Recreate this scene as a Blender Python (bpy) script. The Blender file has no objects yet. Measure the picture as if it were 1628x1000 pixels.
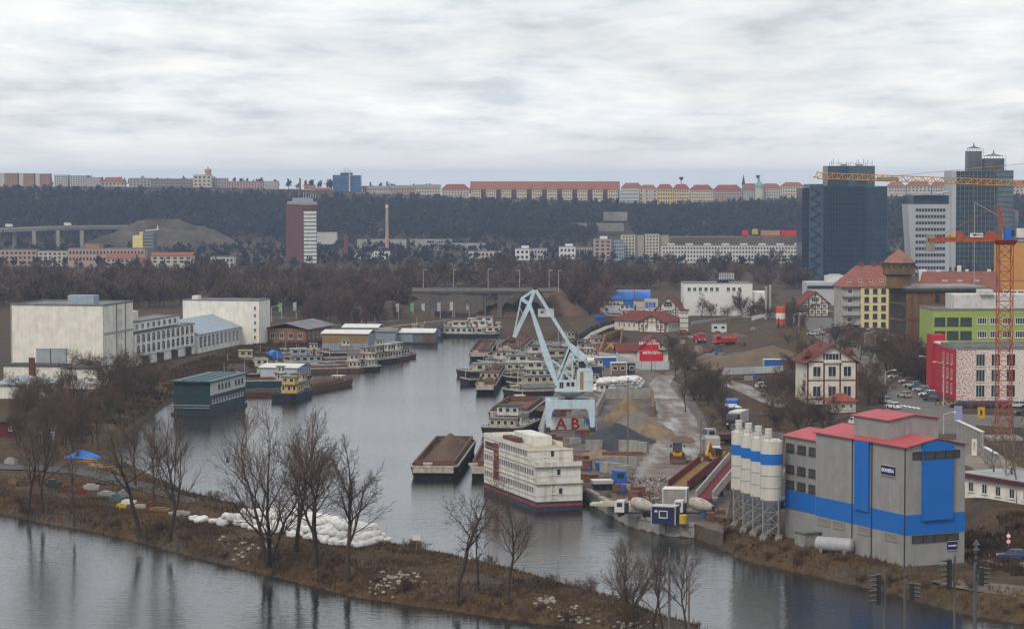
import bpy, bmesh, math, random
import numpy as np
from mathutils import Vector, Matrix, noise as mnoise
R = math.radians
rng = random.Random(7)
sc = bpy.context.scene
COL = sc.collection

# ------------------------------------------------------------------ camera
F, HC, CX, CY = 4000.0, 52.0, 814.0, 500.0          # focal length and centre in photograph pixels, eye height in metres
PIT = math.atan(210 / F)
cp, sp = math.cos(PIT), math.sin(PIT)
cam = bpy.data.cameras.new('camera')
cam.sensor_width = 36.0
cam.lens = F / 1628 * 36.0
cam.clip_start, cam.clip_end = 1.0, 12000.0
cam_o = bpy.data.objects.new('camera', cam)
cam_o.location = (0, 0, HC)
cam_o.rotation_euler = (math.pi / 2 - PIT, 0, 0)
COL.objects.link(cam_o)
sc.camera = cam_o

# ------------------------------------------------------------------ sky, sun, exposure
SUN_EL, SUN_ROT = R(44), R(208)
wd = bpy.data.worlds.new('World'); sc.world = wd; wd.use_nodes = True
nt = wd.node_tree; N = nt.nodes; L = nt.links; N.clear()
def wn(t, **k):
    n = N.new(t)
    for a, b in k.items(): setattr(n, a, b)
    return n
out = wn('ShaderNodeOutputWorld'); bg = wn('ShaderNodeBackground'); bg.inputs[1].default_value = 0.119
sky = wn('ShaderNodeTexSky', sky_type='NISHITA', sun_disc=False, sun_elevation=SUN_EL, sun_rotation=SUN_ROT)
tc = wn('ShaderNodeTexCoord'); sx = wn('ShaderNodeSeparateXYZ'); L.new(tc.outputs['Generated'], sx.inputs[0])
def math_n(op, a, b=None, cl=False):
    n = wn('ShaderNodeMath', operation=op, use_clamp=cl)
    for i, v in enumerate((a, b)):
        if v is None: continue
        if isinstance(v, (int, float)): n.inputs[i].default_value = v
        else: L.new(v, n.inputs[i])
    return n.outputs[0]
zc = math_n('MAXIMUM', sx.outputs[2], 0.0)
zd = math_n('ADD', zc, 0.13)
u = math_n('DIVIDE', sx.outputs[0], zd); v = math_n('DIVIDE', sx.outputs[1], zd)
cmb = wn('ShaderNodeCombineXYZ'); L.new(u, cmb.inputs[0]); L.new(v, cmb.inputs[1])
n1 = wn('ShaderNodeTexNoise'); n1.inputs['Scale'].default_value = 2.3; n1.inputs['Detail'].default_value = 9; n1.inputs['Roughness'].default_value = 0.6; n1.inputs['Distortion'].default_value = 0.15
mp = wn('ShaderNodeMapping'); mp.inputs['Scale'].default_value = (1.35, 1.0, 1.0); mp.inputs['Location'].default_value = (3.7, 1.2, 0)
L.new(cmb.outputs[0], mp.inputs[0]); L.new(mp.outputs[0], n1.inputs['Vector'])
r1 = wn('ShaderNodeValToRGB')
e = r1.color_ramp.elements
e[0].position, e[0].color = 0.34, (4.7, 5.0, 5.4, 1)
e[1].position, e[1].color = 0.62, (7.35, 7.35, 7.3, 1)
m_ = e.new(0.46); m_.color = (6.1, 6.3, 6.55, 1)
L.new(n1.outputs['Fac'], r1.inputs[0])
n2 = wn('ShaderNodeTexNoise'); n2.inputs['Scale'].default_value = 1.0; n2.inputs['Detail'].default_value = 4
L.new(mp.outputs[0], n2.inputs['Vector'])
r2 = wn('ShaderNodeMapRange'); r2.inputs[1].default_value = 0.35; r2.inputs[2].default_value = 0.65; r2.inputs[3].default_value = 0.88; r2.inputs[4].default_value = 1.08
L.new(n2.outputs['Fac'], r2.inputs[0])
mul = wn('ShaderNodeMix', data_type='RGBA', blend_type='MULTIPLY'); mul.inputs[0].default_value = 1
L.new(r1.outputs[0], mul.inputs[6]); L.new(r2.outputs[0], mul.inputs[7])
# thin bright gap under the cloud deck, all round the horizon
hz = wn('ShaderNodeMapRange', interpolation_type='SMOOTHSTEP'); hz.inputs[1].default_value = 0.004; hz.inputs[2].default_value = 0.022; hz.inputs[3].default_value = 0.75; hz.inputs[4].default_value = 0.0
L.new(zc, hz.inputs[0])
mh = wn('ShaderNodeMix', data_type='RGBA'); L.new(hz.outputs[0], mh.inputs[0]); L.new(mul.outputs[2], mh.inputs[6]); mh.inputs[7].default_value = (7.3, 7.2, 6.95, 1)
ms = wn('ShaderNodeMix', data_type='RGBA'); ms.inputs[0].default_value = 0.92
L.new(sky.outputs[0], ms.inputs[6]); L.new(mh.outputs[2], ms.inputs[7])
L.new(ms.outputs[2], bg.inputs[0]); L.new(bg.outputs[0], out.inputs[0])
sun = bpy.data.lights.new('sun', 'SUN'); sun.energy = 1.5; sun.angle = R(16); sun.color = (1, .90, .78)
sun_o = bpy.data.objects.new('sun', sun); COL.objects.link(sun_o)
sun_o.rotation_euler = (math.pi / 2 - SUN_EL, 0, math.pi - SUN_ROT)      # the brightest part of the cloud lies behind the camera
sc.view_settings.view_transform = 'Standard'; sc.view_settings.look = 'None'
sc.view_settings.exposure = 0.24; sc.view_settings.gamma = 1.0; sc.view_settings.use_curve_mapping = False
sc.render.engine = 'CYCLES'
cy = sc.cycles
cy.max_bounces = 5; cy.diffuse_bounces = 2; cy.glossy_bounces = 3; cy.transmission_bounces = 3; cy.volume_bounces = 0
cy.use_denoising = True; cy.use_adaptive_sampling = True; cy.adaptive_threshold = 0.015
sc.render.film_transparent = False
cy.pixel_filter_type = 'BLACKMAN_HARRIS'; cy.filter_width = 1.35

# ------------------------------------------------------------------ helpers
def ray(px, py):
    dx, dy = px - CX, CY - py
    return dx, F * cp + dy * sp, -F * sp + dy * cp
def G(px, py, z=0.0):                     # point of the level z seen at a pixel of the photograph
    d = ray(px, py); t = (z - HC) / d[2]
    return Vector((d[0] * t, d[1] * t, z))
def AT(px, py, Y):                        # point at ground distance Y
    d = ray(px, py); t = Y / d[1]
    return Vector((d[0] * t, Y, HC + d[2] * t))
def smooth(a, b, x):
    t = np.clip((x - a) / (b - a), 0, 1); return t * t * (3 - 2 * t)
ZL = 2.0
XL_Y = [0, 300, 336, 350, 420, 480, 560, 700, 900, 2000]
XL_X = [110, 82, 68.4, 62.9, 60, 58, 60, 66, 82, 190]
def terrace(x, y):
    return 3.0 * smooth(0, 9, x - np.interp(y, XL_Y, XL_X)) * (1 - smooth(1000, 1200, y))
ZT_P = [-1200, 0, 300, 530, 745, 900, 1050, 1250, 1628, 3000]
ZT_Z = [48, 48, 47, 44, 37, 35, 31, 36, 40, 42]
def hill(x, y):
    px = CX + F * x / np.maximum(y, 1)
    return (np.interp(px, ZT_P, ZT_Z) - ZL) * smooth(1930, 2480, y)
def zt(x, y):
    return float(ZL + terrace(x, y) + hill(x, y))
def GP(px, py):                           # point of the land seen at a pixel
    z = ZL
    for _ in range(12):
        p = G(px, py, z); z = zt(p.x, p.y)
    p = G(px, py, z); return p
def pxm(p):                               # photograph pixels per metre at a point
    return F / (p.y * cp + (HC - p.z) * sp)
def along(C, d, px):                      # how far from C in direction d until the photograph column px
    k = (px - CX) / F
    den = d[0] - k * (d[1] * cp)
    return (k * (C.y * cp + (HC - C.z) * sp) - C.x) / den
def height(C, py):                        # height over C of the photograph row py
    return AT(CX, py, C.y).z - C.z

ORD = ['first', 'second', 'third', 'fourth', 'fifth', 'sixth', 'seventh', 'eighth', 'ninth', 'tenth', 'eleventh', 'twelfth', 'thirteenth', 'fourteenth', 'fifteenth', 'sixteenth', 'seventeenth', 'eighteenth']
def ordinals(L_):                          # things of a row told apart by their place from the left
    for i, o in enumerate(sorted(L_, key=lambda o: o.location.x / o.location.y)): o['label'] = o['label'] + ', ' + ORD[i] + ' from the left'

# ---- materials
MATS = {}
def M(name, col, rough=.8, var=.18, scale=.6, bump=0.0, streak=0.0, metal=0.0, spec=.3, rnd=0.0, col2=None, thr=(.4, .65), scol=(.09, .065, .05)):
    if name in MATS: return MATS[name]
    m = bpy.data.materials.new(name); m.use_nodes = True; MATS[name] = m
    t = m.node_tree; n = t.nodes; l = t.links
    b = n['Principled BSDF']
    b.inputs['Roughness'].default_value = rough; b.inputs['Metallic'].default_value = metal
    b.inputs['Specular IOR Level'].default_value = spec
    tcn = n.new('ShaderNodeTexCoord'); co = tcn.outputs['Object']
    no = n.new('ShaderNodeTexNoise'); no.inputs['Scale'].default_value = scale; no.inputs['Detail'].default_value = 7; no.inputs['Roughness'].default_value = .65
    l.new(co, no.inputs['Vector'])
    mr = n.new('ShaderNodeMapRange'); mr.inputs[1].default_value = thr[0] - (0 if col2 else .1); mr.inputs[2].default_value = thr[1]
    l.new(no.outputs['Fac'], mr.inputs[0])
    mx = n.new('ShaderNodeMix'); mx.data_type = 'RGBA'
    l.new(mr.outputs[0], mx.inputs[0])
    mx.inputs[6].default_value = (*[c * (1 - var) for c in col], 1)
    mx.inputs[7].default_value = (*(col2 if col2 else [min(1, c * (1 + var)) for c in col]), 1)
    last = mx.outputs[2]
    if streak:
        mp = n.new('ShaderNodeMapping'); mp.inputs['Scale'].default_value = (1.1, 1.1, .10); l.new(co, mp.inputs[0])
        n2 = n.new('ShaderNodeTexNoise'); n2.inputs['Scale'].default_value = 1.0; n2.inputs['Detail'].default_value = 6; l.new(mp.outputs[0], n2.inputs['Vector'])
        m2 = n.new('ShaderNodeMapRange'); m2.inputs[1].default_value = .48; m2.inputs[2].default_value = .75; m2.inputs[4].default_value = streak; l.new(n2.outputs['Fac'], m2.inputs[0])
        x2 = n.new('ShaderNodeMix'); x2.data_type = 'RGBA'; l.new(m2.outputs[0], x2.inputs[0]); l.new(last, x2.inputs[6]); x2.inputs[7].default_value = (*scol, 1)
        last = x2.outputs[2]
    if rnd:
        oi = n.new('ShaderNodeObjectInfo'); m3 = n.new('ShaderNodeMapRange'); m3.inputs[3].default_value = 1 - rnd; m3.inputs[4].default_value = 1 + rnd; l.new(oi.outputs['Random'], m3.inputs[0])
        x3 = n.new('ShaderNodeMix'); x3.data_type = 'RGBA'; x3.blend_type = 'MULTIPLY'; x3.inputs[0].default_value = 1; l.new(last, x3.inputs[6]); l.new(m3.outputs[0], x3.inputs[7])
        last = x3.outputs[2]
    l.new(last, b.inputs['Base Color'])
    if bump:
        bn = n.new('ShaderNodeTexNoise'); bn.inputs['Scale'].default_value = scale * 5; bn.inputs['Detail'].default_value = 5; l.new(co, bn.inputs['Vector'])
        bp = n.new('ShaderNodeBump'); bp.inputs['Strength'].default_value = bump; bp.inputs['Distance'].default_value = .15; l.new(bn.outputs['Fac'], bp.inputs['Height']); l.new(bp.outputs[0], b.inputs['Normal'])
    return m
def corrugate(m, axis=0, pitch=.3, strength=.5):     # sheet-metal ribs on a material, along one axis of the object
    t = m.node_tree; n = t.nodes; l = t.links
    tcn = n.new('ShaderNodeTexCoord'); wv = n.new('ShaderNodeTexWave'); wv.bands_direction = 'XYZ'[axis]
    wv.inputs['Scale'].default_value = 2 * math.pi / pitch / 20 ; l.new(tcn.outputs['Object'], wv.inputs['Vector'])
    bp = n.new('ShaderNodeBump'); bp.inputs['Strength'].default_value = strength; bp.inputs['Distance'].default_value = .06
    l.new(wv.outputs['Fac'], bp.inputs['Height']); l.new(bp.outputs[0], n['Principled BSDF'].inputs['Normal'])
    return m

# ---- mesh building
class MB:
    def __init__(s): s.v = []; s.f = []; s.mi = []; s.k = 0
    def quad(s, *p):
        i = len(s.v); s.v += [tuple(q) for q in p]; s.f.append(tuple(range(i, i + len(p)))); s.mi.append(s.k); return s
    def box(s, x0, x1, y0, y1, z0, z1):
        i = len(s.v)
        s.v += [(x0, y0, z0), (x1, y0, z0), (x1, y1, z0), (x0, y1, z0), (x0, y0, z1), (x1, y0, z1), (x1, y1, z1), (x0, y1, z1)]
        for f in ((0, 3, 2, 1), (4, 5, 6, 7), (0, 1, 5, 4), (1, 2, 6, 5), (2, 3, 7, 6), (3, 0, 4, 7)):
            s.f.append(tuple(i + a for a in f)); s.mi.append(s.k)
        return s
    def prism(s, poly, z0, z1, top=None):          # poly of (x, y); top: another outline for the upper ring
        i = len(s.v); n = len(poly); top = top or poly
        s.v += [(p[0], p[1], z0) for p in poly] + [(p[0], p[1], z1) for p in top]
        s.f.append(tuple(i + a for a in reversed(range(n)))); s.f.append(tuple(i + n + a for a in range(n))); s.mi += [s.k, s.k]
        for a in range(n):
            b = (a + 1) % n; s.f.append((i + a, i + b, i + n + b, i + n + a)); s.mi.append(s.k)
        return s
    def xprism(s, poly, y0, y1):                   # poly of (x, z) swept along y
        i = len(s.v); n = len(poly)
        s.v += [(p[0], y0, p[1]) for p in poly] + [(p[0], y1, p[1]) for p in poly]
        s.f.append(tuple(i + a for a in range(n))); s.f.append(tuple(i + n + a for a in reversed(range(n)))); s.mi += [s.k, s.k]
        for a in range(n):
            b = (a + 1) % n; s.f.append((i + b, i + a, i + n + a, i + n + b)); s.mi.append(s.k)
        return s
    def tube(s, p, q, r0, r1=None, n=8, cap=True):
        p, q = Vector(p), Vector(q); r1 = r0 if r1 is None else r1
        d = (q - p)
        if d.length < 1e-6: return s
        d.normalize(); a = d.orthogonal().normalized(); b = d.cross(a)
        i = len(s.v)
        for c, r in ((p, r0), (q, r1)):
            for k in range(n):
                t = 2 * math.pi * (k + .5) / n; w = c + a * (math.cos(t) * r) + b * (math.sin(t) * r); s.v.append(tuple(w))
        for k in range(n):
            j = (k + 1) % n; s.f.append((i + k, i + j, i + n + j, i + n + k)); s.mi.append(s.k)
        if cap:
            s.f.append(tuple(i + a for a in reversed(range(n)))); s.f.append(tuple(i + n + a for a in range(n))); s.mi += [s.k, s.k]
        return s
    def bar(s, p, q, w, h=None, w1=None, h1=None):  # square bar between two points (w sideways, h upright)
        p, q = Vector(p), Vector(q); h = h or w; w1 = w1 or w; h1 = h1 or h
        d = (q - p)
        if d.length < 1e-6: return s
        d.normalize(); up = Vector((0, 0, 1)) if abs(d.z) < .98 else Vector((0, 1, 0))
        a = d.cross(up).normalized(); b = a.cross(d)
        i = len(s.v)
        for c, ww, hh in ((p, w, h), (q, w1, h1)):
            for sa, sb in ((-1, -1), (1, -1), (1, 1), (-1, 1)): s.v.append(tuple(c + a * (sa * ww / 2) + b * (sb * hh / 2)))
        for f in ((3, 2, 1, 0), (4, 5, 6, 7), (0, 1, 5, 4), (1, 2, 6, 5), (2, 3, 7, 6), (3, 0, 4, 7)):
            s.f.append(tuple(i + a for a in f)); s.mi.append(s.k)
        return s
    def lathe(s, prof, n=16, c=(0, 0, 0)):          # prof of (radius, z)
        i = len(s.v)
        for r, z in prof:
            for k in range(n):
                t = 2 * math.pi * k / n; s.v.append((c[0] + r * math.cos(t), c[1] + r * math.sin(t), c[2] + z))
        for m in range(len(prof) - 1):
            for k in range(n):
                j = (k + 1) % n; s.f.append((i + m * n + k, i + m * n + j, i + (m + 1) * n + j, i + (m + 1) * n + k)); s.mi.append(s.k)
        s.f.append(tuple(i + a for a in reversed(range(n)))); s.f.append(tuple(i + (len(prof) - 1) * n + a for a in range(n))); s.mi += [s.k, s.k]
        return s
    def mesh(s, name, mats, smooth_=False):
        me = bpy.data.meshes.new(name); me.from_pydata(s.v, [], s.f)
        for m in (mats if isinstance(mats, (list, tuple)) else [mats]): me.materials.append(m)
        if any(s.mi): me.polygons.foreach_set('material_index', s.mi)
        if smooth_: me.polygons.foreach_set('use_smooth', [True] * len(s.f))
        me.update(); return me
def link(name, data, parent=None, loc=None, rz=None):
    o = bpy.data.objects.new(name, data); COL.objects.link(o)
    if parent is not None: o.parent = parent
    if loc is not None: o.location = loc
    if rz is not None: o.rotation_euler = (0, 0, rz)
    return o
def tag(o, label, cat, group=None):
    o['label'] = label; o['category'] = cat
    if group: o['group'] = group
    return o
def thing(name, label, cat, loc, rz=0, group=None):
    return tag(link(name, None, None, loc, rz), label, cat, group)
def part(name, mb, mat, parent, label=None, stuff=False, smooth_=False):
    o = link(name, mb.mesh(name, mat, smooth_), parent)
    if label: o['label'] = label
    if stuff: o['kind'] = 'stuff'
    return o
def single(name, mb, mat, label, cat, loc, rz=0, group=None, smooth_=False):
    return tag(link(name, mb.mesh(name, mat, smooth_), None, loc, rz), label, cat, group)
def struct(name, me, mat=None):
    if mat: me.materials.append(mat)
    o = link(name, me); o['kind'] = 'structure'; return o
def copy_tree(o, parent=None):
    c = o.copy(); COL.objects.link(c)
    if parent is not None: c.parent = parent
    for ch in o.children: copy_tree(ch, c)
    return c
def big_mesh(name, V, Fq, mats, mi=None, smooth_=False):     # numpy arrays, faces all of one size
    V = np.asarray(V, dtype=np.float32); Fq = np.asarray(Fq, dtype=np.int32)
    me = bpy.data.meshes.new(name); k = Fq.shape[1]
    me.vertices.add(len(V)); me.vertices.foreach_set('co', V.ravel())
    me.loops.add(Fq.size); me.loops.foreach_set('vertex_index', Fq.ravel())
    me.polygons.add(len(Fq)); me.polygons.foreach_set('loop_start', np.arange(0, Fq.size, k, dtype=np.int32))
    me.polygons.foreach_set('loop_total', np.full(len(Fq), k, dtype=np.int32))
    for m in mats: me.materials.append(m)
    if mi is not None: me.polygons.foreach_set('material_index', np.asarray(mi, dtype=np.int32))
    if smooth_: me.polygons.foreach_set('use_smooth', np.ones(len(Fq), dtype=bool))
    me.update(calc_edges=True); return me
_txt = {}
def text_part(name, s, size, mat, parent, loc, rot, depth=.02, label=None):
    cu = bpy.data.curves.new('lettering', 'FONT'); cu.body = s; cu.size = size; cu.extrude = depth; cu.offset = size * .02
    cu.align_x = 'CENTER'; cu.align_y = 'CENTER'
    to = bpy.data.objects.new('tmp', cu); COL.objects.link(to)
    bpy.context.view_layer.update()
    me = bpy.data.meshes.new_from_object(to.evaluated_get(bpy.context.evaluated_depsgraph_get()))
    bpy.data.objects.remove(to); me.materials.clear(); me.materials.append(mat)
    o = link(name, me, parent, loc); o.rotation_euler = rot
    if label: o['label'] = label
    return o

# ---- colours
white_wall = M('white_wall', (.70, .675, .62), .85, .2, .45, streak=.4, scol=(.3, .26, .21))
glass = M('glass', (.025, .032, .04), .12, .3, .5, spec=.6)
frame_w = M('frame_white', (.6, .6, .58), .6)
concrete = M('concrete', (.26, .25, .23), .9, .2, .8, streak=.35, bump=.1)
dark_metal = M('dark_metal', (.03, .032, .035), .5)
grey_metal = M('grey_metal', (.28, .29, .3), .45, metal=.3)
rust = M('rust', (.10, .045, .028), .85, .35, 1.2)
wood = M('wood', (.17, .11, .06), .85, .3, 1.5)
red_tile = M('red_tile', (.22, .055, .035), .85, .25, .8, bump=.15)
orange_tile = M('orange_tile', (.23, .085, .05), .85, .25, .6)
brick_m = M('brick_wall', (.17, .07, .05), .9, .2, .8)
tyre_m = M('tyre', (.012, .012, .012), .8)
blue_p = M('blue_paint', (.02, .13, .42), .5, .12, .6)
white_p = M('white_paint', (.65, .65, .62), .5, .1, .8, streak=.2)
navy_p = M('navy_paint', (.018, .022, .075), .5)
red_p = M('red_paint', (.48, .018, .02), .5, .15)
sand_m = M('sand', (.185, .128, .076), .95, .35, .45, bump=.9)

# ------------------------------------------------------------------ land and water
def W(*pts): return [G(x, y, z) for x, y, z in pts]
river_edge = [(-500, 755), (-250, 785), (0, 815), (60, 828), (130, 840), (210, 857), (300, 882), (400, 906), (480, 926), (560, 946), (650, 961), (730, 971), (830, 986), (920, 998), (1000, 1012), (1080, 1036)]
tip = [(1125, 1034), (1122, 1010)]
basin_l = [(1070, 980), (1010, 955), (940, 938), (850, 912), (760, 890), (680, 874), (610, 862), (540, 846), (440, 818), (370, 798), (310, 784), (270, 765), (225, 742), (190, 727), (176, 706), (196, 680), (240, 650), (290, 618), (345, 602), (410, 580), (455, 564), (505, 548), (545, 537), (600, 529), (660, 522), (740, 521), (795, 531), (897, 534)]
quay_r = [(905, 541), (900, 570), (893, 600), (884, 632), (869, 665), (862, 690), (860, 720), (870, 758), (902, 784), (934, 797), (965, 816), (1003, 838), (1060, 852), (1105, 855)]
bank_r = [(1140, 866), (1185, 890), (1280, 911), (1400, 938), (1540, 976), (1628, 991), (1900, 1045)]
WP = [G(x, y, 0) for x, y in river_edge] + [G(x, y, 0) for x, y in tip] + [G(x, y, 1.2) for x, y in basin_l] + [G(x, y, 0) for x, y in quay_r + bank_r]
WP += [Vector((190, 205, 0)), Vector((-260, 205, 0)), Vector((-260, 420, 0))]
wp = np.array([(p.x, p.y) for p in WP])
def land_dist(P):                                     # > 0 on land, < 0 in the water
    P = np.asarray(P, dtype=float); a = wp; b = np.roll(wp, -1, 0)
    best = np.full(len(P), 1e9); ins = np.zeros(len(P), bool)
    for (ax, ay), (bx, by) in zip(a, b):
        dx, dy = bx - ax, by - ay
        t = np.clip(((P[:, 0] - ax) * dx + (P[:, 1] - ay) * dy) / (dx * dx + dy * dy + 1e-9), 0, 1)
        d = np.hypot(P[:, 0] - ax - t * dx, P[:, 1] - ay - t * dy); best = np.minimum(best, d)
        c = ((ay > P[:, 1]) != (by > P[:, 1]))
        with np.errstate(divide='ignore', invalid='ignore'):
            xi = (bx - ax) * (P[:, 1] - ay) / (by - ay if by != ay else 1e-9) + ax
        ins ^= c & (P[:, 0] < xi)
    return np.where(ins, -best, best)
def axis(segs):
    o = []
    for a, b, st in segs: o += list(np.arange(a, b, st))
    return np.array(o)
gx = np.concatenate([-np.geomspace(190, 1700, 42)[::-1], np.arange(-188, 190, 1.3), np.geomspace(190, 1700, 42)])
gy = np.concatenate([np.array([-60, -20, 20, 60, 100, 130, 160, 180]), np.arange(200, 270, 5), np.arange(270, 560, 1.3), np.arange(560, 1150, 3.0), np.arange(1150, 2560, 12), np.geomspace(2560, 9000, 24)])
XX, YY = np.meshgrid(gx, gy); P2 = np.stack([XX.ravel(), YY.ravel()], 1)
near = (P2[:, 1] < 1120) & (np.abs(P2[:, 0]) < 420)
LD = np.full(len(P2), 500.0); LD[near] = land_dist(P2[near])
Zb = ZL + terrace(P2[:, 0], P2[:, 1]) + hill(P2[:, 0], P2[:, 1])
nz = np.array([mnoise.noise((x * .16, y * .16, 0)) + .6 * mnoise.noise((x * .5, y * .5, 3)) if (a and y < 560) else 0. for (x, y), a in zip(P2, near)])
pen = ((P2[:, 0] < 28) & (P2[:, 1] < 430) & (P2[:, 1] < 345 + 1e3 * (P2[:, 0] < 5))).astype(float)
shore_w = np.where(P2[:, 1] < 430, 4.2, 3.0)
Zw = -1.6 + (Zb + 1.6) * smooth(-1.2, 1, LD / shore_w)
Zg = np.where(LD > 0, Zw + .28 * nz * smooth(1, 7, LD) * pen, np.minimum(Zw, -.02 - .3 * np.clip(-LD, 0, 6)))
Zg = np.where((P2[:, 1] > 2560), Zg - (P2[:, 1] - 2560) * .012, Zg)
Zg = np.where((P2[:, 1] < 200), np.clip(36 - .21 * P2[:, 1], -1, 36) , Zg)     # the near hillside the camera looks down from
ny, nx = XX.shape
ii = (np.arange(ny - 1)[:, None] * nx + np.arange(nx - 1)[None, :]).ravel()
gf = np.stack([ii, ii + 1, ii + nx + 1, ii + nx], 1)

def ground_material():
    m = bpy.data.materials.new('ground'); m.use_nodes = True; t = m.node_tree; n = t.nodes; l = t.links; b = n['Principled BSDF']
    b.inputs['Roughness'].default_value = .95; b.inputs['Specular IOR Level'].default_value = .15
    tcn = n.new('ShaderNodeTexCoord'); co = tcn.outputs['Object']
    def nz(scale, det=7, ro=.65):
        a = n.new('ShaderNodeTexNoise'); a.inputs['Scale'].default_value = scale; a.inputs['Detail'].default_value = det; a.inputs['Roughness'].default_value = ro; l.new(co, a.inputs['Vector']); return a.outputs['Fac']
    def ramp(f, st):
        r = n.new('ShaderNodeValToRGB'); e = r.color_ramp.elements
        while len(e) < len(st): e.new(.5)
        for q, (p, c) in zip(e, st): q.position = p; q.color = (*c, 1)
        l.new(f, r.inputs[0]); return r.outputs[0]
    grass = ramp(nz(.35), [(.3, (.030, .020, .012)), (.45, (.068, .043, .022)), (.58, (.10, .064, .03)), (.72, (.045, .044, .018))])
    dirt = ramp(nz(.12), [(.32, (.035, .026, .02)), (.5, (.065, .047, .035)), (.64, (.10, .08, .062)), (.76, (.17, .145, .12))])
    mr = n.new('ShaderNodeMapRange'); mr.inputs[1].default_value = .48; mr.inputs[2].default_value = .6; l.new(nz(.05, 5), mr.inputs[0])
    mx = n.new('ShaderNodeMix'); mx.data_type = 'RGBA'; l.new(mr.outputs[0], mx.inputs[0]); l.new(grass, mx.inputs[6]); l.new(dirt, mx.inputs[7])
    fine = ramp(nz(2.2, 4), [(.3, (.6, .6, .6)), (.7, (1.25, 1.25, 1.25))])
    mm = n.new('ShaderNodeMix'); mm.data_type = 'RGBA'; mm.blend_type = 'MULTIPLY'; mm.inputs[0].default_value = 1; l.new(mx.outputs[2], mm.inputs[6]); l.new(fine, mm.inputs[7])
    l.new(mm.outputs[2], b.inputs['Base Color'])
    bp = n.new('ShaderNodeBump'); bp.inputs['Strength'].default_value = .6; bp.inputs['Distance'].default_value = .3; l.new(nz(1.6), bp.inputs['Height']); l.new(bp.outputs[0], b.inputs['Normal'])
    return m
gmat = ground_material()
struct('ground', big_mesh('ground', np.stack([P2[:, 0], P2[:, 1], Zg], 1), gf, [gmat], smooth_=True))

def water_material():
    m = bpy.data.materials.new('water'); m.use_nodes = True; t = m.node_tree; n = t.nodes; l = t.links; b = n['Principled BSDF']
    b.inputs['Base Color'].default_value = (.014, .016, .015, 1); b.inputs['Roughness'].default_value = .07; b.inputs['IOR'].default_value = 1.33
    tcn = n.new('ShaderNodeTexCoord'); co = tcn.outputs['Object']
    def nz(scale, sxy, det):
        mp = n.new('ShaderNodeMapping'); mp.inputs['Scale'].default_value = sxy; mp.inputs['Rotation'].default_value = (0, 0, .18); l.new(co, mp.inputs[0])
        a = n.new('ShaderNodeTexNoise'); a.inputs['Scale'].default_value = scale; a.inputs['Detail'].default_value = det; l.new(mp.outputs[0], a.inputs['Vector']); return a.outputs['Fac']
    big = nz(.03, (1, 1, 1), 3)
    mr = n.new('ShaderNodeMapRange'); mr.inputs[1].default_value = .4; mr.inputs[2].default_value = .62; mr.inputs[3].default_value = .22; mr.inputs[4].default_value = .75; l.new(big, mr.inputs[0])
    b1 = n.new('ShaderNodeBump'); b1.inputs['Distance'].default_value = .12; l.new(mr.outputs[0], b1.inputs['Strength']); l.new(nz(.7, (.35, 1, 1), 4), b1.inputs['Height'])
    b2 = n.new('ShaderNodeBump'); b2.inputs['Distance'].default_value = .06; b2.inputs['Strength'].default_value = .5; l.new(nz(3.0, (.4, 1, 1), 3), b2.inputs['Height']); l.new(b1.outputs[0], b2.inputs['Normal'])
    l.new(b2.outputs[0], b.inputs['Normal'])
    return m
wm = bpy.data.meshes.new('water'); wm.from_pydata([(-420, 150, 0), (420, 150, 0), (420, 1000, 0), (-420, 1000, 0)], [], [(0, 1, 2, 3)])
struct('water', wm, water_material())

def strip(name, pts, w, mat, dz=.03, seg=3.0, lat=4):          # road or lane draped over the land; pts world, w width or list of widths
    P = [Vector((p[0], p[1])) for p in pts]; ws = w if isinstance(w, (list, tuple)) else [w] * len(P)
    Q = []
    for i in range(len(P) - 1):
        n = max(1, int((P[i + 1] - P[i]).length / seg))
        for k in range(n): t = k / n; Q.append((P[i].lerp(P[i + 1], t), ws[i] * (1 - t) + ws[i + 1] * t))
    Q.append((P[-1], ws[-1])); V = []; Fc = []
    for i, (p, ww) in enumerate(Q):
        d = (Q[min(i + 1, len(Q) - 1)][0] - Q[max(i - 1, 0)][0]).normalized(); nn = Vector((d.y, -d.x))
        j = .94 + .12 * mnoise.noise((p.x * .3, p.y * .3, 0))
        for k in range(lat + 1):
            q = p + nn * (ww * j * (k / lat - .5)); V.append((q.x, q.y, zt(q.x, q.y) + dz))
    for i in range(len(Q) - 1):
        for k in range(lat): a = i * (lat + 1) + k; Fc.append((a, a + 1, a + lat + 2, a + lat + 1))
    me = bpy.data.meshes.new(name); me.from_pydata(V, [], Fc); return struct(name, me, mat)
# ------------------------------------------------------------------ quays, yards, roads
def mud_material(name, base, wet):
    m = M(name, base, .9, .6, .3, bump=.5)
    t = m.node_tree; n = t.nodes; l = t.links; b = n['Principled BSDF']
    tcn = n.new('ShaderNodeTexCoord'); mp = n.new('ShaderNodeMapping'); mp.inputs['Scale'].default_value = (1.0, .16, 1); l.new(tcn.outputs['Object'], mp.inputs[0])
    a = n.new('ShaderNodeTexNoise'); a.inputs['Scale'].default_value = .35; a.inputs['Detail'].default_value = 6; l.new(mp.outputs[0], a.inputs['Vector'])
    r = n.new('ShaderNodeMapRange'); r.inputs[1].default_value = .56 - wet; r.inputs[2].default_value = .86 - wet; r.inputs[3].default_value = .8; r.inputs[4].default_value = .16; l.new(a.outputs['Fac'], r.inputs[0]); l.new(r.outputs[0], b.inputs['Roughness'])
    b.inputs['Specular IOR Level'].default_value = .5
    return m
mud = mud_material('wet_mud', (.125, .095, .072), .2)
dirt_m = mud_material('yard_dirt', (.085, .062, .046), .0)
asphalt = M('asphalt', (.12, .108, .095), .85, .22, .25, bump=.1)
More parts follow.
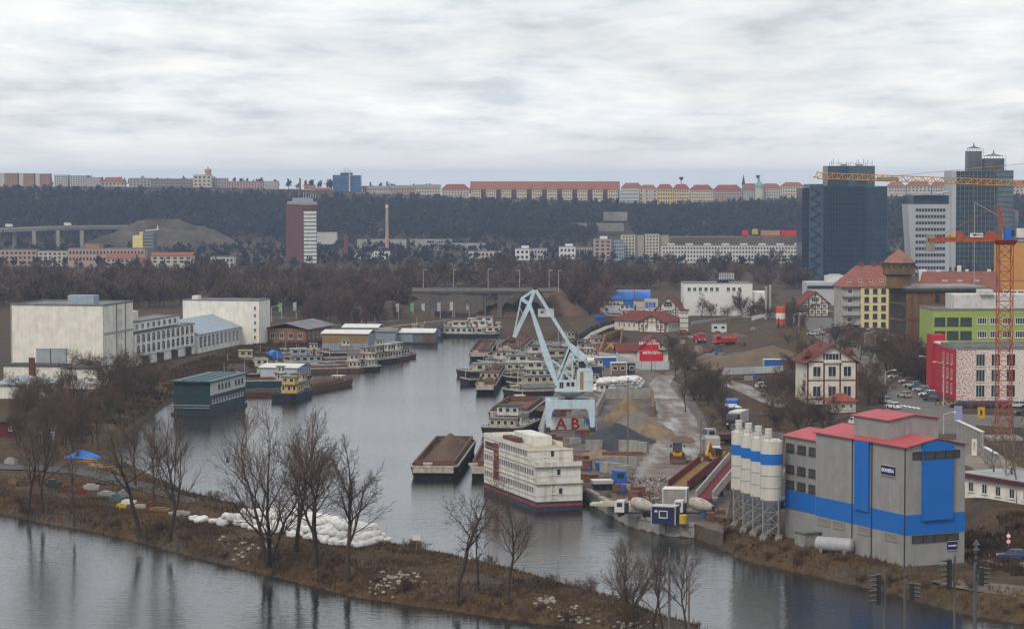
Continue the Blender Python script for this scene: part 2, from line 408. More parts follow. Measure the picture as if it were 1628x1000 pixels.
asphalt_d = M('asphalt_dark', (.065, .06, .056), .8, .25, .25)
paving = M('paving', (.20, .17, .14), .9, .2, .4)
def slab(name, px, z0, z1, mat, zpx=ZL):
    pts = [G(x, y, zpx) if len(p) == 2 else G(x, y, p[2]) for p in px for x, y in [p[:2]]]
    mb = MB(); mb.prism([(p.x, p.y) for p in pts][::-1], z0, z1); return struct(name, mb.mesh(name, mat))
slab('quay', [(x, y, 0) for x, y in [(900, 572), (893, 600), (884, 632), (869, 665), (862, 690), (860, 720), (870, 758), (902, 784), (934, 797), (965, 816), (1003, 838), (1060, 852), (1105, 855)]]
     + [(1150, 848), (1165, 780), (1140, 720), (1118, 660), (1090, 615), (1040, 590), (960, 578)], -1.6, 2.04, [dirt_m])
mb = MB()
qe = [G(x, y, 0) for x, y in [(869, 665), (862, 690), (860, 720), (870, 758), (902, 784), (934, 797), (965, 816), (1003, 838), (1060, 852), (1105, 855)]]
for a, b in zip(qe, qe[1:]):
    a = a.copy(); b = b.copy(); a.z = b.z = 1.95; mb.bar(a, b, .9, .5)
    a.z = b.z = .9; mb.bar(a, b, .55, 1.7)
struct('quay_wall', mb.mesh('quay_wall', concrete))
def strip_px(name, px, w, mat, dz=.06, **k): return strip(name, [GP(x, y) for x, y in px], w, mat, dz, **k)
strip_px('mud_lane', [(1045, 812), (1056, 780), (1068, 740), (1080, 700), (1076, 665), (1062, 635), (1048, 612), (1060, 596)], [11, 13, 12.5, 9.5, 8.5, 6.5, 5.5, 5], mud, .075)
strip_px('site_road', [(1150, 606), (1185, 618), (1215, 632), (1250, 648)], [5, 7, 7, 5], mud, .07)
strip_px('site_road', [(960, 600), (1010, 592), (1060, 596), (1100, 585), (1140, 560)], 6, dirt_m, .065)
strip_px('street', [(1500, 690), (1455, 640), (1415, 600), (1370, 570), (1335, 545), (1308, 525), (1300, 505)], [16, 15, 13, 12, 11, 10, 10], asphalt, .05)
strip_px('street', [(1400, 655), (1500, 664), (1640, 672), (1800, 680)], [12, 20, 24, 24], asphalt, .06)
strip_px('street', [(1510, 700), (1580, 742), (1660, 775)], [10, 9, 9], paving, .04)
strip_px('access_road', [(1500, 889), (1560, 882), (1640, 902), (1760, 930)], [4, 5, 5.5, 5.5], paving, .05)
strip_px('gravel_yard', [(1490, 922), (1540, 930), (1640, 942)], [3, 6, 9], mud_material('gravel_yard', (.12, .095, .07), -.1), .04)
strip_px('river_road', [(420, 524), (560, 516), (700, 503), (800, 499), (880, 497), (960, 500)], 7, asphalt, .06)
strip_px('footpath', [(540, 532), (640, 517), (720, 508), (800, 509)], 2.5, paving, .07)
strip_px('site_track', [(-40, 742), (60, 745), (140, 752), (230, 775), (310, 800)], [7, 7, 6, 5, 3], asphalt_d, .16)
mb = MB(); mk = M('road_marking', (.7, .7, .66), .7)
for k in range(6):
    p = GP(1425 + 7 * k, 644 + 1.1 * k); mb.box(p.x - .25, p.x + .25, p.y - 2, p.y + 2, p.z + .095, p.z + .10)
struct('zebra_crossing', mb.mesh('zebra_crossing', mk))

# ------------------------------------------------------------------ trees
bark = M('bark', (.050, .036, .027), .95, .3, 2.0, bump=.4, rnd=.25)
twig_m = M('twigs', (.084, .056, .038), .95, .25, 1.0, rnd=.3)
twig_r = M('twigs_russet', (.11, .064, .042), .95, .25, 1.0, rnd=.3)
birch_b = M('birch_bark', (.17, .14, .12), .9, .5, 2.5)
def rot_about(v, axis_, a): return Matrix.Rotation(a, 3, axis_) @ v
def grow(seed, H, r0, nch, spread=42, up=.22, bare=.28, lens=.55, stems=1, lean=6, wig=.12, twig=.014, jit=.5, forkH=.0):
    g = random.Random(seed); T = MB(); C = MB()
    def tube_path(mb, pts, rs, n):
        i0 = len(mb.v); prev = None
        for j, (p, r) in enumerate(zip(pts, rs)):
            d = (pts[min(j + 1, len(pts) - 1)] - pts[max(j - 1, 0)]).normalized()
            a = d.orthogonal().normalized() if prev is None else (prev - d * prev.dot(d)).normalized(); prev = a; b = d.cross(a)
            for k in range(n):
                t = 2 * math.pi * k / n; mb.v.append(tuple(p + a * (math.cos(t) * r) + b * (math.sin(t) * r)))
        for j in range(len(pts) - 1):
            for k in range(n):
                q = (k + 1) % n; mb.f.append((i0 + j * n + k, i0 + j * n + q, i0 + (j + 1) * n + q, i0 + (j + 1) * n + k)); mb.mi.append(0)
    def branch(p, d, ln, r, lev):
        ns = (7, 5, 4, 3, 2)[min(lev, 4)]; pts = [p]; dirs = [d]
        for k in range(ns):
            d = (d + Vector((g.gauss(0, wig), g.gauss(0, wig), g.gauss(0, wig) + up * (.35 if lev == 0 else .5) * .5))).normalized()
            p = p + d * (ln / ns); pts.append(p); dirs.append(d)
        rt = max(twig * .6, r * (.35 if lev else .3))
        rs = [r + (rt - r) * (k / ns) ** .9 for k in range(ns + 1)]
        if lev == 0: rs[0] *= 1.45
        tube_path(T if lev < 2 else C, pts, rs, (7, 5, 4, 3, 3)[min(lev, 4)])
        if lev >= len(nch): return
        n = nch[lev]; b0 = bare if lev == 0 else .2
        for k in range(n):
            t = b0 + (1 - b0) * ((k + g.uniform(.1, .9)) / n); s = t * ns; i = min(int(s), ns - 1)
            q = pts[i].lerp(pts[i + 1], s - i); dd = dirs[i + 1]
            ax = rot_about(dd.orthogonal().normalized(), dd, k * 2.4 + g.uniform(-jit, jit) + seed)
            ang = R(spread * g.uniform(.65, 1.25)) * (1.05 - .35 * t)
            nd = rot_about(dd, ax, ang)
            fl = ln * lens * g.uniform(.7, 1.25) * (1.15 - .55 * t)
            branch(q, nd, fl, max(twig, min(rs[i] * .62, r * .55) * (1.1 - .35 * t)), lev + 1)
        # the leader carries on as a fork
        branch(pts[-1], rot_about(dirs[-1], dirs[-1].orthogonal().normalized(), g.uniform(-.3, .3)), ln * lens * .8, rt, lev + 1)
    for s_ in range(stems):
        a = 2 * math.pi * s_ / max(stems, 1) + seed; ln_ = R(lean * (1 if stems == 1 else 2.0) * g.uniform(.5, 1.2))
        d = Vector((math.sin(ln_) * math.cos(a), math.sin(ln_) * math.sin(a), math.cos(ln_)))
        f = 1 if s_ == 0 else g.uniform(.75, .95)
        branch(Vector((math.cos(a) * r0 * .8, math.sin(a) * r0 * .8, -.3)) if stems > 1 else Vector((0, 0, -.3)), d, H * .62 * f, r0 * f, 0)
    # scale to the asked height
    zs = [v[2] for v in T.v + C.v]; k = H / max(zs)
    for mb in (T, C): mb.v = [(x * k, y * k, z * k) for x, y, z in mb.v]
    return T, C
def tree_proto(name, bm, tm, **k):
    T, C = grow(**k); return T.mesh('trunk', bm, True), C.mesh('crown', tm)
TREES = {
    'big':   tree_proto('big', bark, twig_m, seed=3, H=22, r0=.42, nch=(8, 7, 6, 3), spread=40, up=.24, bare=.28, lens=.60, wig=.12, twig=.019),
    'fan':   tree_proto('fan', bark, twig_m, seed=11, H=22, r0=.36, nch=(7, 6, 6, 3), spread=39, up=.26, bare=.2, lens=.60, stems=3, lean=12, wig=.11, twig=.019),
    'slim':  tree_proto('slim', bark, twig_m, seed=21, H=17, r0=.28, nch=(8, 7, 6, 3), spread=43, up=.22, bare=.32, lens=.52, wig=.12, twig=.018),
    'poll':  tree_proto('poll', bark, twig_m, seed=34, H=16, r0=.36, nch=(6, 7, 6, 4), spread=68, up=.12, bare=.5, lens=.52, wig=.10, twig=.018, lean=1.5),
    'multi': tree_proto('multi', bark, twig_m, seed=45, H=14, r0=.22, nch=(7, 6, 5, 4), spread=42, up=.18, bare=.25, lens=.55, stems=4, lean=12, wig=.12, twig=.017),
    'pole':  tree_proto('pole', bark, twig_m, seed=58, H=11, r0=.13, nch=(9, 6, 4), spread=40, up=.2, bare=.3, lens=.38, wig=.09, twig=.018),
    'round': tree_proto('round', bark, twig_r, seed=66, H=14, r0=.26, nch=(9, 7, 6, 5), spread=52, up=.16, bare=.2, lens=.56, wig=.15, twig=.02),
    'broad': tree_proto('broad', bark, twig_m, seed=77, H=13, r0=.26, nch=(8, 7, 6, 5), spread=58, up=.14, bare=.2, lens=.58, stems=2, lean=9, wig=.17, twig=.02),
    'birch': tree_proto('birch', birch_b, twig_r, seed=83, H=16, r0=.16, nch=(12, 7, 6), spread=44, up=.05, bare=.3, lens=.36, wig=.12, twig=.013),
    'bush':  tree_proto('bush', bark, twig_r, seed=92, H=4, r0=.07, nch=(6, 6, 5), spread=40, up=.15, bare=.08, lens=.6, stems=6, lean=13, wig=.15, twig=.013),
    'far1':  tree_proto('far1', bark, twig_m, seed=101, H=16, r0=.3, nch=(12, 9, 9), spread=46, up=.2, bare=.12, lens=.58, wig=.13, twig=.075),
    'far2':  tree_proto('far2', bark, twig_r, seed=112, H=14, r0=.3, nch=(12, 9, 9), spread=55, up=.14, bare=.1, lens=.60, wig=.16, twig=.075),
    'far3':  tree_proto('far3', bark, twig_m, seed=123, H=17, r0=.3, nch=(14, 9, 8), spread=36, up=.28, bare=.1, lens=.5, wig=.12, twig=.075),
}
TH = {'big': 21, 'fan': 21, 'slim': 17, 'poll': 16, 'multi': 14, 'pole': 11, 'round': 14, 'broad': 13, 'birch': 16, 'bush': 4, 'far1': 16, 'far2': 14, 'far3': 17}
def tree(kind, p, h, label, group=None, name='bare_tree', cat='tree', rz=None, sx=1.0):
    t = thing(name, label, cat, p, rng.uniform(0, 6.28) if rz is None else rz, group)
    s = h / TH[kind]; t.scale = (s * sx, s * sx, s)
    link('trunk', TREES[kind][0], t); link('crown', TREES[kind][1], t)
    return t
def tree_px(kind, px, py, ytop, label, **k):
    p = GP(px, py); return tree(kind, p, height(p, ytop), label, **k)
GB = 'bare trees on the grassy spit'
for kind, x, y, yt, lab, kw in [
    ('fan', 426, 893, 622, 'tallest bare tree on the spit, three rising stems, in front of white sacks', dict(rz=.6)),
    ('big', 470, 878, 638, 'bare tree leaning right beside the tallest tree by the white sacks', dict(rz=2.0)),
    ('slim', 500, 898, 650, 'slim bare tree rising from the middle of the white sacks', dict(rz=1.1, sx=1.35)),
    ('slim', 552, 915, 684, 'bare forked tree at the right end of the white sacks', dict(rz=4.0, sx=1.25)),
    ('poll', 725, 945, 735, 'dark pollarded tree with drooping side branches left of the hotel ship', dict(rz=2.4)),
    ('pole', 760, 938, 790, 'thin young tree next to the pollarded tree', dict(rz=.3)),
    ('slim', 806, 952, 760, 'slender leaning bare tree in front of the hotel ship', dict(rz=3.3)),
    ('multi', 1003, 984, 838, 'bushy many-stemmed bare tree near the tip of the spit', dict(rz=.9)),
    ('pole', 1056, 1008, 858, 'thin pale bare tree at the very tip of the spit, left of the last', dict(rz=1.9)),
    ('pole', 1036, 1004, 850, 'thin bare tree just right of the many-stemmed tree', dict(rz=4.9)),
    ('slim', 1093, 1014, 840, 'last bare tree on the tip of the spit, leaning right over the water', dict(rz=5.4, sx=.8)),
    ('big', 68, 812, 630, 'thick dark tree at the far left of the spit', dict(rz=1.4, sx=.9)),
    ('slim', 45, 806, 640, 'leaning dark tree left of the thick dark tree', dict(rz=2.6)),
    ('pole', 118, 832, 700, 'small thin tree on the spit, left of the forked stump tree', dict(rz=.5)),
    ('poll', 222, 850, 650, 'forked tree with cut limbs in the left of the spit', dict(rz=.2)),
    ('big', 268, 858, 635, 'straight tall tree right of the forked cut tree', dict(rz=3.6)),
    ('slim', 245, 800, 650, 'slim tree behind the forked cut tree at the basin edge', dict(rz=4.4)),
    ('slim', 215, 772, 640, 'slim tree beside the water gap left of the teal houseboat', dict(rz=1.0)),
]: tree_px(kind, x, y, yt, lab, group=GB, **kw)
# left shore thicket between the white warehouse and the spit
LT = []
def scatter(n, poly_px, kinds, hr, label, group, name='bare_tree', mind=3.0, cat='tree', seed=1, sxr=(.9, 1.3)):
    g = random.Random(seed); xs = [p[0] for p in poly_px]; ys = [p[1] for p in poly_px]; done = []; tries = 0; made = []
    while len(done) < n and tries < n * 60:
        tries += 1; x, y = g.uniform(min(xs), max(xs)), g.uniform(min(ys), max(ys)); ins = False
        for (ax, ay), (bx, by) in zip(poly_px, poly_px[1:] + poly_px[:1]):
            if (ay > y) != (by > y) and x < (bx - ax) * (y - ay) / (by - ay) + ax: ins = not ins
        if not ins: continue
        p = GP(x, y)
        if any((p - q).length < mind for q in done): continue
        if p.y < 1120 and land_dist([(p.x, p.y)])[0] < 1.5: continue
        done.append(p); made.append(tree(g.choice(kinds), p, g.uniform(*hr), label, group, name, cat, rz=g.uniform(0, 6.28), sx=g.uniform(*sxr)))
    if len(made) <= 16: ordinals(made)
scatter(34, [(60, 632), (200, 620), (285, 625), (248, 662), (200, 690), (178, 712), (172, 732), (110, 728), (60, 700)], ['round', 'broad', 'round', 'slim'], (7, 12), 'russet bare tree in the thicket between the white warehouse and the spit', 'trees of the left shore thicket', seed=4, mind=3.2)
scatter(5, [(100, 600), (200, 597), (200, 612), (120, 618)], ['broad', 'round'], (6, 9), 'bare tree in front of the big white warehouse wall', 'trees before the white warehouse', seed=9)
tree_px('broad', 140, 604, 552, 'dark spreading tree before the white warehouse wall', sx=1.2, rz=.4)
scatter(9, [(0, 650), (50, 640), (60, 700), (0, 720)], ['broad', 'multi', 'slim'], (6, 10), 'bare tree by the red hut at the left edge', 'trees by the red hut', seed=12)
# right side
scatter(15, [(1112, 600), (1150, 590), (1160, 640), (1150, 690), (1112, 690), (1100, 640)], ['round', 'broad'], (5, 8.5), 'dark bare tree in the clump beside the muddy lane', 'clump beside the muddy lane', seed=15, mind=2.5)
scatter(15, [(1225, 640), (1300, 640), (1330, 690), (1300, 700), (1225, 690)], ['round', 'broad'], (6, 10), 'dark bare tree in the clump before the timbered house', 'clump before the timbered house', seed=16, mind=2.6)
scatter(7, [(1345, 600), (1400, 600), (1410, 640), (1380, 652)], ['round', 'broad'], (6, 9), 'bare tree between the timbered house and the street', 'trees between timbered house and street', seed=17, mind=2.6)
scatter(16, [(1398, 590), (1440, 594), (1482, 606), (1494, 624), (1450, 613), (1420, 602)], ['round', 'far2', 'broad'], (9, 13), 'street tree behind the row of parked cars', 'street trees behind the parked cars', seed=18, mind=2)
scatter(10, [(1300, 540), (1360, 540), (1400, 580), (1330, 570)], ['round', 'broad'], (5, 8), 'small bare tree on the slope below the water tower building', 'trees on the street slope', seed=19, mind=3)
for i, (x, y, yt, lab) in enumerate([(1597, 792, 640, 'leaning birch with pale trunk right of the concrete plant'), (1618, 800, 632, 'birch at the right edge behind the low white building'), (1577, 772, 648, 'birch standing left of the leaning birch'), (1640, 790, 640, 'birch just beyond the right edge')]):
    tree_px('birch', x, y, yt, lab, group='birches right of the plant', name='birch_tree', rz=i * 1.7)
for x, y, yt, k, lab in [(1150, 500, 450, 'broad', 'spreading bare tree before the white flat-roofed building'), (1181, 503, 458, 'far1', 'pale rounded bare tree before the white flat-roofed building'), (1115, 503, 462, 'round', 'bare tree right of the big timbered station'), (1090, 655, 585, 'slim', 'pale thin tree on the edge of the muddy lane'),
                         (1072, 602, 565, 'round', 'bare tree right of the red banner house')]:
    tree_px(k, x, y, yt, lab)
scatter(16, [(1125, 498), (1275, 496), (1290, 520), (1262, 530), (1250, 512), (1130, 508)], ['round', 'broad', 'far1'], (4.5, 8), 'small bare tree around the white building and the striped silo', 'trees around the white flat building', seed=51, mind=4)
scatter(14, [(1245, 540), (1290, 560), (1290, 600), (1250, 600)], ['round', 'broad'], (4, 7), 'small bare tree between the spoil heap and the timbered house', 'trees beside the spoil heap', seed=52, mind=3)
scatter(8, [(1070, 560), (1100, 550), (1110, 600), (1085, 620)], ['round', 'broad'], (4, 7), 'small bare tree between the banner house and the lane', 'trees right of the banner house', seed=53, mind=3)
# belts behind the harbour
GBELT = 'bare trees in the belt behind the harbour'
lab = 'tall bare tree in the belt behind the harbour'
scatter(24, [(0, 452), (200, 452), (420, 452), (420, 472), (0, 478)], ['far1', 'far2', 'far3'], (11, 16), 'bare tree behind the white warehouses', 'trees behind the white warehouses', seed=21, mind=5)
scatter(16, [(470, 507), (640, 506), (640, 512), (560, 520), (480, 520)], ['far1', 'far2', 'round'], (7, 11), 'bare tree in front of the left end of the bridge', 'trees before the bridge end', seed=28, mind=4)
scatter(26, [(430, 455), (655, 455), (650, 505), (520, 522), (500, 500), (430, 490)], ['far1', 'far2', 'far3', 'round'], (8, 14), 'bare tree between the river road and the arched bridge', 'trees left of the arched bridge', seed=23, mind=4.5)
scatter(22, [(650, 440), (1270, 432), (1270, 452), (940, 470), (820, 463), (650, 460)], ['far1', 'far2', 'far3'], (10, 16), 'bare tree behind the arched bridge and the blue hall', 'trees behind bridge and blue hall', seed=24, mind=6)
scatter(34, [(872, 466), (955, 466), (952, 502), (890, 500), (872, 490)], ['far1', 'far3', 'far2'], (11, 16), 'tall bare tree right of the crane tip, left of the blue hall', 'trees left of the blue hall', seed=25, mind=4)
# hillside wood: reads as one mass
g = np.random.default_rng(5)
def far_wood(name, n, box, hr, mat, label, seed, keep=None, clamp=False, nb=26, tw=.045):
    g = np.random.default_rng(seed); q = random.Random(seed)
    protos = []
    for s_ in range(3):
        mb = MB(); mb.tube((0, 0, -.02), (0, 0, .55), .022, .012, 3, False)
        for k in range(nb):
            a, el = q.uniform(0, 6.28), q.uniform(.15, 1.45); z0 = q.uniform(.12, .55); ln = q.uniform(.25, .5) * (1.1 - .35 * z0)
            d = Vector((math.cos(a) * math.cos(el) * .85, math.sin(a) * math.cos(el) * .85, math.sin(el))); p0 = Vector((0, 0, z0)); p1 = p0 + d * ln
            sdv = d.orthogonal().normalized(); sdv = rot_about(sdv, d, q.uniform(0, 6)) * tw
            mb.quad(p0, p1 + sdv, p1 + d * .12 - sdv * .3); mb.quad(p0.lerp(p1, .4), p1 - sdv * 2.4 + d * .03, p1 + d * .1 + sdv * 1.2)
        V = np.array(mb.v); tri = []
        for f in mb.f: tri += [f] if len(f) == 3 else [f[:3], (f[0], f[2], f[3])]
        protos.append((V / V[:, 2].max(), np.array(tri)))
    x = g.uniform(box[0], box[1], n); y = g.uniform(box[2], box[3], n)
    if keep is not None: k = keep(x, y); x, y = x[k], y[k]
    z = ZL + terrace(x, y) + hill(x, y); limit = top_limit(x, y) if clamp else None; VV = []; FF = []; o = 0
    for i in range(len(x)):
        V, Fc = protos[i % 3]; h = g.uniform(*hr); a = g.uniform(0, 6.28); h = h if limit is None else max(2.0, min(h, limit[i] - z[i] + (g.uniform(-1, 1.5) if i % 4 else g.uniform(0, 6)))); c, s_ = math.cos(a), math.sin(a); w = h * g.uniform(.8, 1.15)
        VV.append(np.stack([(V[:, 0] * c - V[:, 1] * s_) * w + x[i], (V[:, 0] * s_ + V[:, 1] * c) * w + y[i], V[:, 2] * h + z[i]], 1)); FF.append(Fc + o); o += len(V)
    o_ = link(name, big_mesh(name, np.concatenate(VV), np.concatenate(FF), [mat])); o_['kind'] = 'stuff'; o_['label'] = label; o_['category'] = 'wood'
hill_m = M('hill_twigs', (.034, .032, .034), .95, .25, .01)
hill_g = M('hill_green', (.028, .036, .026), .95, .3, .05)
def top_limit(x, y):
    p = CX + F * x / y
    return HC - (np.interp(p, [0, 300, 530, 745, 985, 1050, 1250, 1628], [301, 304, 312, 318, 323, 327, 320, 312]) - 290) * y / F
def keep_h(x, y):
    p = CX + F * x / y
    return ~((p > 950) & (p < 1010) & (y < 2120)) | (y > 2140)
far_wood('hillside_wood', 6500, (-620, 620, 2010, 2440), (9, 15), hill_m, 'dark bare wood covering the far hillside below the ridge', 3, keep_h, True)
far_wood('ridge_conifers', 300, (-620, 620, 2330, 2445), (9, 15), hill_g, 'dark green trees along the top edge of the far hillside', 8, None, True)
belt_m = M('belt_twigs', (.11, .072, .046), .95, .45, .03, col2=(.155, .105, .068))
def keep_b(x, y):
    p = CX + F * x / y; r = 290 + F * (HC - ZL) / y
    c = np.array([mnoise.noise((a * .02, b * .012, 4)) for a, b in zip(x, y)])
    site = (p > 640) & (r > np.where(p < 870, 487, 462)); right = (p > 1285) & (r > 438)
    return ~site & ~right & (c > -.28) & ~((p > 440) & (p < 520) & (r > 425) & (r < 436)) & (r < np.where(p < 430, 494, 503))
far_wood('far_belt', 1400, (-420, 420, 1225, 1500), (3, 6), belt_m, 'low bare thicket in front of the valley houses', 33, keep_b, False, 80, .016)
far_wood('tree_belt', 3000, (-420, 420, 935, 1225), (7, 12.5), belt_m, 'mass of bare brown trees across the valley floor behind the harbour', 31, keep_b, False, 88, .015)
far_wood('ridge_trees', 420, (-620, 620, 2478, 2570), (5, 12), hill_m, 'scattered bare trees between the buildings on the ridge', 41)
far_wood('valley_scrub', 2600, (-560, 560, 1420, 2010), (3, 8), hill_m, 'low bare scrub on the far valley floor', 10)

# ------------------------------------------------------------------ dry grass and reeds
def tufts(name, cand, hr, wr, mat, label, nb=3, seed=1):
    g = np.random.default_rng(seed); P = cand; n = len(P)
    VV = []; 
    for b in range(nb):
        a = g.uniform(0, 6.28, n); h = g.uniform(hr[0], hr[1], n); w = g.uniform(wr[0], wr[1], n); ln = g.uniform(.1, .6, n) * h
        ox = P + np.stack([g.normal(0, .12, n), g.normal(0, .12, n), np.zeros(n)], 1)
        dx, dy = np.cos(a) * w, np.sin(a) * w
        A = ox + np.stack([-dx, -dy, np.full(n, -.05)], 1); B = ox + np.stack([dx, dy, np.full(n, -.05)], 1); C = ox + np.stack([np.cos(a * 1.7) * ln, np.sin(a * 1.7) * ln, h], 1)
        VV.append(np.stack([A, B, C], 1).reshape(-1, 3))
    V = np.concatenate(VV); o = link(name, big_mesh(name, V, np.arange(len(V)).reshape(-1, 3), [mat])); o['kind'] = 'stuff'; o['label'] = label; o['category'] = 'grass'
def gz(P):                                             # height of the ground mesh at points
    ix = np.clip(np.searchsorted(gx, P[:, 0]) - 1, 0, nx - 2); iy = np.clip(np.searchsorted(gy, P[:, 1]) - 1, 0, ny - 2)
    Z = Zg.reshape(ny, nx); fx = (P[:, 0] - gx[ix]) / (gx[ix + 1] - gx[ix]); fy = (P[:, 1] - gy[iy]) / (gy[iy + 1] - gy[iy])
    return Z[iy, ix] * (1 - fx) * (1 - fy) + Z[iy, ix + 1] * fx * (1 - fy) + Z[iy + 1, ix] * (1 - fx) * fy + Z[iy + 1, ix + 1] * fx * fy
grass_d = M('dry_grass', (.15, .09, .04), .95, .45, .25, col2=(.19, .125, .06))
grass_b = M('brown_grass', (.075, .045, .026), .95, .45, .2, col2=(.13, .08, .04))
def land_points(n, box, lo, hi, seed, clump=None, pxr=None):
    g = np.random.default_rng(seed); P = np.stack([g.uniform(box[0], box[1], n), g.uniform(box[2], box[3], n)], 1)
    d = land_dist(P); k = (d > lo) & (d < hi); P = P[k]
    if pxr: c = CX + F * P[:, 0] / P[:, 1]; P = P[(c > pxr[0]) & (c < pxr[1])]
    if clump: 
        c = np.array([mnoise.noise((x * clump, y * clump, 7)) for x, y in P]); P = P[c > g.uniform(-.5, .25, len(P))]
    return np.concatenate([P, gz(P)[:, None]], 1)
SP = (-90, 26, 286, 425)
tufts('dry_grass', land_points(95000, SP, .6, 40, 1, .12), (.14, .42), (.05, .14), grass_d, 'dry tawny grass growing all over the spit', 2, 1)
tufts('brown_grass', land_points(50000, SP, .2, 9, 2, .2), (.2, .6), (.05, .14), grass_b, 'rank brown grass along the banks of the spit', 2, 2)
tufts('bank_grass', land_points(26000, (28, 110, 270, 372), .2, 8, 3, .2, (1135, 1900)), (.25, .7), (.08, .2), grass_d, 'dry grass on the bank below the concrete plant', 2, 3)
tufts('reeds', land_points(30000, SP, -.4, 1.2, 4, .25), (.7, 1.6), (.04, .09), grass_b, 'brown reeds along the water edge of the spit', 2, 4)
P = land_points(40000, (-110, -25, 520, 800), .3, 18, 5, .1)
tufts('shore_grass', P, (.4, 1.0), (.2, .4), grass_b, 'brown grass on the bank below the white warehouse', 2, 5)
tufts('slope_grass', land_points(16000, (60, 92, 318, 356), -1, 60, 7, .2, (1535, 1800)), (.25, .7), (.08, .2), grass_b, 'dark brown grass on the slope below the low white office', 2, 7)
P = land_points(3500, (-110, -20, 330, 420), 2, 50, 6, .3)
gi = 0
for kk, (bx, lo, hi, n, lab_, grp, hrange) in enumerate([((-90, 26, 286, 425), .3, 3.5, 46, 'russet shrub on the edge of the grassy spit', 'shrubs along the spit', (.8, 2.2)), ((24, 110, 270, 372), .5, 6, 22, 'bare shrub on the bank below the concrete plant', 'shrubs below the concrete plant', (.6, 1.6)), ((-75, -20, 480, 640), .5, 12, 30, 'russet shrub on the left shore behind the boats', 'shrubs of the left shore', (1.2, 3)), ((-40, 30, 1000, 1060), -5, 60, 12, 'bare shrub on the bank below the arched bridge', 'shrubs below the bridge', (1.2, 3)), ((64, 84, 322, 356), -1, 60, 26, 'dark russet shrub on the slope under the low white office', 'shrubs below the low office', (.8, 2.2))]):
    P = land_points(n * 40, bx, lo, hi, 60 + kk, None, (1140, 1900) if kk == 1 else None)[:n]
    for x, y, z in P: tree('bush', (x, y, z - .1), rng.uniform(*hrange), lab_, grp, 'bare_shrub', 'shrub', sx=rng.uniform(1, 1.6))
# ------------------------------------------------------------------ buildings
WM = {}
def window_mesh(w, h, fm, gm, mull=1, trans=0, fr=.09, sill=True, arch=False):
    key = (round(w, 2), round(h, 2), fm.name, gm.name, mull, trans, fr, arch, sill)
    if key in WM: return WM[key]
    mb = MB(); d = .07
    mb.k = 1; mb.box(-w / 2 + .01, w / 2 - .01, -.025, .05, -h / 2 + .01, h / 2 - .01); mb.k = 0
    mb.box(-w / 2, -w / 2 + fr, -d, 0, -h / 2, h / 2); mb.box(w / 2 - fr, w / 2, -d, 0, -h / 2, h / 2)
    mb.box(-w / 2 + fr, w / 2 - fr, -d, 0, -h / 2, -h / 2 + fr); mb.box(-w / 2 + fr, w / 2 - fr, -d, 0, h / 2 - fr, h / 2)
    for k in range(mull): x = -w / 2 + w * (k + 1) / (mull + 1); mb.box(x - fr * .4, x + fr * .4, -d + .01, 0, -h / 2 + fr, h / 2 - fr)
    for k in range(trans): z = -h / 2 + h * (k + 1) / (trans + 1); mb.box(-w / 2 + fr, w / 2 - fr, -d + .015, 0, z - fr * .4, z + fr * .4)
    if sill: mb.box(-w / 2 - .08, w / 2 + .08, -.18, 0, -h / 2 - .09, -h / 2 - .003)
    if arch:
        pts = [(-w / 2, h / 2)] + [(-w / 2 * math.cos(t), h / 2 + .28 * w * math.sin(t)) for t in [math.pi * k / 6 for k in range(1, 6)]] + [(w / 2, h / 2)]
        mb.k = 1; mb.xprism(pts, -.03, .05)
    WM[key] = mb.mesh('window', [fm, gm]); return WM[key]
ROT = {'f': 0.0, 'l': -math.pi / 2, 'r': math.pi / 2, 'b': math.pi}
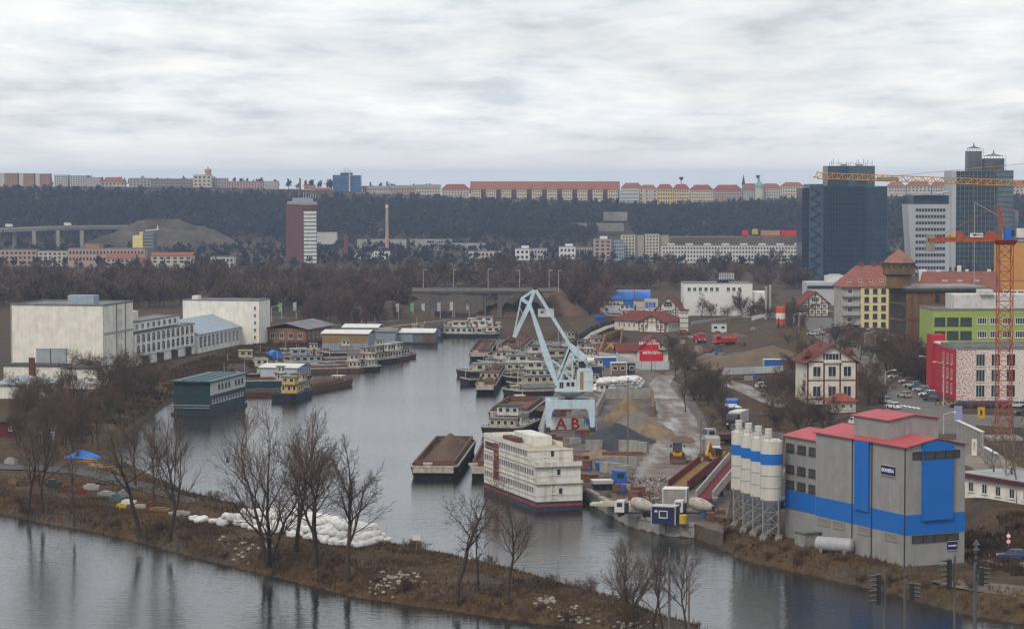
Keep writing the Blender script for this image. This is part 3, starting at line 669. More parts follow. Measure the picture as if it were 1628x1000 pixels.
class B:
    def __init__(s, name, label, loc, a=0, cat='building', group=None):
        s.T = thing(name, label, cat, loc, -R(a), group); s.a = a; s.loc = Vector(loc)
        s.dx = (math.cos(R(a)), -math.sin(R(a))); s.dy = (math.sin(R(a)), math.cos(R(a)))
    def X(s, px): return along(s.loc, s.dx, px)          # local x of a photograph column on the front plane
    def Y(s, px): return along(s.loc, s.dy, px)          # local y of a column on the side plane
    def Z(s, py): return height(s.loc, py)
    def box(s, name, mat, x0, x1, y0, y1, z0, z1, label=None): return part(name, MB().box(x0, x1, y0, y1, z0, z1), mat, s.T, label)
    def boxes(s, name, mat, L_, stuff=False):
        mb = MB()
        for b in L_: mb.box(*b)
        return part(name, mb, mat, s.T, None, stuff)
    def place(s, face, c, a, z): return {'f': (a, c, z), 'b': (a, c, z), 'l': (c, a, z), 'r': (c, a, z)}[face]
    def wins(s, face, c, a0, a1, z0, z1, nc, nr, w, h, fm=None, gm=None, joined=False, skip=(), name='window', **k):
        fm = fm or frame_w; gm = gm or glass
        if joined:
            mb = MB(); ro = ROT[face]; cs, sn = math.cos(ro), math.sin(ro)
            for i in range(nc):
                for j in range(nr):
                    if (i, j) in skip: continue
                    a = a0 + (a1 - a0) * (i + .5) / nc; z = z0 + (z1 - z0) * (j + .5) / nr; p = s.place(face, c, a, z)
                    m0 = MB(); m0.k = 1; m0.box(-w / 2, w / 2, -.05, .05, -h / 2, h / 2); m0.k = 0; m0.box(-w / 2 - .08, w / 2 + .08, -.1, .05, -h / 2 - .14, -h / 2 - .002)
                    if k.get('mull'): m0.box(-.05, .05, -.08, .05, -h / 2, h / 2)
                    o = len(mb.v); mb.v += [(x * cs - y * sn + p[0], x * sn + y * cs + p[1], zz + p[2]) for x, y, zz in m0.v]; mb.f += [tuple(o + q for q in f) for f in m0.f]; mb.mi += m0.mi
            return part('windows', mb, [fm, gm], s.T, None, True)
        me = window_mesh(w, h, fm, gm, **k)
        for i in range(nc):
            for j in range(nr):
                if (i, j) in skip: continue
                link(name, me, s.T, s.place(face, c, a0 + (a1 - a0) * (i + .5) / nc, z0 + (z1 - z0) * (j + .5) / nr), ROT[face])
    def gable(s, mat, x0, x1, y0, y1, z, h, over=.4, ax='y', name='roof', th=.18):
        mb = MB()
        if ax == 'y':
            xm = (x0 + x1) / 2; k = h / ((x1 - x0) / 2); e = over * k
            P = [(x0 - over, z - e), (xm, z + h), (x1 + over, z - e), (x1 + over, z - e + th), (xm, z + h + th), (x0 - over, z - e + th)]
            mb.xprism(P, y0 - over, y1 + over)
        else:
            ym = (y0 + y1) / 2; k = h / ((y1 - y0) / 2); e = over * k
            P = [(y0 - over, z - e), (ym, z + h), (y1 + over, z - e), (y1 + over, z - e + th), (ym, z + h + th), (y0 - over, z - e + th)]
            mb.xprism(P, x0 - over, x1 + over); mb.v = [(b, a, c) for a, b, c in mb.v]; mb.f = [f[::-1] for f in mb.f]
        return part(name, mb, mat, s.T)
    def gable_wall(s, mat, x0, x1, y, z, h, ax='y', th=.3):
        mb = MB()
        if ax == 'y': mb.xprism([(x0, z), (x1, z), ((x0 + x1) / 2, z + h)], y, y + th)
        else:
            mb.xprism([(x0, z), (x1, z), ((x0 + x1) / 2, z + h)], y, y + th); mb.v = [(b, a, c) for a, b, c in mb.v]; mb.f = [f[::-1] for f in mb.f]
        return part('gable', mb, mat, s.T)
    def hip(s, mat, x0, x1, y0, y1, z, h, inx, iny, over=.35, name='roof'):
        mb = MB(); a = [(x0 - over, y0 - over), (x1 + over, y0 - over), (x1 + over, y1 + over), (x0 - over, y1 + over)]
        t = [(x0 + inx, y0 + iny), (x1 - inx, y0 + iny), (x1 - inx, y1 - iny), (x0 + inx, y1 - iny)]
        mb.prism(a, z - .15, z); mb.prism(a, z, z + h, t); return part(name, mb, mat, s.T)
    def flat(s, mat, x0, x1, y0, y1, z, par=.35, over=.08, name='roof'):
        mb = MB(); mb.box(x0 - over, x1 + over, y0 - over, y1 + over, z, z + .12); t = .25
        for b in ((x0 - over, x1 + over, y0 - over, y0 - over + t), (x0 - over, x1 + over, y1 + over - t, y1 + over), (x0 - over, x0 - over + t, y0 - over + t, y1 + over - t), (x1 + over - t, x1 + over, y0 - over + t, y1 + over - t)): mb.box(*b, z + .12, z + .12 + par)
        return part(name, mb, mat, s.T)

roof_grey = M('roof_grey', (.17, .17, .17), .9, .3, .3)
roof_dark = M('roof_dark', (.05, .045, .045), .9, .3, .5)
cream = M('cream_wall', (.58, .50, .36), .85, .1, .3, streak=.2)
plaster = M('plaster_grey', (.34, .32, .29), .9, .15, .4, streak=.3)
pale = M('plaster_pale', (.50, .45, .38), .9, .12, .3, streak=.25)
yellow_w = M('plaster_yellow', (.56, .44, .20), .9, .1, .3, streak=.15)
orange_w = M('plaster_orange', (.52, .25, .06), .85, .08, .3)
pink_w = M('plaster_pink', (.40, .28, .23), .9, .15, .3, streak=.25)
panel_or = M('panel_orange', (.36, .19, .12), .9, .15, .15)

# --- the blue and grey concrete plant
PA = -25.0
C = G(1440, 901, ZL)
pl = B('concrete_plant', 'grey concrete plant with bright blue stripes and red roofs by the water', C, PA)
clad = corrugate(M('grey_cladding', (.27, .265, .255), .75, .12, .5, streak=.3, scol=(.17, .15, .13)), 1, .33, .35)
clad_f = corrugate(M('grey_cladding_front', (.27, .265, .255), .75, .12, .5, streak=.3, scol=(.17, .15, .13)), 0, .33, .35)
red_sheet = corrugate(M('red_sheet_roof', (.40, .075, .085), .6, .12, .5, streak=.15), 1, .5, .4)
bl = M('plant_blue', (.008, .13, .46), .55, .06, .5, streak=.08)
Wd, Ln = pl.X(1533), pl.Y(1296)
ze = pl.Z(711); xm = Wd / 2
zg = ze + .95
pl.boxes('wall', clad, [(0, Wd, .3, Ln, 0, ze)])
pl.boxes('front_wall', clad_f, [(-.001, Wd + .001, 0, .298, 0, ze)])
mb = MB(); mb.xprism([(0, ze), (Wd, ze), (xm, zg)], .01, Ln - .01); part('gable', mb, clad_f, pl.T)
pl.gable(red_sheet, 0, Wd, 0, Ln, ze, zg - ze, .38, 'y', th=.12)
zb0, zb1 = pl.Z(851), pl.Z(819)
mb = MB(); mb.box(-.05, 0, -.05, Ln * .995, zb0, zb1); mb.box(0, Wd + .05, -.05, 0, zb0, zb1); part('blue_band', mb, bl, pl.T)
x0, x1 = pl.X(1464), pl.X(1512)
mb = MB(); mb.box(x0, x1, -.45, -.052, pl.Z(829), ze - .35); mb.xprism([(x0, ze - .35), (x1, ze - .35), (x1, ze + .25), (xm, zg - .25), (x0, ze + .3)], -.45, -.052); part('blue_bay', mb, bl, pl.T)
y0, y1 = pl.Y(1386) + .5, pl.Y(1358) - .4
part('blue_bay', MB().box(-.35, -.052, y0, y1, zb1 - .55, ze - .06), bl, pl.T)
ygl = M('plant_glass', (.06, .055, .048), .25, .3, .6, spec=.5)
for z0_, z1_, xs in ((pl.Z(731), pl.Z(719), (1449, 1464, 1482, 1498, 1512, 1524)), (pl.Z(861), pl.Z(849.5) - .05, (1449, 1467, 1485, 1504, 1523))):
    for a, b in zip(xs, xs[1:]):
        xa, xb = pl.X(a), pl.X(b)
        if z0_ < 6: z1q = zb0 - .1; z0q = z1q - 1.0
        else: z0q, z1q = z0_, z1_
        link('window', window_mesh(xb - xa - .04, z1q - z0q, dark_metal, ygl, 0, 0, .06, False), pl.T, ((xa + xb) / 2, -.46 if (z0_ > 6 and 1460 < a < 1510) else -.06, (z0q + z1q) / 2), 0)
for a, b, dz in ((1406, 1428, 0), (1364, 1384, 0), (1324, 1343, 0), (1300, 1319, 0)):
    ya, yb = pl.Y(b), pl.Y(a); link('window', window_mesh(yb - ya, 1.0, plaster, M('shutter_grey', (.22, .2, .18), .8), 0, 0, .06, False), pl.T, (-.06, (ya + yb) / 2, zb0 - .65), ROT['l'])
for px in (1440.6, 1386, 1355):
    y = pl.Y(px) if px < 1440 else .2; part('downpipe', MB().tube((-.12, y, 0), (-.12, y, ze - .1), .07), dark_metal, pl.T)
# roof house
ry0, ry1 = pl.Y(1400), pl.Y(1345); rx0, rx1 = Wd * .12, Wd * .98
zr = zg - .2
zr1 = zr + 2.2
pl.box('roof_house', clad, rx0, rx1, ry0, ry1, zr - 1.0, zr1)
pl.gable(red_sheet, rx0, rx1, ry0, ry1, zr1, .6, .3, 'y', 'roof', .1)
mb = MB(); mb.xprism([(rx0, zr1), (rx1, zr1), ((rx0 + rx1) / 2, zr1 + .6)], ry0 + .02, ry1 - .02); part('gable', mb, clad_f, pl.T)
link('door', window_mesh(.9, 1.7, grey_metal, clad_f, 0, 0, .06, False), pl.T, (rx0 + (rx1 - rx0) * .38, ry0 - .01, zr + 1.0))
# lower wing behind
L2 = pl.Y(1244); ze2 = pl.Z(711) - 1.25
pl.box('wing_wall', clad, 0.4, Wd - .5, Ln, L2, 0, ze2); pl.gable(red_sheet, .4, Wd - .5, Ln + .4, L2, ze2, .9, .35, 'y', 'wing_roof', .12)
mb = MB(); mb.xprism([(.4, ze2), (Wd - .5, ze2), (Wd / 2, ze2 + .9)], L2 - .2, L2); part('gable', mb, clad_f, pl.T)
for zz in (ze2 - 1.6, ze2 - 4.6, zb1 + .85):
    for px in (1288, 1270, 1252): link('window', window_mesh(2.1, 1.1, dark_metal, ygl, 1, 0, .07, True), pl.T, (.38, pl.Y(px), zz), ROT['l'])
part('blue_band', MB().box(.33, .39, Ln, L2, zb0 + .05, zb1 + .02), bl, pl.T)
# signs
def sign_board(parent, s_, w, h, loc, rot, size, name='sign_board'):
    mb = MB(); mb.box(-w / 2, w / 2, -.08, 0, -h / 2, h / 2); mb.k = 1
    for b in ((-w / 2 - .04, w / 2 + .04, h / 2, h / 2 + .05), (-w / 2 - .04, w / 2 + .04, -h / 2 - .05, -h / 2)): mb.box(b[0], b[1], -.1, 0, b[2], b[3])
    o = part(name, mb, [M('sign_navy', (.012, .016, .10), .5, .05), frame_w], parent); o.location = loc; o.rotation_euler = (0, 0, rot)
    text_part('lettering', s_, size, M('sign_white', (.8, .8, .8), .5, .03), o, (0, -.09, .0), (math.pi / 2, 0, 0))
    return o
sign_board(pl.T, 'SKANSKA', 3.1, 1.25, (-.10, pl.Y(1412), pl.Z(753)), ROT['l'], .66)
o = sign_board(pl.T, 'SKANSKA', 1.5, 1.1, (pl.X(1513), -.07, zb0 - 1.75), 0, .3)
# sign of the conveyor bridge
Cs = G(1258, 846, ZL)
br = B('conveyor_bridge', 'dark covered conveyor bridge between silos and plant with a navy name sign', Cs + Vector((0, 0, 0)), PA, 'conveyor')
br.boxes('gantry', dark_metal, [(-1.2, 2.6, 1.5, 4.5, 3.2, 4.6)]); br.boxes('leg', grey_metal, [(-1.0, -.8, 1.7, 1.9, 0, 3.2)]); br.boxes('leg', grey_metal, [(2.2, 2.4, 1.7, 1.9, 0, 3.2)])
sign_board(br.T, 'SKANSKA', 2.5, .95, (.6, 1.4, 3.9), 0, .5)
mb = MB()
for k in range(3): mb.tube((-1.6 + .35 * k, 2.2, 6.2 + .2 * k), (.5 + .3 * k, 3.4, 8.6 + .1 * k), .14)
part('feed_pipes', mb, grey_metal, br.T)

# --- the four silos
silo_w = M('silo_white', (.55, .53, .48), .6, .08, .5, streak=.4, scol=(.2, .16, .12))
def silo(p, lab_):
    t = thing('cement_silo', lab_, 'silo', p, 0, 'cement silos'); r = 1.55; zb, zc1 = 5.6, 13.9
    part('cylinder', MB().lathe([(r, zb), (r, 10.6), (r, 12.2), (r, zc1), (r - .5, zc1 + .25)], 28), silo_w, t, None, False, False)
    part('blue_band', MB().lathe([(r + .02, 10.6), (r + .02, 12.1)], 28), bl, t)
    for z in (7.3, 9.0): part('ring', MB().lathe([(r + .03, z), (r + .03, z + .1)], 28), grey_metal, t)
    part('hopper', MB().lathe([(.25, 2.6), (r - .03, zb - .01)], 24), grey_metal, t)
    part('filter', MB().lathe([(.48, zc1 + .2), (.48, zc1 + 1.55), (.52, zc1 + 1.56), (.52, zc1 + 1.7)], 16, (-.5, -.3, 0)), silo_w, t)
    mb = MB()
    for k in range(10):
        a = 6.283 * k / 10; mb.tube((r * math.cos(a), r * math.sin(a), zc1), (r * math.cos(a), r * math.sin(a), zc1 + 1.0), .03, n=4)
        b = 6.283 * (k + 1) / 10
        for z in (.5, 1.0): mb.tube((r * math.cos(a), r * math.sin(a), zc1 + z), (r * math.cos(b), r * math.sin(b), zc1 + z), .025, n=4)
    part('railing', mb, grey_metal, t)
    q = [(math.cos(a) * r * .98, math.sin(a) * r * .98) for a in (.6, 2.17, 3.74, 5.31)]
    for x, y in q: part('leg', MB().tube((x, y, .5), (x, y, zb + .3), .11), grey_metal, t); 
    for x, y in q: part('footing', MB().box(x - .45, x + .45, y - .45, y + .45, -.1, .55), concrete, t)
    mb = MB()
    for (xa, ya), (xb, yb) in zip(q, q[1:] + q[:1]):
        for z0, z1 in ((.6, 2.2), (2.2, 3.9), (3.9, 5.5)):
            mb.tube((xa, ya, z0), (xb, yb, z1), .05, n=4); mb.tube((xb, yb, z0), (xa, ya, z1), .05, n=4); mb.tube((xa, ya, z1), (xb, yb, z1), .05, n=4)
    part('bracing', mb, grey_metal, t)
p0 = G(1226, 857, ZL); sv = Vector((-1.0, 4.2, 0))
for k, lab_ in enumerate(('nearest and rightmost white cement silo with blue band', 'second white cement silo from the plant', 'third white cement silo from the plant', 'leftmost and farthest white cement silo of the row')): silo(p0 + sv * k, lab_)
# tank and small pump hut on the bank
p = G(1327, 880, ZL)
t = thing('storage_tank', 'grey horizontal cylinder tank on the bank before the plant', 'tank', p, R(150))
mb = MB()
for k in range(24): pass
prof = [(.2, -2.75), (.8, -2.62), (.98, -2.4), (1.0, -2.3), (1.0, 0), (1.0, 2.3), (.98, 2.4), (.8, 2.62), (.2, 2.75)]
mb.lathe(prof, 20); mb.v = [(z, x, y + 1.25) for x, y, z in mb.v]
part('shell', mb, M('tank_grey', (.36, .37, .38), .5, .12, .8, streak=.3), t, None, False, True)
for x in (-1.7, 1.7): part('saddle', MB().box(x - .2, x + .2, -.8, .8, -.1, .7), concrete, t)
part('railing', MB().box(1.9, 2.0, -1.2, -1.15, 0, 1.6).box(2.7, 2.8, -1.2, -1.15, 0, 1.6).box(1.9, 2.8, -1.2, -1.15, 1.5, 1.6), grey_metal, t)
p = G(1291, 869, ZL)
t = B('pump_hut', 'small concrete hut with flat grey roof left of the tank', p, PA, 'hut')
t.box('wall', concrete, -1.2, 1.2, 0, 2.6, -.2, 1.9); t.box('roof', roof_grey, -1.45, 1.5, -.3, 2.9, 1.902, 2.1); t.box('door', grey_metal, .2, 1.0, -.05, 0, 0, 1.7)

# --- low white building and walls right of the plant
C = GP(1530, 792)
b = B('low_office', 'long low white office with dark eaves on the bank right of the plant', C, 62)
wl = 36
b.box('wall', white_wall, 0, wl, 0, 8, -.5, 3.4)
b.box('eaves', M('eaves_maroon', (.09, .02, .02), .7), -.5, wl + .5, -.7, 8.5, 3.402, 4.0); b.box('roof', M('roof_felt', (.30, .31, .31), .8, .2, .3), -.3, wl + .3, -.5, 8.3, 4.002, 4.12)
b.wins('f', 0, .5, wl - .5, 1.1, 2.9, 11, 1, 1.2, 1.5, mull=1)
for k in range(6): part('vent_pipe', MB().tube((3 + k * 4.2, 3.5, 4.1), (3 + k * 4.2, 3.5, 5.2), .14), rust, b.T)
def wall_px(name, px, h, th, mat, label, cat='wall', cap=None):
    P = [GP(x, y) for x, y in px]; c = P[0]; t = thing(name, label, cat, c)
    for a, b_ in zip(P, P[1:]):
        a, b_ = a - c, b_ - c; mb = MB(); up = Vector((0, 0, h / 2 - .1)); mb.bar(a + up, b_ + up, th, h + .2); part('panel', mb, mat, t)
        if cap: up = Vector((0, 0, h + .08)); part('coping', MB().bar(a + up, b_ + up, th + .25, .16), cap, t)
    return t
wall_px('concrete_wall', [(1522, 704), (1562, 724)], 4.0, .4, concrete, 'tall sloping-topped concrete wall behind the plant roof', cap=frame_w)
wall_px('concrete_wall', [(1566, 736), (1584, 747)], 2.6, .4, concrete, 'lower concrete wall stub right of the tall wall', cap=frame_w)
wall_px('concrete_wall', [(1535, 770), (1600, 790)], 1.2, .3, plaster, 'low pale wall above the office roof')

# --- timbered houses
timber = M('timber_red', (.10, .022, .018), .8, .2, 1.0)
tw = M('timber_infill', (.62, .57, .48), .9, .1, .4, streak=.15)
station_red = M('station_tile', (.135, .034, .028), .85, .25, .7, bump=.2)
def timbered(label, px, py, xl, xr, yt_eave, yt_ridge, depth, a=0, cols=3, extra=True, group=None, rows=2, name='timbered_house'):
    C = GP(px, py); b = B(name, label, C, a, 'house', group); x0, x1 = b.X(xl), b.X(xr); ze, zr_ = b.Z(yt_eave), b.Z(yt_ridge)
    b.box('wall', tw, x0, x1, 0, depth, 0, ze); b.gable_wall(tw, x0, x1, 0.0, ze, zr_ - ze); b.gable_wall(tw, x0, x1, depth - .3, ze, zr_ - ze)
    b.gable(station_red, x0, x1, 0, depth, ze, zr_ - ze, .9, 'y', 'roof', .25)
    w = x1 - x0; n = cols
    for k in range(n + 1): x = x0 + w * k / n; part('timber_post', MB().box(x - .16, x + .16, -.07, .02, 0, ze + min(k, n - k) / (n / 2) * (zr_ - ze) * .8), timber, b.T)
    for j in range(rows + 1): z = ze * (j + .3) / (rows + .3); part('timber_rail', MB().box(x0, x1, -.05, .02, z - .13, z + .13), timber, b.T)
    b.wins('f', -.01, x0 + .3, x1 - .3, ze * .08, ze, n, rows, w / n * .5, ze / rows * .5, mull=1, fm=frame_w)
    if extra:
        z = ze + (zr_ - ze) * .3; link('window', window_mesh(w * .28, (zr_ - ze) * .42, frame_w, glass, 3, 0, .09, True), b.T, ((x0 + x1) / 2, -.02, z))
        part('balcony', MB().box((x0 + x1) / 2 - w * .18, (x0 + x1) / 2 + w * .18, -.5, 0, ze - .25, ze + .35), tw, b.T)
    return b, x0, x1, ze, zr_
b, x0, x1, ze, zr_ = timbered('large half-timbered house with red roof, front gable towards the plant', 1320, 643, 1284, 1361, 575, 549, 12, -6, 3)
for sx_ in (x0 - .4, x1 - 1.6): # roof wings
    part('dormer', MB().xprism([(sx_, ze + 1.0), (sx_ + 2.0, ze + 1.0), (sx_ + 1.0, ze + 2.6)], 1.5, 6), station_red, b.T)
for x in (1312, 1330): part('chimney', MB().box(b.X(x) - .3, b.X(x) + .3, 5.5, 6.1, ze + 2, zr_ + 1.0), brick_m, b.T)
ph = GP(1336, 656); q = B('gate_lodge', 'small lodge with brown hipped roof at the foot of the timbered house', ph, -6, 'house')
q.box('wall', pale, -2, 3.2, 0, 4, 0, 2.4); q.hip(red_tile, -2, 3.2, 0, 4, 2.4, 1.5, 2, 1.8, .6); q.wins('f', 0, -1.8, 3, .7, 2, 3, 1, .8, 1.0)
b, *_ = timbered('big timbered station with crown gable and arched window in the middle distance', 1062, 505, 1042, 1082, 492, 472, 22, 8, 5, True)
link('window', window_mesh(3.2, 1.0, frame_w, glass, 2, 0, .09, True, True), b.T, ((b.X(1042) + b.X(1082)) / 2, -.1, b.Z(486)))
b, x0, x1, ze, zr_ = timbered('long timbered station hall with arched doorway and red hipped roof', 1018, 527, 1016, 1057, 512, 501, 12, 26, 6, False, rows=1)
part('arch_door', MB().xprism([((x0 + x1) / 2 + 1.7 * math.cos(t_), max(0, 2.6 * math.sin(t_))) for t_ in [math.pi * k / 10 for k in range(11)]], -.12, 0), frame_w, b.T)
C2 = GP(1062, 528); q = B('station_wing', 'timbered side wing with long red roof right of the arched hall', C2, -52, 'house')
q.box('wall', tw, 0, 9, 0, 22, 0, 3.4); q.hip(station_red, 0, 9, 0, 22, 3.4, 3.2, 4.4, 4, .8); q.wins('f', 0, .3, 8.7, .8, 2.8, 5, 1, .8, 1.3); q.wins('l', 0, .5, 21, .8, 2.8, 10, 1, .8, 1.3)
tb = GP(1088, 528); q = B('stair_tower', 'narrow timbered stair tower between the station roofs', tb, 0, 'tower')
q.box('wall', tw, -1.3, 1.3, 0, 3, 0, 7.2); q.box('roof', station_red, -1.7, 1.7, -.4, 3.4, 7.2, 7.5)
for k in range(4): q.box('timber_rail', timber, -1.32, 1.32, -.05, 0, 1.2 + 1.7 * k, 1.5 + 1.7 * k)
q.wins('f', 0, -1.1, 1.1, .6, 7, 2, 4, .6, .8)
b, *_ = timbered('small timbered house with faded red roof by the yellow apartment block', 1296, 502, 1275, 1317, 482, 464, 9, -10, 4)
# red banner house
C = GP(1037, 578); b = B('banner_house', 'pale house whose front is covered by two red company banners', C, -4, 'house')
x0, x1 = b.X(1013), b.X(1062); zb1_, ze, zr_ = b.Z(560), b.Z(556), b.Z(535)
b.box('wall', tw, x0, x1, 0, 9, 0, ze); b.gable_wall(tw, x0, x1, 0, ze, zr_ - ze); b.gable(station_red, x0, x1, 0, 9, ze, zr_ - ze, .7, 'y')
b.box('side_wing', tw, x0 - 5, x0 - .01, 3, 8, 0, ze - .5); b.gable(station_red, x0 - 5.2, x0, 3, 8, ze - .5, 1.8, .5, 'x', 'wing_roof')
ban = M('banner_red', (.50, .012, .02), .7, .08, 1.0)
o = part('banner', MB().box(b.X(1016.5), b.X(1046.5), -.22, -.1, b.Z(556), b.Z(542.5)), ban, b.T); text_part('lettering', 'METROSTAV', .98, MATS['sign_white'], b.T, (b.X(1031.5), -.24, b.Z(546)), (math.pi / 2, 0, 0))
o = part('banner', MB().box(b.X(1016.5), b.X(1054), -.3, -.23, b.Z(577), b.Z(557.5)), ban, b.T); text_part('lettering', 'METROSTAV', .98, MATS['sign_white'], b.T, (b.X(1037.5), -.32, b.Z(561)), (math.pi / 2, 0, 0))
b.box('balcony', wood, b.X(1047), b.X(1061), -1.2, 0, b.Z(557), b.Z(555.5)); b.wins('f', 0, b.X(1048), b.X(1053), b.Z(555), b.Z(545), 1, 1, .8, 1.6)

# --- left bank: warehouses
WA = 11.0
C = GP(166, 592); b = B('white_warehouse', 'huge windowless white warehouse block at the left', C, WA)
X0 = b.X(18); Y1 = b.Y(212); H1 = b.Z(487)
wh = M('warehouse_wall', (.69, .665, .60), .9, .16, .3, streak=.28, scol=(.36, .33, .28))
b.box('wall', wh, X0, 0, 0, Y1, 0, H1); b.flat(roof_grey, X0, 0, 0, Y1, H1, .4)
for x in (X0 + .15, -.15): part('corner_pilaster', MB().box(x - .15, x + .15, -.12, 0, 0, H1), plaster, b.T)
for y in (Y1 * .42, Y1 * .72): part('downpipe', MB().tube((.12, y, 0), (.12, y, H1), .1), dark_metal, b.T)
part('cornice', MB().box(0, .14, 0, Y1, H1 * .565, H1 * .595), plaster, b.T)
b.wins('r', 0, Y1 * .46, Y1 * .62, H1 * .06, H1 * .97, 2, 5, .7, 1.9, fm=frame_w)
b.box('roof_hut', M('roof_hut_blue', (.26, .32, .38), .7), X0 * .46, X0 * .18, 5, 9, H1 + .1, H1 + 2.6)
# stepped workshop wing
q = B('white_workshop', 'long three storey white workshop with arched windows beside the warehouse', C + Vector((b.dy[0] * (Y1 + .1), b.dy[1] * (Y1 + .1), 0)), WA)
Ya = q.Y(307); h1 = 8.6
q.box('wall', white_wall, -9, .5, 0, Ya, 0, h1); q.flat(roof_grey, -9, .5, 0, Ya, h1, .3)
h2 = 11.4; q.box('upper_wall', white_wall, -10, -1.6, 0, Ya * .86, h1 + .5, h2); q.flat(roof_grey, -10, -1.6, 0, Ya * .86, h2, .3, name='upper_roof')
q.box('roof_hut', white_wall, -8, -4, Ya * .06, Ya * .3, h2 + .3, h2 + 3)
nn = 12
q.wins('r', .5, .6, Ya - .6, 5.6, 8.2, nn, 1, Ya / nn * .58, 1.7, arch=True, fm=frame_w)
q.wins('r', .5, .6, Ya - .6, 2.7, 5.2, nn, 1, Ya / nn * .58, 1.7, arch=True, fm=frame_w)
q.wins('r', -1.6, .6, Ya * .82, h1 + .8, h2 - .2, 9, 1, Ya / nn * .5, 1.5)
for k in range(4): y = Ya * (.1 + .24 * k); part('canopy', MB().box(.5, 2.2, y, y + Ya * .14, 2.5, 2.7), grey_metal, q.T); part('door', MB().box(.5, .56, y + .6, y + Ya * .12, 0, 2.3), rust, q.T)
# hall with blue roof
C3 = q.loc + Vector((q.dy[0] * (Ya + .6), q.dy[1] * (Ya + .6), 0)) + Vector((q.dx[0] * 1.2, q.dx[1] * 1.2, 0))
q2 = B('blue_roof_hall', 'white industrial hall with a pale blue sheet roof and tall windows', C3, WA)
Yb = q2.Y(411); blue_sheet = corrugate(M('blue_sheet', (.27, .32, .37), .55, .12, .3), 1, .8, .4)
q2.box('wall', white_wall, -18, 0, 0, Yb, 0, 5.6); q2.gable(blue_sheet, -18, 0, 0, Yb, 5.6, 3.6, .5, 'y'); q2.gable_wall(white_wall, -18, 0, 0, 5.6, 3.55)
q2.wins('r', 0, .8, Yb - .4, 1.1, 5.2, 15, 1, Yb / 15 * .55, 3.4, gm=M('glass_blue', (.05, .075, .11), .2, .3, .5), trans=2)
for k in range(16): y = .4 + (Yb - .8) * k / 15; part('pilaster', MB().box(0, .2, y - .15, y + .15, 0, 5.4), white_wall, q2.T)
# second tall white block behind
C4 = GP(412, 548); q3 = B('white_block', 'tall plain white block behind the blue-roofed hall', C4, WA)
x0 = q3.X(291); h = q3.Z(479); q3.box('wall', wh, x0, 0, 0, 12, 0, h); q3.flat(roof_grey, x0, 0, 0, 12, h, .3)
q3.wins('f', 0, -2.2, -.4, h * .08, h * .92, 1, 5, .8, 1.2)
q3.box('roof_hut', white_wall, x0 + 2, x0 + 4, 3, 6, h, h + 1.4)
# brown shed
C5 = GP(424, 545); q4 = B('brick_shed', 'low brown brick shed with grey roof behind the white block', C5, 14, 'shed')
q4.box('wall', M('shed_brick', (.22, .11, .06), .9, .3, .6), 0, 13, 0, 25, 0, 4.6); q4.gable(roof_grey, 0, 13, 0, 25, 4.6, 1.6, 1.2, 'y'); q4.wins('r', 13, 1, 24, 1, 3.6, 6, 1, 1.4, 1.8); q4.wins('f', 0, .5, 12.5, 1, 3.6, 4, 1, 1.4, 1.8)
# sheds in front of the warehouse
C6 = GP(110, 618); s1 = B('lean_to', 'white annexe with dark flat roof before the warehouse', C6, WA, 'shed'); s1.box('wall', white_wall, -1.5, 7, 0, 8, 0, 5); s1.box('roof', roof_dark, -1.9, 7.5, -.5, 8.5, 5.002, 5.25); s1.wins('f', 0, -.5, 2.5, 1.5, 3.8, 2, 1, .9, 1.3)
C6 = GP(60, 610); s1 = B('lean_to', 'low white annexe left of the dark roofed annexe', C6, WA, 'shed'); s1.box('wall', white_wall, -9, 6, 0, 8, 0, 4.4); s1.box('roof', roof_dark, -9.3, 6.3, -.4, 8.4, 4.402, 4.6); s1.box('chimney_stack', rust, -2, -.6, -.8, -.1, 0, 6.5)
for k, (x, y) in enumerate(((70, 600), (95, 600))):
    p = GP(x, y); single('ventilation_box', MB().box(-1.8, 1.8, -1, 1, 0, 7.3).box(-1.9, 1.9, -1.1, 1.1, 7.3, 7.45), M('vent_grey', (.3, .32, .33), .6, .15), ('left', 'right')[k] + ' one of two grey boxes against the warehouse wall', 'box', p)
C7 = GP(30, 634); s1 = B('garage', 'low garage with blue-grey roof and dark red door', C7, WA, 'garage'); s1.box('wall', white_wall, -6, 5.5, 0, 9, 0, 3.4); s1.hip(blue_sheet, -6, 5.5, 0, 9, 3.4, 1.7, 4, 4.3, .7); s1.box('garage_door', M('maroon', (.13, .012, .02), .6), 1.6, 5, -.08, 0, 0, 2.8)
C7 = GP(10, 694); s1 = B('red_hut', 'small dark red hut with white window at the left edge', C7, 4, 'hut'); s1.box('wall', M('hut_red', (.12, .018, .018), .8, .2), -4, 2.2, 0, 3.5, 0, 3); s1.gable(roof_dark, -4, 2.2, 0, 3.5, 3, .8, .4, 'x'); s1.wins('f', 0, .2, 1.4, 1, 2.2, 1, 1, .7, .9)

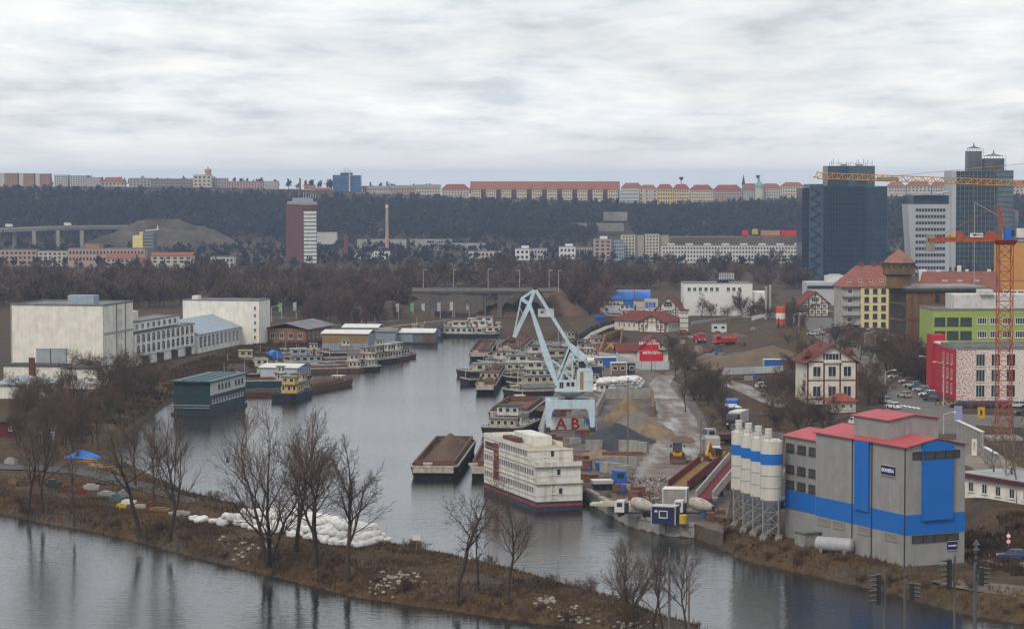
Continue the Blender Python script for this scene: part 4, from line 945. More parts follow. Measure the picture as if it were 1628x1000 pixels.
# --- street front on the right
C = GP(1520, 637); b = B('mural_building', 'white office block sprinkled with red flecks and a solid red side', C, -4)
X1, Hh = 40, b.Z(556); 
def fleck_material():
    m = M('fleck_wall', (.62, .57, .52), .85, .06, .4)
    t = m.node_tree; n = t.nodes; l = t.links; bs = n['Principled BSDF']; src = bs.inputs['Base Color'].links[0].from_socket
    tcn = n.new('ShaderNodeTexCoord'); vo = n.new('ShaderNodeTexNoise'); vo.inputs['Scale'].default_value = 3.2; vo.inputs['Detail'].default_value = 2; l.new(tcn.outputs['Object'], vo.inputs['Vector'])
    sp_ = n.new('ShaderNodeSeparateXYZ'); l.new(tcn.outputs['Object'], sp_.inputs[0])
    mr = n.new('ShaderNodeMapRange'); mr.inputs[1].default_value = 0; mr.inputs[2].default_value = 12; mr.inputs[3].default_value = .52; mr.inputs[4].default_value = .62; l.new(sp_.outputs[0], mr.inputs[0])
    gt = n.new('ShaderNodeMath'); gt.operation = 'GREATER_THAN'; l.new(vo.outputs['Fac'], gt.inputs[0]); l.new(mr.outputs[0], gt.inputs[1])
    mx = n.new('ShaderNodeMix'); mx.data_type = 'RGBA'; l.new(gt.outputs[0], mx.inputs[0]); l.new(src, mx.inputs[6]); mx.inputs[7].default_value = (.40, .13, .12, 1); l.new(mx.outputs[2], bs.inputs['Base Color']); return m
fleck = fleck_material(); mred = M('mural_red', (.38, .02, .03), .8, .12, .4)
b.box('wall', fleck, 0, X1, 0, 14, 0, Hh); b.flat(roof_grey, 0, X1, 0, 14, Hh, .7)
Yr = max(6, b.Y(1490) - 19)
b.box('side_wing', mred, -.02, 2.5, 14.02, 14 + Yr, 0, Hh + .2); b.box('side_panel', mred, -.06, -.001, 0.02, 14, 0, Hh - .1)
b.box('end_pylon', mred, -.6, 2.4, 14 + Yr, 14 + Yr + 5, 0, Hh + 2); part('roof_trim', MB().box(-.2, 2.7, 14.02, 14 + Yr, Hh + .2, Hh + .6), frame_w, b.T)
b.wins('f', -.0, 3.6, 13.6, .4, Hh - .6, 3, 3, 2.0, 2.7, mull=2); b.wins('f', -.0, 16.4, 26.4, .4, Hh - .6, 3, 3, 2.0, 2.7, mull=2); b.wins('f', 0, 29, 39, .4, Hh - .6, 3, 3, 2.0, 2.7, mull=2)
b.wins('l', -.07, 2, 13, .8, Hh - .8, 3, 3, 1.0, 2.2, mull=0, fm=tw)
C = GP(1482, 600); b = B('green_building', 'lime green office block with bands of dark windows', C, -2)
lime = M('lime_wall', (.29, .37, .10), .85, .06, .3); Hg = b.Z(494)
b.box('wall', lime, 0, 44, 0, 16, -3, Hg); b.flat(roof_grey, 0, 44, 0, 16, Hg, .4); b.box('penthouse', M('penthouse_white', (.5, .5, .48), .8), b.X(1521), 44, 4, 14, Hg + .1, b.Z(470)); b.box('lift_house', MATS['penthouse_white'], b.X(1562), b.X(1582), 3, 8, b.Z(470), b.Z(462))
gl2 = M('office_glass', (.045, .06, .06), .2, .25, .5)
for zt_ in (506.5, 528): 
    for xa, xb in ((1485, 1502), (1505, 1523), (1526, 1544)): link('window', window_mesh(b.X(xb) - b.X(xa), 2.0, dark_metal, gl2, 0, 0, .08, True), b.T, ((b.X(xa) + b.X(xb)) / 2, 0, b.Z(zt_ + 5)))
    for xa in (1553, 1573, 1593, 1613): link('window', window_mesh(b.X(xa + 15) - b.X(xa), 1.7, frame_w, glass, 3, 0, .13, True), b.T, (b.X(xa + 7.5), 0, b.Z(zt_ + 4)))
C = GP(1442, 590); b = B('old_granary', 'old brown granary with flat roof and a red-capped water tower', C, -8)
gr_b = M('granary_brick', (.155, .10, .055), .95, .35, .18, streak=.5, scol=(.05, .03, .025)); Hq = b.Z(459); XR = b.X(1563); YL = b.Y(1412)
YL = min(max(YL, 12), 40)
b.box('wall', gr_b, 0, XR, 0, YL, -4, Hq); b.box('roof', M('old_roof', (.22, .21, .19), .9, .4, .25), -.6, XR + .6, -.6, YL + .6, Hq, Hq + .5); b.box('eaves', roof_dark, -.7, XR + .7, -.7, YL + .7, Hq - .7, Hq - .01)
for k in range(8): x = XR * (k + .5) / 8; b.box('pilaster', brick_m, x - .25, x + .25, -.12, 0, 0, Hq - .8)
b.box('cornice', brick_m, 0, XR, -.16, 0, Hq * .62, Hq * .65); b.box('opening', dark_metal, b.X(1486), b.X(1492), -.18, 0, b.Z(481), b.Z(468))
b.boxes('dark_bay', M('bay_dark', (.05, .04, .035), .9), [(-.15, 0, YL * .1, YL * .9, 4, Hq - 1)])
for j in range(4): part('floor_band', MB().box(-.25, -.15, YL * .08, YL * .92, 4 + j * Hq * .2, 4.5 + j * Hq * .2), gr_b, b.T)
cxw, cyw, r_ = b.X(1439), 6.0, 4.2
part('tower_shaft', MB().lathe([(r_ * .78, Hq), (r_ * .78, b.Z(440)), (r_, b.Z(437)), (r_, b.Z(420))], 8, (cxw, cyw, 0)), gr_b, b.T)
part('tower_eaves', MB().lathe([(r_ + .3, b.Z(420)), (r_ + .3, b.Z(418.5))], 8, (cxw, cyw, 0)), roof_dark, b.T)
part('tower_roof', MB().lathe([(r_ * .98, b.Z(418.5)), (r_ * .75, b.Z(412)), (.15, b.Z(397))], 8, (cxw, cyw, 0)), M('faded_tile', (.24, .12, .09), .9, .3, .6), b.T)
mb = MB()
for k in range(16):
    a = 6.283 * (k + .5) / 16; rr = r_ * (math.cos(math.pi / 8) / math.cos((a % (math.pi / 4)) - math.pi / 8)) + .02; x, y = cxw + rr * math.cos(a), cyw + rr * math.sin(a); mb.box(x - .25, x + .25, y - .25, y + .25, b.Z(426), b.Z(423))
part('tower_windows', mb, dark_metal, b.T, None, True)
C = GP(1368, 523); b = B('yellow_apartments', 'pale yellow five storey apartment house with red hipped roof', C, -3)
XR, XLf, H5 = b.X(1414), b.X(1338), b.Z(456)
b.box('wall', M('butter_wall', (.60, .53, .29), .85, .06, .3), 0, XR + 4, 0, 14, -3, H5); b.box('grey_bay', plaster, XLf, -.01, .6, 14, -3, H5); b.hip(M('apartment_tile', (.23, .085, .06), .85, .22, .6), XLf, XR + 4, 0, 14, H5 + .05, 6.6, 6, 6.5, .5)
b.wins('f', 0, 0.6, XR - .6, b.Z(523) , H5 - .1, 3, 5, 1.5, 1.7, fm=M('frame_brown', (.13, .08, .06), .7), mull=1)
for j in range(4): z = H5 - 3.2 - j * 3.0; b.box('balcony', plaster, XLf + .2, -.3, -.7, .6, z, z + .9); link('window', window_mesh(1.4, 1.5, frame_w, glass), b.T, (XLf * .55, .6, z + 1.7))
for x in (1350, 1368, 1385, 1402): link('dormer_window', window_mesh(1.1, .9, frame_w, gl2, 1), b.T, (b.X(x), 1.2, H5 + 2.0))
for x in (1375, 1395, 1408): part('chimney', MB().box(b.X(x) - .7, b.X(x) + .7, 6, 7, H5 + 4.5, H5 + 7.8), brick_m, b.T)
b.box('shop', roof_dark, b.X(1350), b.X(1396), -5, -.02, -3, b.Z(521))
# red-roofed block behind and orange block
C = AT(1466, 468, 900); C.z = 5; b = B('red_roof_block', 'long apartment block with wide red roof and skylights behind the granary', C, 0)
X1 = b.X(1592); Hr = b.Z(466); b.box('wall', pale, 0, X1, 0, 14, -3, Hr); b.hip(M('long_tile', (.20, .075, .055), .85, .22, .5), 0, X1, 0, 14, Hr, b.Z(433) - Hr, 1, 6, .5)
b.wins('f', 0, .5, X1 - .5, Hr - 12, Hr - .5, 14, 4, 1.3, 1.6)
for x in (1502, 1507, 1526, 1530, 1552, 1557): link('skylight', window_mesh(.9, .9, frame_w, M('skylight', (.4, .42, .44), .2), 0), b.T, (b.X(x), 3.0, Hr + 4.2))
for x, w in ((1503, 1.0), (1545, 1.6)): link('dormer_window', window_mesh(1.8, 1.6, frame_w, glass, 2), b.T, (b.X(x), 1.0, Hr + 2.2))
for x, w, z in ((1466, 2.6, 436), (1493, 1.6, 437), (1527, 1.3, 430), (1540, 1.0, 436), (1575, 1.2, 436)): part('chimney', MB().box(b.X(x), b.X(x) + w, 6.5, 8, Hr + 4, b.Z(z) + 1.5), white_p, b.T)
C = AT(1592, 452, 940); C.z = 5; b = B('orange_building', 'plain orange building with white windows behind the crane mast', C, 0)
X1 = b.X(1700); Ho = b.Z(386); b.box('wall', orange_w, 0, X1, 0, 15, -3, Ho); b.flat(roof_grey, 0, X1, 0, 15, Ho, .5); b.box('groove', M('groove', (.2, .08, .03), .9), 0, X1, -.04, 0, b.Z(447), b.Z(446)); b.box('ground_floor', frame_w, -.02, X1, -.06, -.002, -3, b.Z(461)); b.wins('f', -.06, b.X(1594), b.X(1640), b.Z(474), b.Z(462), 4, 1, 2.2, 2.4, mull=1); b.box('blue_roof', MATS['roof_hut_blue'], b.X(1598), X1, 2, 12, Ho + .4, b.Z(374))
# skyscrapers
C = AT(1276, 452, 1300); C.z = 2; b = B('dark_glass_tower', 'dark blue glass office tower with a zigzag stair strip', C, 0, 'tower')
dg = M('tower_glass', (.010, .022, .045), .2, .5, .12, spec=.28); dg2 = M('tower_glass_light', (.055, .085, .11), .3, .3, .2); dg3 = M('tower_glass_mid', (.022, .042, .07), .22, .4, .15, spec=.3)
xa, xb = 0, b.X(1410); H0 = b.Z(296)
b.box('side_bay', dg, 0, b.X(1287), 4, 30, 0, b.Z(299)); b.box('stair_bay', dg2, b.X(1287), b.X(1309), 2, 28, 0, b.Z(293)); b.box('main_block', dg, b.X(1309), b.X(1374), 0, 30, 0, H0); b.box('right_bay', dg3, b.X(1374), xb, 1.5, 28, 0, b.Z(297)); b.box('top_block', dg2, b.X(1316), b.X(1391), 3, 24, H0, b.Z(264)); b.box('dark_opening', dark_metal, b.X(1362), b.X(1379), 2.9, 3, b.Z(294), b.Z(287)); b.box('top_side', dg3, b.X(1316), b.X(1349), 2.85, 2.99, H0, b.Z(264.5))
mull = M('mullion', (.03, .05, .08), .5); nfl = 18
for k in range(nfl): z = H0 * (k + 1) / nfl; b.boxes('floor_line', mull, [(b.X(1309) , b.X(1374), -.15, 0, z - .25, z), (b.X(1374) + .01, xb, 1.35, 1.5, z - .25, z), (0, b.X(1287) - .02, 3.85, 4, z - .25, z)])
b.boxes('mullions', mull, [(b.X(1309) + i * 1.5, b.X(1309) + i * 1.5 + .12, -.2, 0, 0, H0) for i in range(14)] + [(b.X(1374) + i * 1.5, b.X(1374) + i * 1.5 + .12, 1.3, 1.5, 0, b.Z(297)) for i in range(8)], True)
zs = [2 + i * (H0 - 3) / 17 for i in range(18)]; x0_, x1_ = b.X(1288.5), b.X(1304)
for i in range(17): part('stair_flight', MB().bar((x0_ if i % 2 else x1_, 1.6, zs[i]), (x1_ if i % 2 else x0_, 1.6, zs[i + 1]), .5, .8), dg3, b.T)
mb = MB()
for i in range(16): x = b.X(1320) + i * (b.X(1388) - b.X(1320)) / 15; mb.tube((x, 6 + (i % 3) * 4, b.Z(264)), (x, 6 + (i % 3) * 4, b.Z(264) + rng.uniform(1.2, 4)), .12, n=4)
mb.box(b.X(1322), b.X(1388), 6, 6.2, b.Z(264) + 1.3, b.Z(264) + 1.45).box(b.X(1340), b.X(1349), 8, 12, b.Z(264), b.Z(261)).box(b.X(1364), b.X(1374), 8, 12, b.Z(264), b.Z(261))
part('roof_antennas', mb, grey_metal, b.T, None, True)
C = AT(1445, 440, 1350); C.z = 2; b = B('white_office_tower', 'white office tower with slanting left edge and ribbon windows', C, 0, 'tower')
ow = M('office_white', (.40, .42, .44), .7, .06, .1); Ht = b.Z(325)
mb = MB(); mb.xprism([(b.X(1450), 0), (b.X(1509), 0), (b.X(1509), Ht), (b.X(1442), Ht)], 0, 20); part('wall', mb, ow, b.T)
b.box('recessed_top', dg3, b.X(1452), b.X(1508), 1, 18, Ht, b.Z(311)); mb = MB(); mb.xprism([(b.X(1437), b.Z(309)), (b.X(1490), b.Z(310.5)), (b.X(1512), b.Z(305)), (b.X(1512), b.Z(304)), (b.X(1490), b.Z(308)), (b.X(1437), b.Z(308))], -2, 20); part('wing_roof', mb, grey_metal, b.T)
for k in range(11): z = b.Z(334.5 + 10.2 * k); b.box('ribbon_window', glass, b.X(1455), b.X(1502), -.12, 0, z - .7, z + .9)
b.boxes('mullions', ow, [(b.X(1455 + 4.7 * i) - .12, b.X(1455 + 4.7 * i) + .12, -.2, 0, b.Z(440), b.Z(331)) for i in range(1, 10)], True)
C = AT(1512, 440, 1420); C.z = 2; b = B('glass_high_rise', 'unfinished glass high-rise with two scaffolded turrets on top', C, 0, 'tower')
b.box('stair_core', ow, 0, b.X(1519), 0, 26, 0, b.Z(272)); Hh = b.Z(272); b.box('main_block', M('rise_glass', (.02, .032, .04), .25, .5, .1, spec=.3), b.X(1519), b.X(1582), 1, 28, 0, Hh); b.box('right_block', M('rise_pale', (.10, .13, .15), .3, .25, .15), b.X(1582), b.X(1612), 4, 30, 0, b.Z(271)); b.box('low_block', M('rise_pale2', (.12, .15, .17), .3, .3, .15), b.X(1600), b.X(1622), 6, 30, 0, b.Z(335))
conc2 = M('slab_pale', (.13, .15, .16), .8)
for k in range(20): z = Hh * (k + 1) / 20; b.boxes('floor_slab', conc2, [(b.X(1519), b.X(1582), .6, 1, z - .3, z), (b.X(1582) + .01, b.X(1612), 3.6, 4, z - .3, z)])
b.boxes('columns', conc2, [(b.X(1519) + i * 2.4, b.X(1519) + i * 2.4 + .25, .5, 1, 0, Hh) for i in range(10)], True)
scf = M('scaffold', (.11, .12, .13), .7, .3, .3)
for xa_, xb_, yt_, in ((1539, 1564, 236), (1566, 1600, 248)):
    xa, xb, zt2 = b.X(xa_), b.X(xb_), b.Z(yt_); b.box('turret', M('turret_grey', (.15, .155, .17), .8, .3, .2), xa + .6, xb - .6, 6, 16, Hh, zt2 - 1.5)
    mb = MB()
    for i in range(8):
        x = xa + (xb - xa) * i / 7; mb.tube((x, 5, Hh), (x, 5, zt2), .09, n=4)
    for j in range(6): z = Hh + (zt2 - Hh) * (j + 1) / 6; mb.box(xa, xb, 4.6, 5.2, z - .12, z)
    part('scaffolding', mb, scf, b.T, None, True)
    mb = MB(); xc = (xa + xb) / 2; mb.lathe([((xb - xa) * .5, zt2), (.5, zt2 + 1.3), (.1, zt2 + 3.4)], 6, (xc, 10, 0)); part('turret_cap', mb, scf, b.T)
# low grey building before the dark tower
C = AT(1282, 465, 960); C.z = 5; b = B('grey_low_building', 'low grey building with ribbon windows at the foot of the dark tower', C, 0)
b.box('wall', ow, 0, b.X(1345), 0, 14, -3, b.Z(449)); b.wins('f', 0, .3, b.X(1343), b.Z(460), b.Z(454), 16, 1, .9, 1.3, joined=True); b.box('upper', MATS['penthouse_white'], b.X(1318), b.X(1352), 6, 16, b.Z(449), b.Z(440)); b.box('vent', ow, b.X(1322), b.X(1340), 7, 10, b.Z(440), b.Z(437))

# --- centre: blue hall, white building, bridge
C = GP(960, 494); b = B('blue_glass_hall', 'hall with a shiny blue barrel roof over pale walls', C, 3, 'hall')
X1 = b.X(1032); r_ = b.Z(462); blg = M('blue_glass', (.015, .10, .38), .22, .4, .2, spec=.5)
zw = b.Z(477)
b.box('wall', pale, 0, X1, 0, 12, 0, zw)
for xa_, xb_ in ((958, 990), (990.5, 1008), (1009, 1034)):
    xa, xb = b.X(xa_), b.X(xb_); mb = MB(); mb.xprism([(6 - 6.5 * math.cos(t_), zw + (r_ - zw) * math.sin(t_)) for t_ in [math.pi * k / 12 for k in range(13)]], xa, xb); mb.v = [(y, x, z) for x, y, z in mb.v]; mb.f = [f[::-1] for f in mb.f]; part('barrel_roof', mb, blg, b.T)
    for k in range(5): x = xa + (xb - xa) * (k + .5) / 5; part('roof_rib', MB().bar((x, -.6, zw), (x, 1.4, zw + (r_ - zw) * .72), .15), navy_p, b.T)
part('glass_front', MB().box(b.X(991), b.X(1007), -.15, 0, 0, zw), blg, b.T); b.wins('f', 0, b.X(963), b.X(985), zw * .3, zw * .85, 4, 1, 1.2, 1.6, mull=1)
b.box('annexe', pale, b.X(1024), b.X(1046), -3, -.02, 0, b.Z(475)); b.wins('f', -3, b.X(1026), b.X(1042), .5, b.Z(476), 3, 1, 1.6, 2.4, gm=blg)
C = GP(1087, 502); b = B('white_flat_building', 'white two storey flat-roofed building with a billboard frame on top', C, 0)
X1, Hh = b.X(1196), b.Z(451); b.box('wall', M('bright_white', (.66, .66, .64), .8, .05), 0, X1, 0, 16, -2, Hh); b.flat(roof_grey, 0, X1, 0, 16, Hh, .2); b.wins('f', 0, b.X(1091), b.X(1180), b.Z(464), b.Z(456), 10, 1, 1.3, 1.5, mull=1, skip=((6, 0),))
b.box('low_wing', MATS['bright_white'], X1, b.X(1220), 2, 16, -2, b.Z(465)); b.wins('f', 2, b.X(1198), b.X(1216), 1, 5, 3, 1, 2, 2)
mb = MB(); xa, xb = b.X(1145), b.X(1168)
for i in range(7): mb.box(xa + (xb - xa) * i / 6 - .1, xa + (xb - xa) * i / 6 + .1, 5, 5.2, Hh + 1.2, b.Z(436))
for j in range(4): z = b.Z(444) + (b.Z(436) - b.Z(444)) * j / 3; mb.box(xa, xb, 5, 5.2, z, z + .2)
part('billboard_frame', mb, frame_w, b.T); b.box('roof_hut', navy_p, b.X(1143), b.X(1160), 6, 10, Hh, b.Z(445))
# arched road bridge
C = GP(664, 505); C.z = 2.0; Yb_ = C.y
t = thing('arch_bridge', 'concrete road bridge with low arches across the end of the harbour', 'bridge', C)
def bx(px): return AT(px, 470, Yb_).x - C.x
def bz(py): return AT(814, py, Yb_).z - C.z
bc = M('bridge_concrete', (.105, .098, .088), .9, .2, .3, streak=.5)
zd0, zd1 = bz(466.5), bz(461.5)
part('deck', MB().box(bx(655), bx(880), 0, 16, zd0, zd1), bc, t); part('parapet', MB().box(bx(655), bx(880), -.3, -.005, zd1 - .4, zd1 + .9), M('parapet', (.17, .16, .145), .9, .15), t)
def arch(pxa, pxb, pya, pyt):
    xa, xb = bx(pxa), bx(pxb); za, zt2 = bz(pya), bz(pyt); n = 16; mb = MB()
    lo = [(xa + (xb - xa) * k / n, za + (zt2 - za) * (1 - (2 * k / n - 1) ** 2)) for k in range(n + 1)]
    for (x0, z0), (x1, z1) in zip(lo, lo[1:]): mb.xprism([(x0, z0), (x1, z1), (x1, z1 + .9), (x0, z0 + .9)], .3, 15.7)
    part('arch', mb, bc, t)
    mb = MB(); mb.box(xa - 1.4, xa + .3, .4, 15.6, -3, zd0)
    part('pier', mb, bc, t)
    for k in range(n):
        (x0, z0), (x1, z1) = lo[k], lo[k + 1]
        if min(z0, z1) + .9 < zd0 - .1: part('spandrel', MB().xprism([(x0, z0 + .88), (x1, z1 + .88), (x1, zd0), (x0, zd0)], .6, 15.4), bc, t)
arch(690, 768, 497, 468.5); arch(797, 862, 490, 468.5)
mb = MB(); mb.xprism([(bx(655), zd0), (bx(655), bz(470)), (bx(674), bz(478)), (bx(686), bz(488)), (bx(686), zd0)], .2, 15.8); part('cantilever', mb, bc, t)
part('pier', MB().box(bx(769), bx(773), 1, 15, -3, zd0), bc, t)
# earth heaps in front of the bridge
def heap(name, p, rx, ry, h, mat, label, cat='heap', seed=1, rz=0, group=None, flatness=1.1):
    n, m = 28, 10; V = []; Fc = []
    for j in range(m + 1):
        rr = j / m
        for k in range(n):
            a = 6.2832 * k / n; w = 1 + .28 * mnoise.noise((math.cos(a) * 1.3 + seed, math.sin(a) * 1.3, seed * 2.1)); x, y = rx * rr * w * math.cos(a), ry * rr * w * math.sin(a)
            z = h * (1 - rr ** flatness) * (1 + .3 * mnoise.noise((x * 2.2 / rx + seed, y * 2.2 / ry, seed)) + .14 * mnoise.noise((x * .7, y * .7, seed))) + .1 * mnoise.noise((x * 1.4, y * 1.4, seed)) * (1 - rr) * h * .5
            V.append((x, y, z - (.25 if j == m else 0)))
    for j in range(m):
        for k in range(n): a, b_ = j * n + k, j * n + (k + 1) % n; Fc.append((a, a + n, b_ + n, b_) if j else (a, a + n, b_ + n))
    me = bpy.data.meshes.new(name); me.from_pydata(V, [], Fc); me.materials.append(mat); me.polygons.foreach_set('use_smooth', [True] * len(Fc))
    return tag(link(name, me, None, p, rz), label, cat, group)
earth = M('earth', (.115, .07, .042), .95, .3, .25, bump=.5)
heap('earth_heap', GP(797, 503), 12, 8, 5.5, earth, 'large brown earth heap right of the bridge arch', seed=3)
heap('earth_heap', GP(840, 501), 13, 10, 7.5, earth, 'steep brown earth embankment behind the crane tip', seed=5)
heap('earth_heap', GP(880, 500), 12, 12, 10.5, MATS.get('earth'), 'brown embankment carrying the right end of the bridge', seed=15)
heap('earth_heap', GP(628, 507), 15, 9, 6.5, M('earth_dark', (.07, .048, .03), .95, .3, .3), 'dark overgrown embankment carrying the left end of the bridge', seed=17)
heap('earth_heap', GP(708, 501), 12, 5, 1.8, earth, 'low brown earth heap under the bridge arch', seed=7)
heap('earth_heap', GP(1215, 582), 20, 16, 5.2, M('spoil', (.13, .095, .06), .95, .25, .2, bump=.4), 'wide brown spoil heap on the construction site', seed=9)
moundm = M('mound', (.072, .058, .044), .95, .45, .06, col2=(.11, .09, .065), bump=.8)
p = AT(258, 394, 1880); p.z = 2
heap('mound', p, 58, 45, 20, moundm, 'broad bare earth mound on the far left', 'mound', seed=12, flatness=2.4)
# ------------------------------------------------------------------ far buildings
def blk(name, label, xl, xr, yt, yb, D, wall, roof=None, rtype='flat', ry=0, wins=None, depth=12, cat='building', wf=None, a=0, group=None, base_drop=4):
    C = AT(xl, yb, D); b = B(name, label, C, a, cat, group); X1 = b.X(xr); H = b.Z(yt)
    b.box('wall', wall, 0, X1, 0, depth, -base_drop, H); roof = roof or roof_grey
    if rtype == 'flat': b.flat(roof, 0, X1, 0, depth, H, .3)
    elif rtype == 'hip': b.hip(roof, 0, X1, 0, depth, H, height(C, ry) - H, min(X1 * .2, 5), depth * .42, .4)
    elif rtype == 'gable': b.gable(roof, 0, X1, 0, depth, H, height(C, ry) - H, .4, 'x')
    if wins: nc, nr = wins[:2]; b.wins('f', 0, .4, X1 - .4, .3, H - .3, nc, nr, (X1 / nc) * .5, (H / nr) * .5, joined=True, fm=wf)
    return b
DR = 2470
panel_w = M('panel_white', (.44, .43, .40), .85, .12, .1)
# left ridge
for i, (xl, xr, yt, yb, w, lab_) in enumerate([(-40, 0, 277, 296, panel_or, 'panel apartment block just left of the frame on the ridge'), (0, 28, 276, 296, panel_or, 'leftmost orange-brown panel block on the far ridge'), (30, 54, 276.5, 296, panel_or, 'second orange-brown panel block from the left on the ridge'), (56, 79, 277, 296, panel_or, 'third orange-brown panel block from the left, brightest end wall'), (86, 108, 279, 299, panel_w, 'pale panel block left of the dark tree gap on the ridge'), (111, 136, 280, 299, panel_w, 'pale panel block right of the dark tree gap on the ridge'), (138, 158, 283, 303, panel_w, 'tall white panel block standing forward on the left ridge')]):
    b = blk('panel_block', lab_, xl, xr, yt, yb, DR - (20 if i == 6 else 0), w, wins=(6, 5), group='panel blocks on the left ridge')
    if w is panel_or: b.box('stair_tower', panel_w, .5, 4.5, -1, 0, -3, b.Z(yt) + .3)
blk('red_roof_house', 'house with broad orange-red hipped roof on the left ridge', 160, 198, 290, 301, DR, pale, orange_tile, 'hip', 282, (6, 2))
blk('grey_block', 'low grey building right of the orange roof on the ridge', 205, 240, 284, 297, DR, plaster, wins=(6, 3))
blk('grey_block', 'long grey building with reddish windows on the left ridge', 241, 306, 285, 299, DR, M('ridge_grey', (.22, .2, .19), .9), wins=(14, 3))
b = blk('observatory_block', 'pale stepped building with a round turret on the left ridge', 307, 336, 279, 303, DR - 10, pale, wins=(4, 4)); part('turret', MB().lathe([(3, 0), (3, b.Z(272)), (3.6, b.Z(272)), (3.6, b.Z(270)), (.6, b.Z(268)), (.3, b.Z(265))], 10, (b.X(330), 5, 0)), pink_w, b.T)
blk('grey_block', 'grey block right of the round turret on the ridge', 337, 361, 284, 303, DR, plaster, wins=(5, 4))
b = blk('school_block', 'long brownish school block with window bands on the ridge', 362, 418, 289, 301, DR, pink_w, wins=(12, 3)); b = blk('grey_block', 'plain pale end block on the ridge right of the long school', 419, 442, 289, 302, DR - 5, plaster)
for xl, xr, yt, ry, lab_ in ((484, 500, 300, 295, 'small red-roofed house left of the blue glass block'), (502, 527, 302, 299, 'low red-roofed house beside the blue glass block'), (576, 586, 300, 296, 'small red-roofed house right of the blue glass block')): blk('small_house', lab_, xl, xr, yt, 308, DR, pale, orange_tile, 'gable', ry, (3, 1), depth=8)
p = AT(477, 303, DR); single('chimney', MB().lathe([(1.2, -5), (.9, 12)], 10), brick_m, 'thin brick chimney on the ridge left of the blue glass block', 'chimney', p)
C = AT(529, 308, DR - 15); b = B('blue_glass_block', 'blue glass office cube with rooftop aerials on the ridge', C, 0); bgm = M('ridge_blue', (.05, .12, .24), .3, .4, .15)
b.box('wall', bgm, 0, b.X(556), 0, 20, -4, b.Z(278.5)); b.box('right_wing', bgm, b.X(556) + .01, b.X(573), 2, 22, -4, b.Z(279)); b.box('top_block', navy_p, b.X(541), b.X(560), 2, 14, b.Z(278.5), b.Z(275)); b.box('stair_strip', panel_w, b.X(554.5), b.X(557), -.3, 0, -4, b.Z(276))
mb = MB()
for i in range(7): x = b.X(545 + 2 * i); mb.tube((x, 5, b.Z(275)), (x, 5, b.Z(275) + rng.uniform(2, 5)), .35, n=4)
part('aerials', mb, white_p, b.T, None, True)
for k in range(7): z = b.Z(304) + (b.Z(280) - b.Z(304)) * k / 6; b.box('floor_line', navy_p, 0, b.X(573), -.2, 0, z - .4, z)
blk('long_low_block', 'long white low block below the blue glass cube', 488, 622, 306.5, 312, DR - 40, panel_w, wins=(40, 1), depth=10)
for xl, xr, yt, ry, w, lab_ in ((584, 618, 300, 296, pale, 'pale apartment row right of the blue cube'), (620, 660, 299, 295, pink_w, 'dusty pink apartment row on the middle ridge'), (661, 700, 298, 294, pale, 'pale apartment row left of the red roofs'), (702, 746, 301, 293, pale, 'apartment house with dark mansard roof left of the long red row')):
    blk('apartment_row', lab_, xl, xr, yt, 313, DR - 10, w, red_tile if xl == 702 else roof_grey, 'hip' if xl == 702 else 'gable', ry, (9, 3))
# the long comb of red-roofed wings
blk('red_roof_range', 'long dark-red roofed range linking the gabled wings on the ridge', 748, 985, 301, 317, DR + 8, brick_m, orange_tile, 'gable', 289, None, depth=14)
for k in range(10):
    xl = 749 + 24.2 * k; b = blk('gabled_wing', ('first', 'second', 'third', 'fourth', 'fifth', 'sixth', 'seventh', 'eighth', 'ninth', 'tenth')[k] + ' pale gabled wing from the left in the red-roofed range', xl, xl + 15.5, 302, 317 + k * .25, DR - 10, cream, orange_tile, 'hip', 292.5, (4, 3), depth=17, group='wings of the red-roofed range')
blk('red_roof_house', 'wide orange roof behind the striped white building', 988, 1022, 299, 304, DR + 30, pale, orange_tile, 'hip', 291, None)
b = blk('striped_building', 'white building with blue-grey bands between the red range and cream houses', 985, 1016, 304, 324, DR - 20, panel_w)
for z in (309, 315, 320): b.box('window_band', M('band_blue', (.16, .22, .3), .5), .3, b.X(1015), -.15, 0, b.Z(z) - .6, b.Z(z) + .6)
for xl, xr, yt, yb, w, rf, ry, lab_ in ((1017, 1044, 301, 325, cream, orange_tile, 294, 'cream apartment house with white bays, first right of the striped building'), (1045, 1070, 300, 325, yellow_w, red_tile, 293, 'ochre apartment house second right of the striped building'), (1071, 1096, 301, 324, yellow_w, red_tile, 293, 'yellow apartment house with brown roof in the cream row'), (1098, 1134, 302, 322, cream, red_tile, 294, 'long light-yellow apartment house in the cream row'), (1135, 1180, 302, 321, pink_w, red_tile, 294, 'dusty pink apartment house at the right of the cream row'), (1182, 1206, 302, 318, panel_w, orange_tile, 292, 'white apartment house with bright orange roof on the right ridge'), (1210, 1242, 299, 318, pale, orange_tile, 292, 'pale house with red roof right of the green dome'), (1243, 1278, 296, 318, cream, orange_tile, 290, 'cream house just left of the dark tower on the ridge')):
    b = blk('ridge_house', lab_, xl, xr, yt, yb, DR - 15, w, rf, 'hip', ry, (int((xr - xl) / 4), 4), group='cream row on the right ridge')
    if xl == 1017:
        for q in (1024, 1031, 1038): b.box('bay', panel_w, b.X(q) - 1, b.X(q) + 1, -1, 0, -3, b.Z(301))
p = AT(1207, 310, DR - 20); t = thing('dome_church', 'small church with green copper dome on the right ridge', 'church', p); part('drum', MB().lathe([(4.2, -4), (4.2, 7)], 12), pale, t); part('dome', MB().lathe([(4.6, 7), (4.2, 9.5), (2.6, 12), (.8, 13.2), (.6, 16), (.1, 18)], 12), M('copper', (.18, .32, .27), .7), t)
